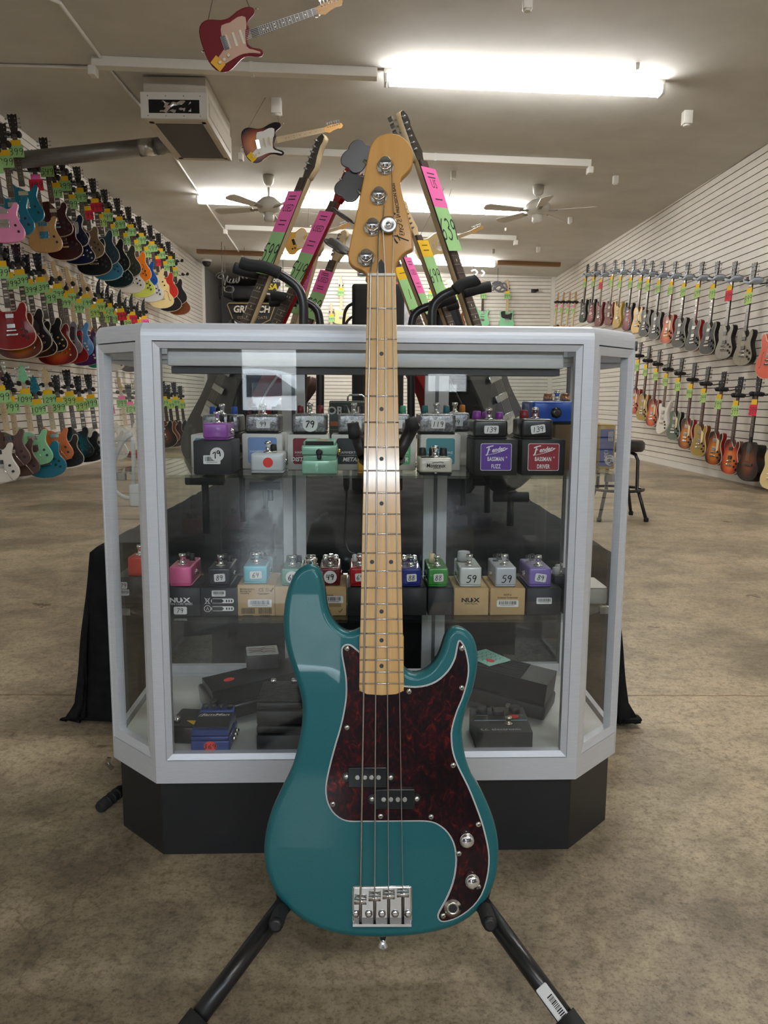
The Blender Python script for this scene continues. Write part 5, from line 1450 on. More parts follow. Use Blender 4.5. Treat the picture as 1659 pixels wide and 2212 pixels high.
def stomp(label, bb, yl, dep, mt_, zb, knobs=(), km=BLACK, price=None, sh='rect', swk=1.0, jack='both', lean=.86, split=True, prot=0.0, taper=.0, ph=.5):
    """a small effects pedal: cast box, footswitch, knobs, side sockets"""
    a, c = cab(bb[0], bb[3], yl), cab(bb[2], bb[1], yl)
    w = c.x-a.x; h = max(c.z-zb, .02)
    t = thing('effects_pedal', label, 'pedal', cmat((a.x+c.x)/2, yl, zb+.0003), 'effects pedals in the cabinet')
    obj('housing', MB().bbox(-w/2, 0, .0035, w/2, dep, h, min(.006, w*.1), 3), mt_, t)
    obj('base_plate', MB().bbox(-w/2+.0006, .0006, 0, w/2-.0006, dep-.0006, .0038, .004, 2), mt_ if split else BLACK, t)
    sw = obj('footswitch', MB().lathe([(.0085*swk, 0), (.0085*swk, .002), (.0065*swk, .0025), (.0045*swk, .0035), (.0042*swk, .014), (.0062*swk, .0145), (.006*swk, .0205), (.001, .021)], (0, .022, h), n=14), CHROME, t)
    for kx, ky, kr, kh in knobs:
        k = obj('control_knob', MB().lathe([(kr*.9, 0), (kr, .001), (kr*.86, kh), (kr*.6, kh+.0008)], (kx*w, ky*dep, h+.001), n=16), km, t)
        obj('knob_nut', MB().lathe([(kr*1.15, 0), (kr*1.1, .001)], (kx*w, ky*dep, h), n=10), NICKEL, k)
    for sx in (-1, 1):
        if jack == 'both' or (jack == 'r' and sx > 0) or (jack == 'l' and sx < 0):
            obj('side_socket', MB().lathe([(.006, 0), (.006, .002), (.0045, .0025), (.0045, .005), (.002, .0052)], (sx*w/2, dep*.42, h*.5), (sx, 0, 0), 12), CHROME, t)
    if price: sticker(t, FRONT(w*.02, h*ph), price, min(w*.62, h*.75) if sh == 'round' else min(w*.5, .026), h*.42 if sh == 'rect' else min(w*.62, h*.75), sh, prot)
    t['h'] = h
    return t
YB_ = .055
# ---- lower shelf
def nux(t, w, h, col=WINK, price=None, sub='MINI CORE SERIES'):
    text('maker_lettering', 'NU', w*.17, col, t, FRONT(-w*.13, h*.56), sx=1.25, off=w*.006)
    text('maker_lettering', 'X', w*.17, col, t, FRONT(w*.15, h*.56), sx=1.35, off=w*.006)
    obj('arrow_mark', MB(FRONT(w*.03, h*.56)).add([(-.0018, .005, 0), (.002, 0, 0), (-.0018, -.005, 0)], [(0, 2, 1)]), col, t)
    text('series_lettering', sub, w*.078, col, t, FRONT(0, h*.43), sx=.95)
    if price: sticker(t, FRONT(-w*.02, h*.2), price, w*.34, h*.27)
def b89(t, w, h):
    barcode(t, FRONT(-w*.0, h*.83), w*.30, h*.13, INK, 3, PAPER)
    for k, (zz, xa) in enumerate(((.55, -.16), (.27, -.19))):
        pl = obj('recycling_panel', MB(FRONT(w*.10, h*zz)).prism(rrect(-w*.31, -h*.085, w*.31, h*.085, .004), 0, .0003), WINK, t)
        obj('dark_panel', MB(FRONT(w*.10, h*zz)).prism([(-w*.29, -h*.07), (-w*.02, -h*.07), (w*.04, 0), (-w*.02, h*.07), (-w*.29, h*.07)], .0003, .0005), BOXG, pl)
        mb = MB(FRONT(w*.10, h*zz))
        for q in range(3): mb.box(w*(.09+q*.07), -h*.04, .0003, w*(.13+q*.07), h*.04, .0005)
        obj('symbol_mark', mb, BOXG, pl)
        mk = MB(FRONT(-w*.31, h*zz))
        if k == 0: mk.ribbon([(-.005, -.006), (.005, .006)], .0008).ribbon([(-.005, .006), (.005, -.006)], .0008).ribbon([(-.003, .004), (.003, .004), (.002, -.005), (-.002, -.005), (-.003, .004)], .0007)
        else: mk.ribbon([(.006*math.cos(q*PI/8), .006*math.sin(q*PI/8)) for q in range(17)], .0009).ribbon([(-.002, -.003), (0, .003), (.002, -.003)], .0009)
        obj('bin_mark', mk, WINK, t)
BRN = mat('brown_ink', srgb(70, 52, 36), .7)
def star(t, w, h):
    for k, s_ in enumerate(('MODEL:NOD-3', 'Morning Star', 'Overdrive')): text('print_line', s_, h*.068, BRN, t, FRONT(-w*.43, h*(.87-k*.065)), 'LEFT', off=.0001)
    text('approval_mark', 'CE', h*.15, BRN, t, FRONT(w*.14, h*.845), sx=.9)
    mk = MB(FRONT(w*.30, h*.845)).ribbon([(-.002, .003), (.002, .003), (.0015, -.003), (-.0015, -.003), (-.002, .003)], .0006)
    obj('bin_mark', mk, BRN, t)
    obj('tick_mark', MB(FRONT(w*.41, h*.845)).ribbon([(-.003, 0), (-.001, -.003), (.004, .004)], .0012), BRN, t)
    for k in range(2): obj('print_line', MB(FRONT(w*.2, h*(.73-k*.035))).box(-w*(.16-.04*k), 0, 0, w*(.16-.04*k), h*.012, .0002), BRN, t)
    barcode(t, FRONT(w*.10, h*.43), w*.52, h*.15, INK, 4, PAPER)
    for sx in (-.22, .24): barcode(t, FRONT(w*sx, h*.15), w*.36, h*.22, BRN, 5+int(sx*10))
def os2(t, w, h):
    text('print_line', 'NOS-2', h*.085, BRN, t, FRONT(-w*.18, h*.82), off=.0001)
    text('print_line', 'Power Distortion', h*.085, BRN, t, FRONT(-w*.04, h*.72), off=.0001, sx=.8)
    barcode(t, FRONT(w*.10, h*.58), w*.52, h*.15, INK, 9, PAPER)
    for k in range(4): obj('print_line', MB(FRONT(w*.12, h*(.42-k*.035))).box(-w*.24, 0, 0, w*.24, h*.012, .0002), BRN, t)
    text('approval_mark', 'CE', h*.13, BRN, t, FRONT(w*.04, h*.17), sx=.9)
    obj('tick_mark', MB(FRONT(w*.34, h*.17)).ribbon([(-.003, 0), (-.001, -.003), (.004, .004)], .0012), BRN, t)
def ncp(t, w, h):
    text('print_line', 'NCP-2', h*.10, BRN, t, FRONT(-w*.01, h*.76), off=.0001)
    text('print_line', 'Sculpture Compressor', h*.085, BRN, t, FRONT(0, h*.655), sx=.95, off=.0001)
    barcode(t, FRONT(0, h*.45), w*.5, h*.15, INK, 6, PAPER)
def bar_only(t, w, h): barcode(t, FRONT(0, h*.55), w*.36, h*.14, INK, 8, PAPER)
LB = [
 ('black pedal box with white lettering under the pink pedal', (350, 1270, 432, 1338), BOXG, lambda t, w, h: nux(t, w, h, WINK, '79')),
 ('black pedal box with barcode and recycling panels under the dark pedal', (434, 1271, 512, 1338), BOXG, b89),
 ('kraft pedal box with two barcodes under the light blue pedal', (514, 1264, 593, 1338), TAN, star),
 ('plain kraft pedal box under the pale green pedal beside the bass horn', (594.5, 1268, 666, 1338), TAN, None),
 ('kraft pedal box with barcode under the dark red pedal', (668, 1268, 748, 1338), TAN, os2),
 ('plain black pedal box under the bright red pedal, left of the neck', (750, 1270, 800, 1338), BOXB, None),
 ('plain black pedal box behind the bass neck', (803, 1270, 862, 1338), BOXB, None),
 ('plain black pedal box under the dark blue pedal', (866, 1270, 922, 1338), BOXB, None),
 ('plain black pedal box under the green pedal', (924, 1271, 978, 1338), BOXB, None),
 ('kraft pedal box with black maker name under the white pedal', (980, 1271, 1056, 1338), TAN, lambda t, w, h: nux(t, w, h, INK, None, 'MINI PEDAL')),
 ('kraft pedal box with compressor lettering under the silver pedal', (1058, 1271, 1135, 1338), TAN, ncp),
 ('black pedal box with small barcode under the lilac pedal', (1137, 1271, 1213, 1338), BOXG, bar_only),
]
TOPZ = []
for lb, bb, mt_, ex in LB:
    q = carton(lb, bb, YB_, .105, mt_, SZ2, ex); TOPZ.append(q['top']+.0007)
t_ = carton('dark grey box right of the lilac pedal, behind the cabinet post', (1215, 1275, 1262, 1338), .06, .10, BOXG, SZ2)
topR = t_['top']+.0007
SM = ((-.26, .62, .0055, .012), (.26, .62, .0055, .012), (0, .80, .0055, .011))
CLRK = glass('clear_knob', (.8, .82, .84), 1.7)
gp = lambda n, r, g, b: mat('pedal_'+n, srgb(r, g, b), .3, .1, .5)
LP_ = [
 ('pink mini pedal on the black box at left of the lower shelf', (366, 1225, 413, 1269), gp('pink', 232, 110, 160), 0, SM, BLACK, None, 'rect', 'r'),
 ('dark grey mini pedal with 89 sticker on lower shelf', (450, 1228, 497, 1269), gp('dark', 56, 58, 64), 1, SM, BLACK, '89', 'rect', 'r'),
 ('light blue mini pedal with 64 sticker on kraft box', (526, 1223, 577, 1263), gp('sky', 120, 196, 214), 2, SM, CLRK, '64', 'rect', 'r'),
 ('pale green mini pedal half hidden by the bass horn', (608, 1229, 652, 1267), gp('green', 96, 160, 136), 3, SM, BLACK, '64', 'round', 'r'),
 ('dark red mini pedal with round 49 sticker beside the bass horn', (690, 1228, 735, 1267), gp('darkred', 112, 18, 30), 4, SM, CHROME, '49', 'round', 'r'),
 ('bright red mini pedal half behind the bass neck', (756, 1227, 798, 1269), gp('red', 176, 22, 34), 5, SM, WHITE, '69', 'rect', 'l'),
 ('dark blue mini pedal with 88 sticker right of the neck', (867, 1229, 910, 1269), gp('blue', 20, 34, 130), 7, SM, CHROME, '88', 'rect', 'both'),
 ('bright green mini pedal with 88 sticker', (925, 1228, 968, 1269), gp('bgreen', 60, 146, 56), 8, ((-.2, .55, .0065, .016),), CREAM, '88', 'rect', 'both'),
 ('white mini pedal with big white knob and 59 written on it', (993, 1226, 1041, 1267), gp('white', 214, 218, 216), 9, ((-.15, .62, .0135, .018),), mat('grey_white_knob', srgb(176, 178, 180), .4), None, 'rect', 'both'),
 ('silver mini pedal with 59 written on its front', (1070, 1226, 1116, 1267), gp('silver', 196, 200, 208), 10, SM, CLRK, None, 'rect', 'both'),
 ('lilac mini pedal with 89 sticker at right of lower shelf', (1142, 1228, 1192, 1269), gp('lilac', 138, 118, 190), 11, SM, CLRK, '89', 'rect', 'both'),
]
for lb, bb, mt_, ix, kn, km, pr, sh, jk in LP_:
    s_ = stomp(lb, bb, YB_+.006, .092, mt_, TOPZ[ix], kn, km, pr, sh, jack=jk, prot=R(-8) if 'lilac' in lb else R(3))
    if '59 written' in lb or 'and 59' in lb:
        h = s_['h']; q = scribble('59', h*.36, h*.05, .2, 0)
        obj('price_figures', MB(FRONT(.002, h*.42)).add(q.v, q.f), INK, s_)
# chrome-topped pedal peeping over the horn
stomp('dark pedal with chrome footswitch showing above the bass horn', (654, 1228, 686, 1268), YB_+.03, .05, gp('dk2', 40, 40, 42), TOPZ[4], (), BLACK, None, jack='none', swk=1.6)
# grey pedal with three capped knobs at the right end
stomp('dark low pedal with three silver-capped knobs at the shelf end', (1196, 1262, 1240, 1274), .085, .06, gp('dk3', 58, 58, 62), topR, ((-.3, .3, .0075, .012), (.2, .25, .0075, .012), (-.02, .7, .0075, .012)), ALU, None, jack='none', swk=.5)
# inside the canted corners
def corner_item(px0, py0, px1, py1, yl, dep, mt_, z0, label, name, cat):
    a, c = cab(px0, py1, yl), cab(px1, py0, yl); w = c.x-a.x; h = c.z-z0
    t = thing(name, label, cat, cmat((a.x+c.x)/2, yl, z0+.0003))
    return t, w, h
t, w, h = corner_item(249, 1247, 322, 1310, .150, .10, BOXB, SZ2, 'black box with 79 sticker in the left canted corner', 'pedal_box', 'box')
obj('carton', MB().bbox(-w/2, 0, 0, w/2, .1, h, .0012, 1), BOXB, t)
sticker(t, FRONT(-w*.23, h*.68), '79', w*.20, h*.26); barcode(t, FRONT(-w*.22, h*.42), w*.22, h*.14, INK, 3, PAPER)
ztop = SZ2+h+.0006
stomp('red mini pedal on the black box in the left canted corner', (277, 1204, 318, 1249), .155, .07, gp('red2', 206, 44, 40), ztop, SM, BLACK, None, jack='none')
t, w, h = corner_item(1262, 1272, 1313, 1310, .13, .1, HAM, SZ2, 'flat grey pedal on the lower shelf in the right canted corner', 'effects_pedal', 'pedal')
obj('housing', MB().bbox(-w/2, 0, 0, w/2, .09, h, .004, 2), mat('flat_grey', srgb(150, 150, 146), .5), t)
obj('lid', MB().bbox(-w/2+.001, .001, h, w/2-.001, .089, h+.002, .003, 2), mat('light_grey', srgb(196, 194, 188), .5), t)
# ---- upper shelf
def hamlabel(colr, lines):
    def f(t, w, h):
        lb = obj('print_panel', MB(FRONT(0, h*.55)).prism(rrect(-w*.36, -h*.38, w*.36, h*.36, .004), 0, .0003), colr, t)
        text('series_lettering', lines[0], w*.085, WINK, t, FRONT(0, h*.50, -.0008), sx=1.1)
        obj('rule_line', MB(FRONT(0, h*.42, -.0008)).box(-w*.3, 0, 0, w*.3, .0004, .0001), WINK, lb)
        if lines[1]: text('name_lettering', lines[1], w*.14, WINK, t, FRONT(0, h*.30, -.0008), shear=.25, off=w*.004)
    return f
PANR, PANK, PANG, PANT, PANB = [mat('panel_'+n, srgb(*c), .5) for n, c in (('red', (126, 24, 44)), ('dark', (48, 54, 58)), ('green', (92, 180, 124)), ('teal', (72, 142, 152)), ('blue', (120, 150, 200)))]
UB = [
 ('white pedal box with blue panel, partly behind the charcoal box', (414, 940, 470, 1010), .17, .09, BOXW, hamlabel(PANB, ('HAMMERTONE', ''))),
 ('white pedal box with pale blue panel behind the window glare', (524, 938, 610, 1010), .15, .09, BOXW, hamlabel(PANB, ('HAMMERTONE', 'REVERB'))),
 ('white pedal box with dark red panel behind the mint pedal', (621, 940, 709, 1012), .13, .09, BOXW, hamlabel(PANR, ('HAMMERTONE', 'DISTORTION'))),
 ('white pedal box with dark panel left of the bass neck', (716, 940, 800, 1012), .13, .09, BOXW, hamlabel(PANK, ('HAMMERTONE', 'METAL'))),
 ('white pedal box with green panel right of the bass neck', (814, 940, 899, 1012), .13, .09, BOXW, hamlabel(PANG, ('HAMMERTONE', 'FLANGER'))),
 ('white pedal box with teal panel behind the cream pedal', (908, 940, 995, 1012), .13, .09, BOXW, hamlabel(PANT, ('HAMMERTONE', ''))),
]
UT = []
for lb, bb, yl, dp, mt_, ex in UB:
    q = carton(lb, bb, yl, dp, mt_, SZ1, ex); UT.append(q['top']+.0007)
kp = lambda n, r, g, b: mat('knob_'+n, srgb(r, g, b), .4)
K2 = ((-.30, .45, .0065, .014), (.30, .45, .0065, .014))
UPD = [
 ('hammered grey pedal with blue knobs behind the purple pedal', (437, 897, 516, 940), .175, .085, 0, kp('blue', 30, 80, 170), None),
 ('hammered grey pedal with 99 sticker in the window glare', (531, 897, 603, 939), .155, .085, 1, BLACK, '99'),
 ('hammered grey pedal with red knobs and round 79 sticker', (632, 895, 705, 940), .135, .085, 2, kp('red', 120, 20, 30), '79'),
 ('hammered grey pedal with black knobs left of the neck', (730, 895, 800, 940), .135, .085, 3, BLACK, '99'),
 ('hammered grey pedal with green knobs right of the neck', (820, 895, 886, 940), .135, .085, 4, kp('green', 80, 180, 140), '99'),
 ('hammered grey pedal with teal knobs and 119 sticker', (905, 895, 985, 938), .135, .085, 5, kp('teal', 40, 120, 130), '119'),
]
for lb, bb, yl, dp, ix, km, pr in UPD:
    stomp(lb, bb, yl, dp, HAM, UT[ix], K2, km, pr, 'round' if 'round' in lb else 'rect', split=False, jack='none')
q = carton('white pedal box behind the teal-panel box', (958, 934, 1016, 1000), .25, .08, BOXW, SZ1)
stomp('hammered grey pedal with orange knobs, farther back', (955, 892, 1015, 932), .255, .075, HAM, q['top']+.0007, K2, kp('orange', 200, 124, 30), '99', split=False, jack='none')
def fender(colr, l1, l2):
    def f(t, w, h):
        m = FRONT(0, h*.52)
        o_ = obj('label_border', MB(m).prism(rrect(-w*.36, -h*.385, w*.36, h*.385, .003), 0, .0003), WINK, t)
        obj('label_panel', MB(m).prism(rrect(-w*.35, -h*.372, w*.35, h*.372, .0026), .0002, .0005), colr, o_)
        u = w*.36
        m2 = FRONT(0, h*.735, -.0011) @ M.Rotation(R(9), 4, 'Z')
        mb = MB(m2)
        mb.ribbon([(-u*.62, u*.20), (-u*.45, u*.25), (-u*.15, u*.27)], u*.07); mb.ribbon([(-u*.42, u*.26), (-u*.52, u*0), (-u*.62, -u*.22), (-u*.72, -u*.26)], u*.08); mb.ribbon([(-u*.55, u*.04), (-u*.38, u*.06)], u*.05)
        mb.ribbon([(-u*.6, -u*.27), (0, -u*.22), (u*.5, -u*.13), (u*.72, -u*.02), (u*.55, u*.0)], [u*.02, u*.03, u*.05, u*.09, u*.03])
        obj('script_mark', mb, WINK, t)
        text('script_lettering', 'ender', u*.42, WINK, t, FRONT(w*.04, h*.735, -.0011) @ M.Rotation(R(9), 4, 'Z'), shear=.35, sx=.85, off=u*.01)
        text('name_lettering', 'BASSMAN', h*.165, WINK, t, FRONT(-w*.01, h*.46, -.0011), sx=.62, off=.0002, spacing=1.1)
        text('registered_mark', '®', h*.07, WINK, t, FRONT(w*.24, h*.51, -.0011))
        text('name_lettering', l2, h*.165, WINK, t, FRONT(0, h*.25, -.0011), sx=.62, off=.0002, spacing=1.1)
    return f
q1 = carton('black pedal box with purple label on the upper shelf', (1024, 951, 1119, 1027), .035, .105, BOXB, SZ1, fender(mat('purple_label', srgb(92, 52, 150), .5), '', 'FUZZ'))
q2 = carton('black pedal box with dark red label on the upper shelf', (1126, 951, 1222, 1026), .035, .105, BOXB, SZ1, fender(mat('red_label', srgb(142, 30, 44), .5), '', 'DRIVER'))
BLKE = mat('pedal_black_enamel', (.010, .010, .011), .3, 0, .4)
K4 = ((-.36, .25, .0085, .014), (-.02, .62, .0075, .012), (.34, .42, .0075, .012))
stomp('black pedal with purple knobs and 139 sticker', (1022, 908, 1098, 950), .050, .085, BLKE, q1['top']+.0007, K4, mat('knob_purple', srgb(122, 44, 140), .4), '139', split=False, jack='none')
stomp('black pedal with red knobs and tilted 139 sticker', (1126, 906, 1196, 950), .050, .085, BLKE, q2['top']+.0007, ((-.36, .25, .0085, .014), (.1, .55, .0075, .012)), mat('knob_red', srgb(140, 22, 40), .4), '139', split=False, jack='none', prot=R(8))
# charcoal box and purple pedal at the left
def c79(t, w, h):
    barcode(t, FRONT(-w*.02, h*.45), w*.36, h*.16, INK, 2, PAPER)
    sticker(t, FRONT(w*.12, h*.60, -.0009), '79', h*.42, h*.42, 'round', R(25))
q = carton('charcoal pedal box with round 79 sticker at left of the upper shelf', (419, 953, 500, 1026), .04, .10, BOXG, SZ1, c79)
s_ = stomp('sparkling purple mini pedal on the charcoal box', (438, 915, 492, 953), .045, .08, gp('purple', 150, 84, 170), q['top']+.0007, ((.05, .45, .0085, .015), (.42, .62, .0065, .012)), BLACK, None, jack='r')
# white pedal with red dot, in the glare
t = stomp('small white pedal with round red sticker in the window glare', (541, 980, 612, 1026), .05, .09, gp('pwhite', 206, 210, 214), SZ1, ((.1, .6, .007, .012),), BLACK, None, jack='r')
obj('red_sticker', MB(FRONT(.002, t['h']*.55)).prism([(.009*math.cos(q*PI/10), .009*math.sin(q*PI/10)) for q in range(20)], -.0001, .0003), REDST, t)
# mint compact pedal: upper deck, recessed treadle, lower deck
a, c = cab(652, 1025, .045), cab(728, 953, .045); w = c.x-a.x; h = c.z-SZ1
MINTP = gp('mint', 150, 204, 178)
t = thing('effects_pedal', 'mint green compact pedal with black thumb screw, left of the neck', 'pedal', cmat((a.x+c.x)/2, .045, SZ1+.0004), 'effects pedals in the cabinet')
obj('lower_housing', MB().bbox(-w/2, 0, 0, w/2, .11, h*.42, .003, 2), MINTP, t)
obj('treadle', MB().bbox(-w*.47, .004, h*.40, w*.47, .08, h*.60, .002, 1), MINTP, t)
obj('treadle_plate', MB().bbox(-w/2, -.003, h*.58, w/2, .085, h*.86, .003, 2), MINTP, t)
obj('control_frame', MB().bbox(-w*.46, .006, h*.85, w*.46, .10, h, .004, 2), MINTP, t)
obj('screen', MB().box(-w*.40, .0045, h*.87, w*.40, .0062, h*.985), mat('dark_screen', (.02, .02, .022), .15), t)
obj('red_sticker', MB(T(w*.06, .03, h)).prism([(.011*math.cos(q*PI/10), .011*math.sin(q*PI/10)) for q in range(20)], -.0001, .0004), REDST, t)
ks = obj('thumb_screw', MB().lathe([(.0062, 0), (.006, .004), (.003, .0065)], (0, -.003, h*.66), (0, -1, 0), 14), BLACK, t)
obj('screw_bow', MB().bbox(-.004, -.008, h*.44, .004, -.003, h*.64, .003, 2), BLACK, ks)
obj('side_socket', MB().lathe([(.006, 0), (.005, .005), (.003, .006)], (w/2, .05, h*.62), (1, 0, 0), 10), GOLDM, t)
# yellow pedal mostly hidden by the neck
stomp('yellow pedal mostly hidden behind the bass neck', (772, 978, 850, 1025), .05, .1, gp('yellow', 206, 160, 60), SZ1, (), BLACK, None, jack='none')
# cream Montreux pedal
a, c = cab(905, 1030, .035), cab(978, 992, .035); w = c.x-a.x; h = c.z-SZ1
CRP = gp('cream', 214, 210, 198)
t = stomp('cream white pedal with four small knobs and script lettering, right of the neck', (905, 990, 978, 1030), .035, .07, CRP, SZ1, ((-.34, .7, .0075, .014), (-.02, .75, .0075, .014), (.3, .68, .0075, .014)), BLACK, None, jack='l', swk=1.1, split=False)
text('maker_lettering', 'Montreux', .0098, INK, t, FRONT(0, t['h']*.55, -.0009), sx=.85, shear=.1, off=.00015)
text('maker_lettering', 'JAPAN', .0045, INK, t, FRONT(.002, t['h']*.40, -.0009))
obj('skyline_mark', MB(FRONT(.003, t['h']*.70, -.0006)).ribbon([(-.010, 0), (-.004, .0012), (0, .0008), (.004, .0022), (.008, .0016), (.011, .0005)], .0009), INK, t)
obj('front_screw', MB().lathe([(.003, 0), (.002, .0012)], (0, 0, t['h']*.14), (0, -1, 0), 10), NICKEL, t)
obj('dark_panel', MB().box(-w*.42, .004, t['h'], -w*.05, .03, t['h']+.0006), BLKP, t)
# big blue pedal on brown box
a, c = cab(1178, 1012, .16), cab(1262, 918, .16)
t = carton('brown carton under the large blue pedal', (1196, 918, 1268, 1012), .16, .12, mottled('brown_card', srgb(112, 88, 60), srgb(124, 98, 68), 20, .8), SZ1)
q = stomp('large bright blue pedal with copper knobs on brown carton', (1150, 868, 1266, 917), .165, .11, gp('bigblue', 18, 84, 190), t['top']+.0007, ((-.12, .4, .0095, .014), (.22, .4, .0095, .014), (.30, .75, .0095, .014)), mat('copper_knob', (.62, .36, .22), .25, 1), None, jack='none', split=False)
obj('front_socket', MB().lathe([(.011, 0), (.011, .002), (.0085, .003), (.0085, .0055), (.004, .0058)], (-.006, 0, q['h']*.5), (0, -1, 0), 8), mat('dark_nickel', (.1, .1, .1), .3, 1), q)
t, w, h = corner_item(1292, 918, 1331, 1012, .17, .10, TAN, SZ1, 'blue and yellow box with round 169 sticker in right canted corner', 'pedal_box', 'box')
obj('carton', MB().bbox(-w/2, 0, 0, w/2, .1, h, .0015, 1), mat('mustard_card', srgb(196, 160, 70), .7), t)
obj('blue_panel', MB(FRONT(0, h*.52)).box(-w*.46, -h*.46, 0, w*.40, h*.38, .0003), mat('blue_card', srgb(30, 62, 140), .6), t)
text('print_line', '1364', h*.13, WINK, t, FRONT(-w*.06, h*.32, -.0008) @ M.Rotation(R(-90), 4, 'Z'))
for k in range(4): obj('print_line', MB(FRONT(w*(.05+.08*k), h*.75)).box(0, -h*.12, .0003, .0012, h*.1, .0005), WINK, t)
sticker(t, FRONT(w*.20, h*.20, -.0009), '169', h*.24, h*.24, 'round', R(-75))
# mini amp head farther back
a, c = cab(711, 940, .27), cab(800, 866, .27); w = c.x-a.x; zlow = SZ1
t = thing('mini_amp', 'small grey-green amp head with white ORANGE lettering behind the pedals', 'amplifier', cmat((a.x+c.x)/2, .27, SZ1))
hh_ = c.z-SZ1
obj('cabinet_shell', MB().bbox(-w/2, 0, 0, w/2, .07, hh_, .004, 2), mat('grey_green', srgb(84, 96, 90), .5), t)
obj('panel_rim', MB(FRONT(0, hh_*.76)).prism(rrect(-w*.49, -hh_*.22, w*.49, hh_*.22, .003), 0, .0004), mat('pale_rim', srgb(150, 160, 156), .5), t)
obj('panel', MB(FRONT(0, hh_*.76)).prism(rrect(-w*.48, -hh_*.21, w*.48, hh_*.21, .003), .0002, .0008), mat('grey_green2', srgb(70, 82, 76), .5), t)
text('maker_lettering', 'ORANGE', hh_*.17, WINK, t, FRONT(w*.02, hh_*.84, -.0014), sx=1.05, off=.0006)
obj('orange_strip', MB(FRONT(0, hh_*.64)).box(-w*.47, -hh_*.035, .0004, w*.47, hh_*.035, .001), mat('orange_strip', srgb(206, 118, 70), .5), t)
obj('handle', MB().tube([(-w*.05, .03, hh_), (-w*.05, .03, hh_+.008), (0, .03, hh_+.012), (w*.3, .03, hh_+.012), (w*.36, .03, hh_+.008), (w*.36, .03, hh_)], .002, 6), CHROME, t)
for k in range(2): obj('control_knob', MB().lathe([(.006, 0), (.005, .008)], (-w*.32, 0, hh_*(.42-.16*k)), (0, -1, 0), 12), CHROME, t)
# ---- deck of the cabinet
ZD = .1965
def deck_frame(px, py, rot): 
    p = CABI @ onplane(px, py, V((0, 0, ZD)), V((0, 0, 1)))
    return CAB @ T(p.x, p.y, ZD) @ M.Rotation(R(rot), 4, 'Z')
NAVY = gp('jam_blue', 34, 58, 128)
a, c = CABI @ onplane(411, 1630, V((0, 0, ZD)), V((0, 0, 1))), CABI @ onplane(493, 1630, V((0, 0, ZD)), V((0, 0, 1)))
w = (c-a).length
t = thing('effects_pedal', 'blue looper pedal with black treadle and red 69 dollar sticker, lower left', 'pedal', CAB @ T((a.x+c.x)/2, max((a.y+c.y)/2, .021), ZD) @ M.Diagonal((1.03, .74, .86, 1)), 'effects pedals in the cabinet')
def wedge(x0, x1, y0, z0, y1, z1, zb=0.0): return MB().add([(x0, y0, zb), (x1, y0, zb), (x1, y1, zb), (x0, y1, zb), (x0, y0, z0), (x1, y0, z0), (x1, y1, z1), (x0, y1, z1)], [(0, 3, 2, 1), (4, 5, 6, 7), (0, 1, 5, 4), (1, 2, 6, 5), (2, 3, 7, 6), (3, 0, 4, 7)])
obj('housing', MB().bbox(-w/2, 0, 0, w/2, .13, .024, .004, 2), NAVY, t)
obj('front_lip', MB().bbox(-w/2+.001, -.002, .026, w/2-.001, .012, .034, .002, 1), NAVY, t)
obj('treadle', wedge(-w*.47, w*.47, .002, .048, .10, .052, .036), NAVY, t)
obj('treadle_pad', wedge(-w*.44, w*.44, .016, .0505, .094, .0545, .046), mat('pad_rubber', (.016, .016, .017), .7), t)
obj('control_deck', MB().bbox(-w*.46, .098, .02, w*.46, .13, .058, .003, 2), NAVY, t)
text('model_lettering', 'JamMan', .017, WINK, t, frame((0, .080, .0546), V((1, 0, 0)), V((0, 1, .04)).normalized(), V((0, -.04, 1)).normalized()), sx=.95, shear=.3, off=.0004)
obj('swoosh_mark', MB(frame((0, .072, .0545), V((1, 0, 0)), V((0, 1, .04)).normalized(), V((0, -.04, 1)).normalized())).ribbon([(-.03, -.001), (-.026, .009), (-.016, .014)], [.0003, .002, .0006]).ribbon([(-.03, -.002), (0, -.003), (.03, -.001)], [.001, .0008, .0003]), WINK, t)
k_ = obj('price_sticker', MB(FRONT(0, .0125, -.0006)).prism([(.0115*math.cos(q*PI/12), .0112*math.sin(q*PI/12)) for q in range(24)], 0, .0004), REDST, t)
q = scribble('$69', .0105, .0012, .1, 0); obj('price_figures', MB(FRONT(0, .0125, -.0012)).add(q.v, q.f), INK, k_)
for i in range(3):
    obj('side_socket', MB().lathe([(.007, 0), (.006, .006), (.003, .008)], (w/2, .04+i*.024, .014), (1, 0, 0), 10), NICKEL, t)
for i in range(4): obj('control_knob', MB().lathe([(.006, 0), (.005, .009)], (-w*.34+i*w*.22, .115, .058), n=10), BLACK, t)
# black pedal with yellow top corner at the far left
t = thing('effects_pedal', 'small black pedal with yellow stripe behind the left post', 'pedal', CAB @ T(-.352, .055, ZD) @ M.Rotation(R(-8), 4, 'Z'), 'effects pedals in the cabinet')
obj('housing', MB().bbox(-.03, 0, 0, .03, .09, .034, .005, 2), BLKE, t)
obj('yellow_stripe', MB().add([(.002, .03, .0342), (.022, .012, .0342), (.022, .032, .0342)], [(0, 1, 2)]), YELLOWC, t)
obj('footswitch', MB().lathe([(.007, 0), (.005, .012)], (-.012, .02, .034)), CHROME, t)
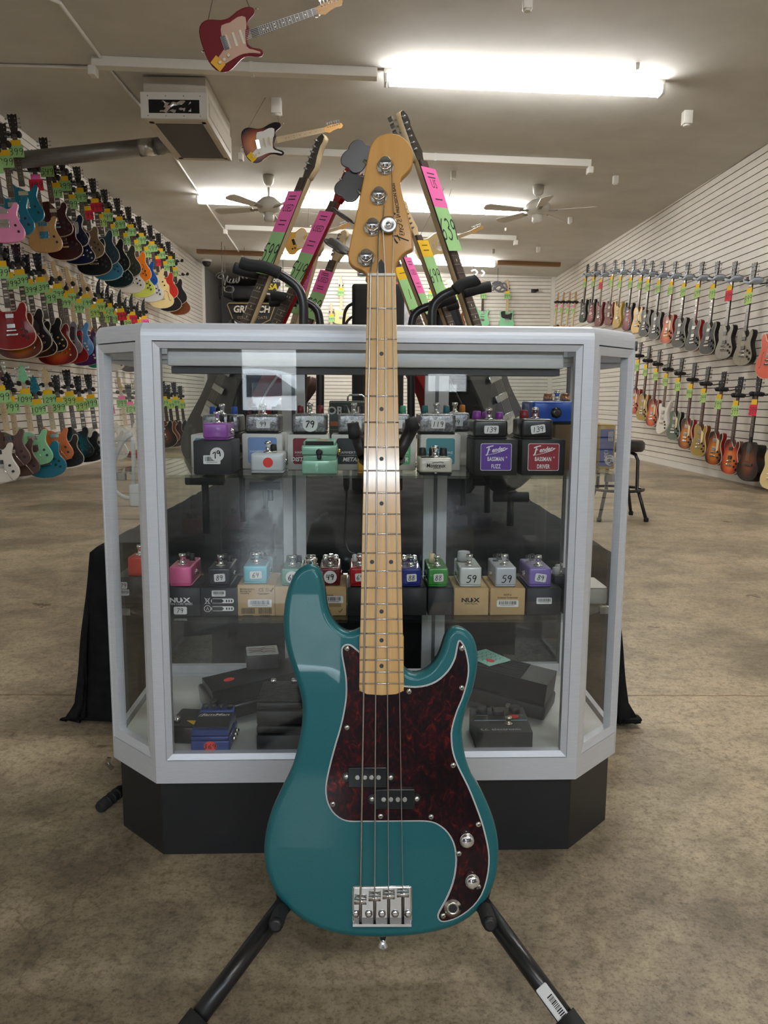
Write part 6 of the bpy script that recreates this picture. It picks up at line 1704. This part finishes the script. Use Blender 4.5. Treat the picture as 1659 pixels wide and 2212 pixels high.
# large black volume treadle lying at an angle
def treadle(label, M4, L, w, z1, mt_=BLKE, ribs=0):
    t = thing('volume_pedal', label, 'pedal', M4)
    obj('base', MB().bbox(-L/2, -w/2, 0, L/2, w/2, .03, .006, 2), mt_, t)
    tr = obj('treadle', wedge(-L/2+.004, L/2-.004, -w/2+.006, z1, w/2-.006, z1, .032), mt_, t)
    for i in range(ribs):
        yy = -w/2+.014+(w-.028)*i/(ribs-1)
        obj('grip_rib', MB().box(-L/2+.02, yy-.003, z1, L/2-.06, yy+.003, z1+.0025), RUBBER, tr)
    obj('side_cheek', MB().bbox(-L/2-.004, -w/2-.004, .01, -L/2+.012, w/2+.004, .05, .004, 2), mt_, t)
    obj('jack_socket', MB().lathe([(.006, 0), (.005, .004)], (L*.2, -w/2, .016), (0, -1, 0), 10), NICKEL, t)
    return t
p = CABI @ onplane(520, 1545, V((0, 0, ZD)), V((0, 0, 1)))
t = treadle('long black volume pedal with red dot lying at an angle, lower left', CAB @ T(-.20, .235, ZD+.016) @ M.Rotation(R(24), 4, 'Z') @ M.Rotation(R(-5), 4, 'Y'), .27, .10, .065)
obj('red_sticker', MB(T(-.085, .0, .065)).prism([(.011*math.cos(q*PI/10), .009*math.sin(q*PI/10)) for q in range(20)], -.0001, .0006), REDST, t)
# small black box with red lettering standing on the treadle
t = thing('effects_pedal', 'small black pedal with white top and red lettering, above the volume pedal', 'pedal', CAB @ T(-.222, .262, ZD+.083) @ M.Rotation(R(10), 4, 'Z'), 'effects pedals in the cabinet')
obj('housing', MB().bbox(-.034, -.03, 0, .034, .03, .030, .003, 2), BLKE, t)
obj('top_plate', MB().bbox(-.033, -.029, .030, .033, .029, .032, .002, 1), PAPER, t)
mb = MB(T(0, 0, .0321)); random.seed(4)
for k in range(3):
    pts = [(-.028+i*.0062, .016-k*.014+random.uniform(-.005, .005)) for i in range(10)]; mb.ribbon(pts, .0026)
obj('red_lettering', mb, mat('red_ink', srgb(150, 20, 20), .6), t)
# stepped black pedal beside the bass
t = thing('effects_pedal', 'stepped black pedal standing left of the bass body', 'pedal', CAB @ T(-.163, .021, ZD) @ M.Diagonal((1, .9, .93, 1)), 'effects pedals in the cabinet')
DKP = mat('pedal_dark_grey', (.022, .022, .024), .5)
for i, (z0, z1, y0) in enumerate(((0, .033, 0), (.035, .050, .004), (.052, .080, .008), (.082, .096, .012))):
    obj('step', MB().bbox(-.042, y0, z0, .042, .13, z1, .002, 1), DKP, t)
mb = MB()
for i in range(5): mb.box(-.04, .02+i*.02, .096, .04, .03+i*.02, .099)
obj('rubber_grip', MB().bbox(-.041, .014, .096, .041, .125, .101, .002, 1), mottled('ribbed_rubber', (.012, .012, .012), (.04, .04, .04), 90, .7, bmp=1, bd=.003), t)
for sx in (-.02, .02): obj('control_knob', MB().lathe([(.006, 0), (.005, .01)], (sx, .11, .101)), CHROME, t)
# tc electronic black pedal at right
a, c = CABI @ onplane(1030, 1625, V((0, 0, ZD)), V((0, 0, 1))), CABI @ onplane(1153, 1625, V((0, 0, ZD)), V((0, 0, 1)))
w = c.x-a.x
t = thing('effects_pedal', 'wide black pedal with maker name and pale blue line, lower right', 'pedal', CAB @ T((a.x+c.x)/2, max(a.y, .020), ZD) @ M.Diagonal((1, .85, .92, 1)), 'effects pedals in the cabinet')
MBK = mat('matt_black', (.020, .020, .021), .5)
obj('housing', wedge(-w/2, w/2, 0, .036, .105, .050), MBK, t)
def top_(x, y): 
    s_ = .014/.105; return frame((x, y, .036+s_*y+.0004), V((1, 0, 0)), V((0, 1, s_)).normalized(), V((0, -s_, 1)).normalized())
text('maker_lettering', 't.c. electronic', .0125, mat('grey_ink', (.35, .36, .37), .6), t, top_(-w*.05, .012), sx=1.1, off=.0003)
obj('blue_line', MB(top_(0, .048)).box(-w*.48, -.001, 0, w*.48, .001, .0005), mat('pale_blue_ink', srgb(120, 176, 200), .5), t)
obj('footswitch', MB().lathe([(.009, 0), (.008, .003), (.0045, .004), (.0045, .011), (.007, .012), (.006, .016)], (w*.12, .035, .040)), mat('brass_nickel', (.6, .54, .42), .2, 1), t)
for sx in (-.30, .30): obj('control_knob', MB().lathe([(.0115, 0), (.0105, .012), (.009, .0135)], (sx*w, .085, .047), n=18), BLACK, t)
obj('rocker_switch', MB().bbox(-.012, .065, .044, .010, .088, .058, .003, 2), BLKP, t)
obj('price_sticker', MB(top_(w*.26, .064)).prism([(.010*math.cos(q*PI/10), .007*math.sin(q*PI/10)) for q in range(20)], 0, .0006), REDST, t)
for sx in (-.32, .33): obj('print_line', MB(top_(sx*w, .069)).box(-.011, 0, 0, .011, .0007, .0004), mat('grey_ink', (.35, .36, .37), .6), t)
t = treadle('black ribbed expression pedal lying at an angle, lower right', CAB @ T(.265, .235, ZD+.018) @ M.Rotation(R(-26), 4, 'Z') @ M.Rotation(R(6), 4, 'Y'), .25, .105, .075, MBK, 9)
t = thing('instruction_card', 'mint square card with printing lying on the ribbed pedal', 'card', CAB @ T(.265, .235, ZD+.018) @ M.Rotation(R(-26), 4, 'Z') @ M.Rotation(R(6), 4, 'Y') @ T(-.022, .012, .0782) @ M.Rotation(R(66), 4, 'Z'))
obj('card', MB().bbox(-.036, -.036, 0, .036, .036, .003, .002, 1), gp('mint2', 140, 200, 186), t)
mb = MB(T(0, 0, .0031))
for k in range(4): mb.ribbon([(-.028+i*.007, -.02+k*.013+(.003 if i % 2 else -.003)) for i in range(9)], .0018)
obj('printing', mb, mat('teal_ink', srgb(60, 130, 120), .6), t)
obj('red_sticker', MB(T(-.012, -.018, .0031)).prism([(.009*math.cos(q*PI/10), .009*math.sin(q*PI/10)) for q in range(20)], 0, .0005), REDST, t)
t = thing('effects_pedal', 'small black pedal with white rim and red sticker, beside the bass body', 'pedal', CAB @ T(.108, .165, ZD) @ M.Rotation(R(-18), 4, 'Z'), 'effects pedals in the cabinet')
obj('housing', wedge(-.04, .04, -.05, .03, .05, .05), MBK, t)
obj('top_rim', MB().ribbon([(-.037, -.046), (.037, -.046), (.037, .046), (-.037, .046), (-.037, -.046)], .002, .0), WINK, t, frame((0, 0, .0405), V((1, 0, 0)), V((0, 1, .2)).normalized(), V((0, -.2, 1)).normalized()))
obj('red_sticker', MB(frame((.01, 0, .0405), V((1, 0, 0)), V((0, 1, .2)).normalized(), V((0, -.2, 1)).normalized())).prism([(.010*math.cos(q*PI/10), .008*math.sin(q*PI/10)) for q in range(20)], 0, .0006), REDST, t)
# power lead hanging behind the mint pedal
pts = [cab(*q) for q in ((748, 1035, .38), (749, 1060, .38), (747, 1110, .38), (745, 1160, .38), (752, 1190, .36), (768, 1198, .34))]
t = thing('power_lead', 'black power lead hanging between the rear doors behind the pedals', 'cable', CAB)
obj('cable', MB().tube(smooth_loop([tuple(q) for q in pts], 5, False), .0026, 8), BLACK, t)
q = cab(748, 1048, .38); obj('moulded_plug', MB().tube([(q.x, .38, SZ1-.009), (q.x, .38, q.z), (q.x, .38, q.z-.014)], [.008, .0075, .004], 10), BLACK, t)
# ------------------------------------------------------------------ guitars leaning in the racks on the covered table
CARDW = lambda: None
LEAN = []
def lean(label, hp, lp, Y, side, fin, kind='strat', hlen=.121, sc=1.0, head='row', neck='mid', name='electric_guitar', tags=(), turn=.6, hm=None, **k):
    """hp: pixel of the headstock tip, lp: a pixel lower on the neck; the guitar leans sideways in the plane y = Y"""
    a, b_ = aty(*hp, Y), aty(*lp, Y)
    yv = (a-b_).normalized()
    zv = V((side*math.sqrt(1-turn*turn), -turn, 0))
    m = ortho(a-yv*hlen*sc, yv, zv)
    g = guitar(label, kind, m, fin, head=head, neck=neck, headm=hm, name=name, sc=sc, cards_on=False, hs=.65, **k)
    LEAN.append((side, min((m @ V((x*sc, y*sc, -.02)) for x, y in SHAPES[kind]), key=lambda p_: p_.z), kind))
    for i, (dy, h, mt_, lines) in enumerate(tags):
        c = obj('used_card' if i == 0 and mt_ is PINKC else 'price_card', MB().box(-.044, -dy-h, .0125, .044, -dy, .0132), mt_, g)
        for j, (tx, fy, sz) in enumerate(lines):
            mm = T(0, -dy-h*fy, .0133)
            if tx.isdigit(): obj('price_figures', scribble(tx, sz, sz*.09), INK, c, mm)
            elif tx == '-': obj('written_line', MB().box(-.022, -.0012, 0, .022, .0012, .0003), INK, c, mm)
            else: text('card_lettering', tx, sz, INK, c, mm)
    return g
USED = [('-', .12, 0), ('-', .2, 0), ('USED', .42, .028), ('-', .72, 0), ('-', .82, 0)]
lean('leaning guitar with pale headstock, pink USED card, nearest on the left rack', (699, 288), (537, 690), 2.13, -1, FIN['black'], tags=((.04, .11, PINKC, USED), (.15, .115, GREENC, [('599', .5, .05)])), hm=MAPLEP, turn=.48, plate=True)
lean('leaning dark red guitar with red headstock back and cream binding, left rack', (764, 352), (606, 690), 2.38, -1, FIN['cherry'], 'lp', head='open', neck='dark', tags=((.035, .13, PINKC, USED), (.165, .11, GREENC, [('549', .5, .05)])), hm=FIN['cherry'], turn=.5)
lean('leaning pale maple guitar third on the left rack, behind the dark red one', (700, 478), (640, 690), 2.62, -1, FIN['white'], sc=.92, neck='maple', tags=((.04, .09, PINKC, USED), (.13, .08, GREENC, [('499', .5, .045)])), turn=.5)
lean('leaning brown-necked bass with pink USED card close to the bass headstock, left rack', (747, 496), (672, 690), 2.80, -1, FIN['walnut'], sc=.92, neck='mid', name='electric_bass', tags=((.045, .085, PINKC, USED), (.13, .10, GREENC, [('799', .5, .05)])), hm=MAPLEP, turn=.6)
lean('tall leaning bass with pale headstock edge, pink and green cards, right rack', (872, 238), (1022, 690), 2.30, 1, FIN['black'], sc=1.18, neck='mid', name='electric_bass', tags=((.02, .095, PINKC, [('-', .15, 0), ('-', .25, 0), ('US', .42, .03), ('-', .8, 0)]), (.115, .105, GREENC, [('639', .5, .05)])), hm=MAPLEP, turn=.45, plate=True)
lean('leaning pale-headed guitar with yellow and green cards, right rack', (872, 430), (966, 690), 2.55, 1, FIN['black'], sc=.97, neck='mid', tags=((.02, .055, YELLOWC, [('-', .3, 0), ('-', .6, 0)]), (.075, .125, GREENC, [('699', .5, .045)])), hm=MAPLEP, turn=.45)
lean('leaning slate-grey guitar with long pink card, middle of the right rack', (827, 440), (925, 690), 2.72, 1, FIN['charcoal'], sc=.9, neck='dark', head='open', tags=((.09, .14, PINKC, USED), (.23, .08, GREENC, [('-', .5, 0)])), turn=.35, hm=FIN['charcoal'])
lean('leaning dark red guitar with yellow card just right of the bass neck', (815, 460), (899, 690), 2.86, 1, FIN['cherry'], sc=.9, neck='dark', head='open', tags=((.10, .05, YELLOWC, [('-', .5, 0)]), (.15, .12, GREENC, [('1', .5, .04)])), turn=.55, hm=FIN['cherry'])
lean('glossy black guitar with body showing above the cabinet, right rack', (905, 250), (978, 640), 2.95, 1, FIN['black'], 'es', neck='dark', head='open', turn=.7, hm=FIN['black']) if False else None
# the racks themselves
def rack(label, Y, posts, yokes):
    t = thing('guitar_rack', label, 'guitar rack', T(0, Y, .483))
    Ii = t.matrix_world.inverted()
    q = lambda p: Ii @ p
    for pts, r, nm, dy in posts:
        w = [q(aty(px, py, Y+dy)) for px, py in pts]
        obj(nm, MB().tube(smooth_loop([tuple(p) for p in w], 4, False), r, 10), STEELB, t)
    for pts, r, dy in yokes:
        w = [q(aty(px, py, Y+dy)) for px, py in pts]
        obj('padded_prong', MB().tube(smooth_loop([tuple(p) for p in w], 4, False), r, 12), RUBBER, t)
    return t
rk = rack('black tubular guitar rack with padded arms on the left behind the cabinet', 2.13,
     [([(652, 1010), (654, 760), (656, 690), (654, 650), (640, 618), (610, 596), (590, 588)], .0125, 'upright', 0), ([(690, 1000), (692, 760), (690, 690), (680, 664), (660, 652), (640, 648)], .0125, 'upright', .32),
      ([(652, 1010), (690, 1000)], .0125, 'foot_tube', .0)],
     [([(604, 590), (570, 577), (538, 573), (520, 567)], .0155, -.05), ([(590, 598), (560, 592), (530, 586), (506, 578)], .0150, .055),
      ([(640, 648), (600, 640), (585, 640)], .015, .27), ([(640, 652), (605, 652), (582, 652)], .015, .37)])
rk2 = rack('black tubular guitar rack with padded arms on the right behind the cabinet', 2.20,
     [([(936, 1010), (934, 760), (933, 700), (936, 662), (952, 642), (975, 630), (985, 626)], .0125, 'upright', 0), ([(888, 1000), (888, 760), (890, 697), (900, 675), (920, 664), (935, 660)], .0125, 'upright', .32)],
     [([(983, 627), (1000, 613), (1025, 607), (1032, 603)], .0155, -.05), ([(1000, 633), (1030, 625), (1060, 619)], .0150, .06),
      ([(930, 661), (960, 652), (984, 643)], .015, .27), ([(940, 672), (970, 662), (990, 657)], .015, .37)])
# padded rests that carry the bodies
for side, p, kd in LEAN:
    if p.z < .52: continue
    r_ = rk if side < 0 else rk2
    Ii = r_.matrix_world.inverted()
    obj('rest_post', MB().tube([Ii @ V((p.x, p.y, .484)), Ii @ V((p.x, p.y, p.z-.022))], .010, 8), STEELB, r_)
    obj('padded_rest', MB().tube([Ii @ V((p.x-.05, p.y, p.z-.017)), Ii @ V((p.x+.05, p.y, p.z-.017))], .0145, 10), RUBBER, r_)
# black speaker cabinet behind the bass neck
p0, p1 = aty(766, 612, 3.08), aty(800, 612, 3.08)
t = thing('speaker_cabinet', 'black speaker cabinet standing behind the bass neck', 'speaker', T((p0.x+p1.x)/2+.06, 3.08, .483))
hh_ = p0.z-.483
obj('cabinet_shell', MB().bbox(-.10, -.0, .0, .10, .2, hh_, .012, 2), mat('black_tolex', (.010, .010, .011), .75), t)
obj('front_grille', MB().bbox(-.09, -.006, .02, .09, .001, hh_-.02, .004, 1), mat('black_grille', (.006, .006, .0065), .85), t)
pts = [aty(*q, 3.12) for q in ((766, 655), (752, 662), (744, 680), (742, 720), (744, 800))]
obj('cable', MB().tube([t.matrix_world.inverted() @ V(p) for p in smooth_loop([tuple(p) for p in pts], 4, False)], .006, 6), BLACK, t)
pts = [aty(*q, 3.12) for q in ((766, 682), (756, 688), (748, 698), (744, 720))]
obj('cable', MB().tube([t.matrix_world.inverted() @ V(p) for p in smooth_loop([tuple(p) for p in pts], 4, False)], .005, 6), BLACK, t)
# glossy black body leaning at the right rack
m_ = ortho(aty(966, 560, 2.42), (aty(960, 520, 2.42)-aty(992, 720, 2.42)), (.5, -.86, 0))
t = guitar('glossy black guitar in the right rack, its horn showing above the cabinet', 'es', m_ @ T(0, .27, -.02), FIN['black'], cards_on=False, name='electric_guitar', neck='dark', sc=.9) if False else None
p = aty(958, 700, 2.02); 
t = thing('gig_bag', 'glossy black rounded case end between the right rack arms', 'guitar case', T(p.x*1.55+.028, 3.16, .494))
ztop = aty(970, 654, 3.16).z-.483
obj('shell', MB(M.Rotation(R(90), 4, 'X')).prism(smooth_loop([(-.075, 0), (-.07, ztop*.7), (-.05, ztop*.95), (0, ztop), (.03, ztop*.95), (.075, ztop*.7), (.11, 0)], 4), -.05, .05, .02, 4), gloss('case_black', (.006, .006, .0065)), t)
obj('handle', MB().tube([(.0, -.052, ztop*.55), (.006, -.07, ztop*.5), (.012, -.052, ztop*.42)], .006, 6), BLACK, t)

# ------------------------------------------------------------------ far end of the shop
BYW = YB-.10
for i, (px, py, fin, kind, card, ex, lb) in enumerate((
    (737, 633, 'cream', 'tele', GREENC, dict(neck='maple', head='row'), 'pale yellow and brown guitar with green card on the back wall, left end'),
    (716, 690, 'lblue', 'strat', GREENC, dict(neck='maple', head='row'), 'pale blue guitar low on the back wall beside the pale yellow one'),
    (931, 640, 'white', 'strat', GREENC, dict(neck='maple', head='row', headm=PAPER), 'white-headed guitar on the back wall behind the right rack'),
    (990, 643, 'amber', 'strat', LM, dict(neck='maple', head='row'), 'amber-necked guitar with lime card on the back wall'),
    (1043, 640, 'mint', 'strat', GREENC, dict(neck='mid', head='row', headm=MAPLEP), 'brown-necked mint guitar on the back wall near the rack arm'),
    (1096, 640, 'mint', 'tele', GREENC, dict(neck='maple', head='row', guard=BLACK), 'mint and black guitar with maple neck, rightmost on the back wall'))):
    p = onplane(px, py, V((0, BYW, 0)), V((0, 1, 0)))
    m = frame(p, V((1, 0, 0)), V((0, 0, 1)), V((0, -1, 0))) @ T(0, .163, 0)
    guitar(lb, kind, m, FIN[fin], card=card, price='999', detail=False, group='guitars on the back wall', **ex)
    o = m @ V((0, -.008, -.02))
    t = thing('wall_hanger', 'black back-wall hanger holding the '+lb.split(' on the')[0].split(' low')[0].split(' behind')[0], 'guitar hanger', T(*o))
    obj('arm', MB().tube([(0, 0, 0), (0, .062, .0)], .006, 6), HARM, t)
    for sd in (-1, 1): obj('padded_prong', MB().tube([(0, 0, 0), (sd*.035, 0, 0), (sd*.04, -.06, .004)], .011, 6), PADB, t)
p = aty(1153, 628, YB-.06)
t = thing('wall_hanger', 'empty black hanger high on the right of the back wall', 'guitar hanger', T(*p))
obj('arm', MB().bbox(-.05, -.03, -.035, .05, .04, .035, .01), BLACK, t); obj('padded_prong', MB().tube([(.04, -.02, 0), (.08, -.05, .01)], .03, 8), PADB, t)
# unlit neon signs hanging under the ceiling at the back
NEON = mat('unlit_neon_glass', (.14, .14, .14), .25, .1, .6)
NEONY = mat('yellow_neon_glass', srgb(236, 222, 150), .2, 0, .6)
def neon(label, Y, curves, r, mt_, hang=None):
    t = thing('neon_sign', label, 'neon sign', T(*aty(*curves[0][0], Y)))
    Ii = t.matrix_world.inverted()
    for cv in curves:
        w = [Ii @ aty(px, py, Y) for px, py in cv]
        obj('glass_tube', MB().tube(smooth_loop([tuple(p) for p in w], 4, False), r, 6), mt_, t)
    for (px, py) in hang or ():
        w = aty(px, py, Y); obj('suspension_wire', MB().tube([Ii @ w, Ii @ V((w.x, w.y, cz(w.x, w.y)))], .005, 5), NEON, t)
    return t
Z7 = lambda pts: [(440+x/5.184, 560+y/5.184) for x, y in pts]
neon('unlit neon script sign of grey glass tubing, hanging back left', 15.0, [Z7([(135, 195), (150, 165), (200, 145), (240, 130), (235, 150), (180, 175), (160, 205), (200, 215)]), Z7([(215, 165), (225, 230), (235, 290), (245, 250), (270, 180), (262, 240), (285, 260)]),
      Z7([(300, 220), (290, 260), (320, 260), (335, 215), (330, 265), (350, 250), (370, 210), (365, 260), (385, 255), (400, 190), (395, 250)]), Z7([(400, 205), (420, 180), (440, 215), (460, 165), (480, 215), (500, 190), (540, 215)]), Z7([(225, 300), (240, 360), (320, 368), (330, 320), (270, 300), (225, 340)])], .011, NEON, [Z7([(240, 130)])[0], Z7([(460, 165)])[0]])
neon('tangle of grey neon tubing hanging in front of the back wall, right', 16.4, [[(1063, 613), (1075, 609), (1085, 615), (1078, 628), (1066, 622), (1072, 612), (1088, 622)], [(1064, 628), (1074, 618), (1090, 612), (1094, 624), (1082, 630), (1070, 626)], [(1060, 620), (1078, 614), (1096, 628)]], .02, mat('dark_neon', (.09, .09, .1), .3, .2, .5), [(1075, 609)])
neon('pale yellow neon sign reading Mi, behind the leaning pale-headed guitar', 16.0, [[(962, 612), (968, 606), (974, 608), (970, 616), (963, 622)], [(972, 622), (976, 608), (980, 618), (985, 607), (986, 622)], [(991, 612), (991, 622)], [(991, 606), (992, 607)], [(996, 606), (1001, 622)]], .028, NEONY, [(975, 607)])
neon('small bluish white neon hook under the farthest strip light', 15.9, [[(1018, 586), (1026, 583), (1031, 590), (1024, 596), (1028, 602)], [(1040, 584), (1046, 590), (1040, 597)]], .018, mat('white_neon', srgb(206, 222, 228), .2, 0, .6), [(1020, 586)])
p = aty(583, 612, 15.4)
t = thing('hanging_sign', 'round black sign with white and yellow lettering, back left', 'sign', T(*p))
obj('board', MB(M.Rotation(R(90), 4, 'X')).prism([(.2*math.cos(q*PI/16), .19*math.sin(q*PI/16)) for q in range(32)], -.02, .02, .005, 1), BLACK, t)
obj('white_rim', MB(M.Rotation(R(90), 4, 'X')).ribbon([(.20*math.cos(R(a)), .2*math.sin(R(a))) for a in range(200, 345, 12)], .03, .022), PAPER, t)
text('sign_lettering', 'Gibson', .13, WINK, t, FRONT(0, .06, -.024), off=.004); text('sign_lettering', 'USA', .15, mat('yellow_ink', srgb(240, 214, 40), .5), t, FRONT(0, -.07, -.024), off=.006, shear=.2)
obj('suspension_wire', MB().tube([(0, 0, .19), (0, 0, cz(p.x, 15.4)-p.z)], .006, 5), NEON, t)
# black shop banner
BNY = 14.6
b0, b1, b2, b3 = aty(477, 638, BNY), aty(614, 650, BNY), aty(606, 742, BNY), aty(483, 742, BNY)
t = thing('banner', 'black banner with gold border and white GRETSCH lettering, back left', 'banner', T((b0.x+b1.x)/2, BNY, b0.z))
Ii = t.matrix_world.inverted(); n = 16; vv = []
for j in range(7):
    for i in range(n+1):
        f_ = i/n; a_ = b0.lerp(b1, f_); c_ = b3.lerp(b2, f_); pnt = a_.lerp(c_, j/6)
        pnt = pnt+V((0, .03*math.sin(f_*9), -.13*math.sin(PI*f_)*(1-j/6))); vv.append(Ii @ pnt)
obj('fabric', MB().add(vv, [(j*(n+1)+i, j*(n+1)+i+1, (j+1)*(n+1)+i+1, (j+1)*(n+1)+i) for j in range(6) for i in range(n)], True), mat('banner_black', (.014, .014, .015), .7), t)
bm = frame(Ii @ aty(543, 676, BNY-.06), V((1, 0, 0)), V((0, 0, 1)), V((0, -1, 0)))
obj('gold_border', MB(bm).ribbon([(-.40, .17), (.40, .17), (.43, .14), (.33, -.12), (.12, -.22), (-.12, -.22), (-.33, -.12), (-.43, .14), (-.40, .17)], .018), mat('dull_gold', srgb(150, 130, 80), .5), t)
text('banner_lettering', 'GRETSCH', .165, mat('banner_white', srgb(214, 210, 196), .6), t, bm @ T(0, .06, .002), shear=.2, sx=.92, off=.006)
text('banner_lettering', 'EST', .07, mat('dull_gold', (1, 1, 1)), t, bm @ T(-.2, -.085, .002)); text('banner_lettering', 'DATE', .07, mat('dull_gold', (1, 1, 1)), t, bm @ T(.2, -.085, .002))
for (px, py) in ((481, 642), (612, 652)):
    w = aty(px, py, BNY); obj('hanging_cord', MB().tube([Ii @ w, Ii @ V((w.x, w.y, cz(w.x, w.y)))], .006, 5), NEON, t)
# poster behind the right rack
pa, pb = aty(848, 598, 16.9), aty(886, 720, 16.9)
t = thing('poster', 'grey poster with white RIC lettering hanging right of the bass neck', 'poster', T((pa.x+pb.x)/2, 16.9, (pa.z+pb.z)/2))
w, h = abs(pb.x-pa.x)/2, abs(pa.z-pb.z)/2
obj('sheet', MB().box(-w, -.008, -h, w, .008, h), mottled('poster_grey', (.10, .10, .11), (.34, .34, .36), 4, .6), t)
obj('dark_top', MB().box(-w+.01, -.012, h*.15, w-.01, -.0085, h-.01), mat('poster_dark', (.03, .03, .032), .6), t)
text('poster_lettering', 'RIC', .17, WINK, t, FRONT(w*.45, h*.42, -.014), off=.004); text('poster_lettering', 'ELECT', .11, mat('red_ink2', srgb(190, 40, 40), .6), t, FRONT(w*.2, h*.72, -.014), off=.003)
obj('white_line', MB().box(-w*.6, -.0135, h*.2, w*.8, -.0122, h*.22), WINK, t)
obj('hanging_cord', MB().tube([(0, 0, h), (0, 0, cz(pa.x, 16.9)-(pa.z+pb.z)/2)], .006, 5), NEON, t)
# ducts and a shelf in the store room at the back left
DUCT = mottled('dull_duct', (.16, .16, .165), (.24, .24, .245), 3, .5, metal=.5)
for px, py, r, lb in ((500, 632, .16, 'grey round duct crossing the dark store room, upper'), (500, 652, .12, 'grey round duct crossing the dark store room, lower')):
    p = aty(px, py, 19.2)
    t = thing('store_duct', lb, 'duct', T(0, 19.2+(.4 if r < .15 else 0), p.z))
    obj('pipe', MB().tube([(XL+.01, 0, 0), (BX+.85, 0, 0)], r, 16), DUCT, t)
    for q in range(4): obj('seam_ring', MB().tube([(XL+.3+q*.55, 0, 0), (XL+.34+q*.55, 0, 0)], r+.008, 16), DUCT, t)
p = aty(470, 688, 18.6)
t = thing('store_cupboard', 'grey cupboard with pale notice in the dark store room', 'cupboard', T(p.x+.6, 18.6, 0))
obj('carcass', MB().bbox(-.5, 0, 0, .7, .5, p.z, .01), mat('cupboard_grey', (.12, .12, .13), .6), t)
obj('notice', MB().box(-.16, -.006, p.z-.30, .12, -.001, p.z-.06), mat('notice_blue', srgb(150, 160, 190), .6), t)
obj('door', MB().bbox(-.49, -.012, .05, .09, 0, p.z-.36, .004, 1), mat('cupboard_grey2', (.10, .10, .11), .6), t)
# dome camera on the ceiling at the back left
p = onceil(446, 560)
t = thing('dome_camera', 'small white dome camera with black eye on the back ceiling, left', 'camera', T(p.x, p.y, cz(p.x, p.y)))
obj('base', MB().lathe([(.10, -.05), (.11, -.02), (.10, 0)]), TRIMW, t); obj('dome', MB().lathe([(.01, -.15), (.05, -.14), (.085, -.09), (.09, -.05)]), BLACK, t)
p = aty(421, 590, 15.6)

# ------------------------------------------------------------------ guitars hung from the ceiling on wires
def aerial(label, tail, tip, kind, fin, hook, guard=None, neck='mid', card=None, pk=None, sc=.92, **k):
    d_ = math.hypot(tip[0]-tail[0], tip[1]-tail[1]); zc = .985*sc*F/d_
    A, B = atdepth(*tail, zc), atdepth(*tip, zc)
    yv = (B-A).normalized(); zv = V((.05, -1, -.30))
    m = ortho(B-yv*.185*sc, yv, zv)
    g = guitar(label, kind, m, fin, head='row', neck=neck, headm=MAPLE, guard=guard, pk=pk or WBIND, sc=sc, cards_on=False, group='guitars hung from the ceiling', **k)
    for (x, y) in ((.0, -.815), (-.13, -.40)):
        obj('strap_pin', MB().lathe([(.004, 0), (.004, .01), (.008, .014), (.008, .018)], (x, y+.01, -.02), (0, -1, 0) if y < -.7 else (0, 1, 0), 8), CHROME, g)
    if card: obj('price_card', MB(M.Rotation(R(-60), 4, 'Z')).box(-.03, -.04, 0, .03, .04, .0008), card, g, T(.10, -.745, .006))
    hk = onceil(*hook); hz = cz(hk.x, hk.y)
    hk = V((hk.x, hk.y, hz))
    for k_, (x, y) in enumerate(((-.15, -.72), (-.14, -.42))):
        e = m @ V((x*sc, y*sc, -.05))
        top = V((e.x*.35+hk.x*.65, e.y, cz(e.x, e.y)-.004)) if hook[1] > 0 else V((e.x+(.08 if k_ == 0 else -.10), e.y, cz(e.x, e.y)-.004))
        tag(obj('hanging_wire', MB().tube([e, top], .0022, 5), mat('dark_wire', (.08, .07, .06), .5)), ('lower' if k_ == 0 else 'upper')+' thin wire from the ceiling to the '+label.split(' guitar')[0]+' guitar', 'wire')
    return g
aerial('dark red hanging guitar with pinkish pickguard, nearest under the ceiling', (442, 108), (741, 4), 'strat', gloss('cherry_red', Cc(112, 16, 26)), (513, -40), guard=mat('pinkish_guard', srgb(196, 160, 140), .3), card=mat('amber_card', srgb(232, 176, 60), .7))
aerial('sunburst hanging guitar with white pickguard, second under the ceiling', (526, 318), (741, 272), 'strat', burst('three_tone', Cc(190, 110, 30), Cc(120, 50, 16), Cc(18, 10, 10)), (597, 218), guard=PAPER, neck='maple', card=YELLOWC)
aerial('honey yellow hanging guitar far back, left of the bass neck', (616, 528), (760, 484), 'tele', gloss('honey', Cc(222, 172, 84)), (690, 470), guard=mat('pale_guard', srgb(226, 206, 176), .4), neck='maple')
aerial('pale cream hanging guitar far back, right of the bass neck', (900, 546), (1045, 491), 'strat', gloss('pale_cream', Cc(232, 206, 146)), (960, 478), guard=mat('cream_guard', srgb(226, 200, 150), .4), neck='maple')
p = atdepth(683, 27, 5.25)
t = thing('mirror_ball', 'small shiny ball hanging in front of the red guitar neck', 'ball', T(*p))
obj('ball', MB().lathe([(.030*math.sin(R(a_)), -.030*math.cos(R(a_))) for a_ in range(0, 181, 15)], n=18), CHROME, t)
obj('thread', MB().tube([(0, 0, .029), (0, 0, cz(p.x, p.y)-p.z-.002)], .0012, 5), NICKEL, t)
set_type()
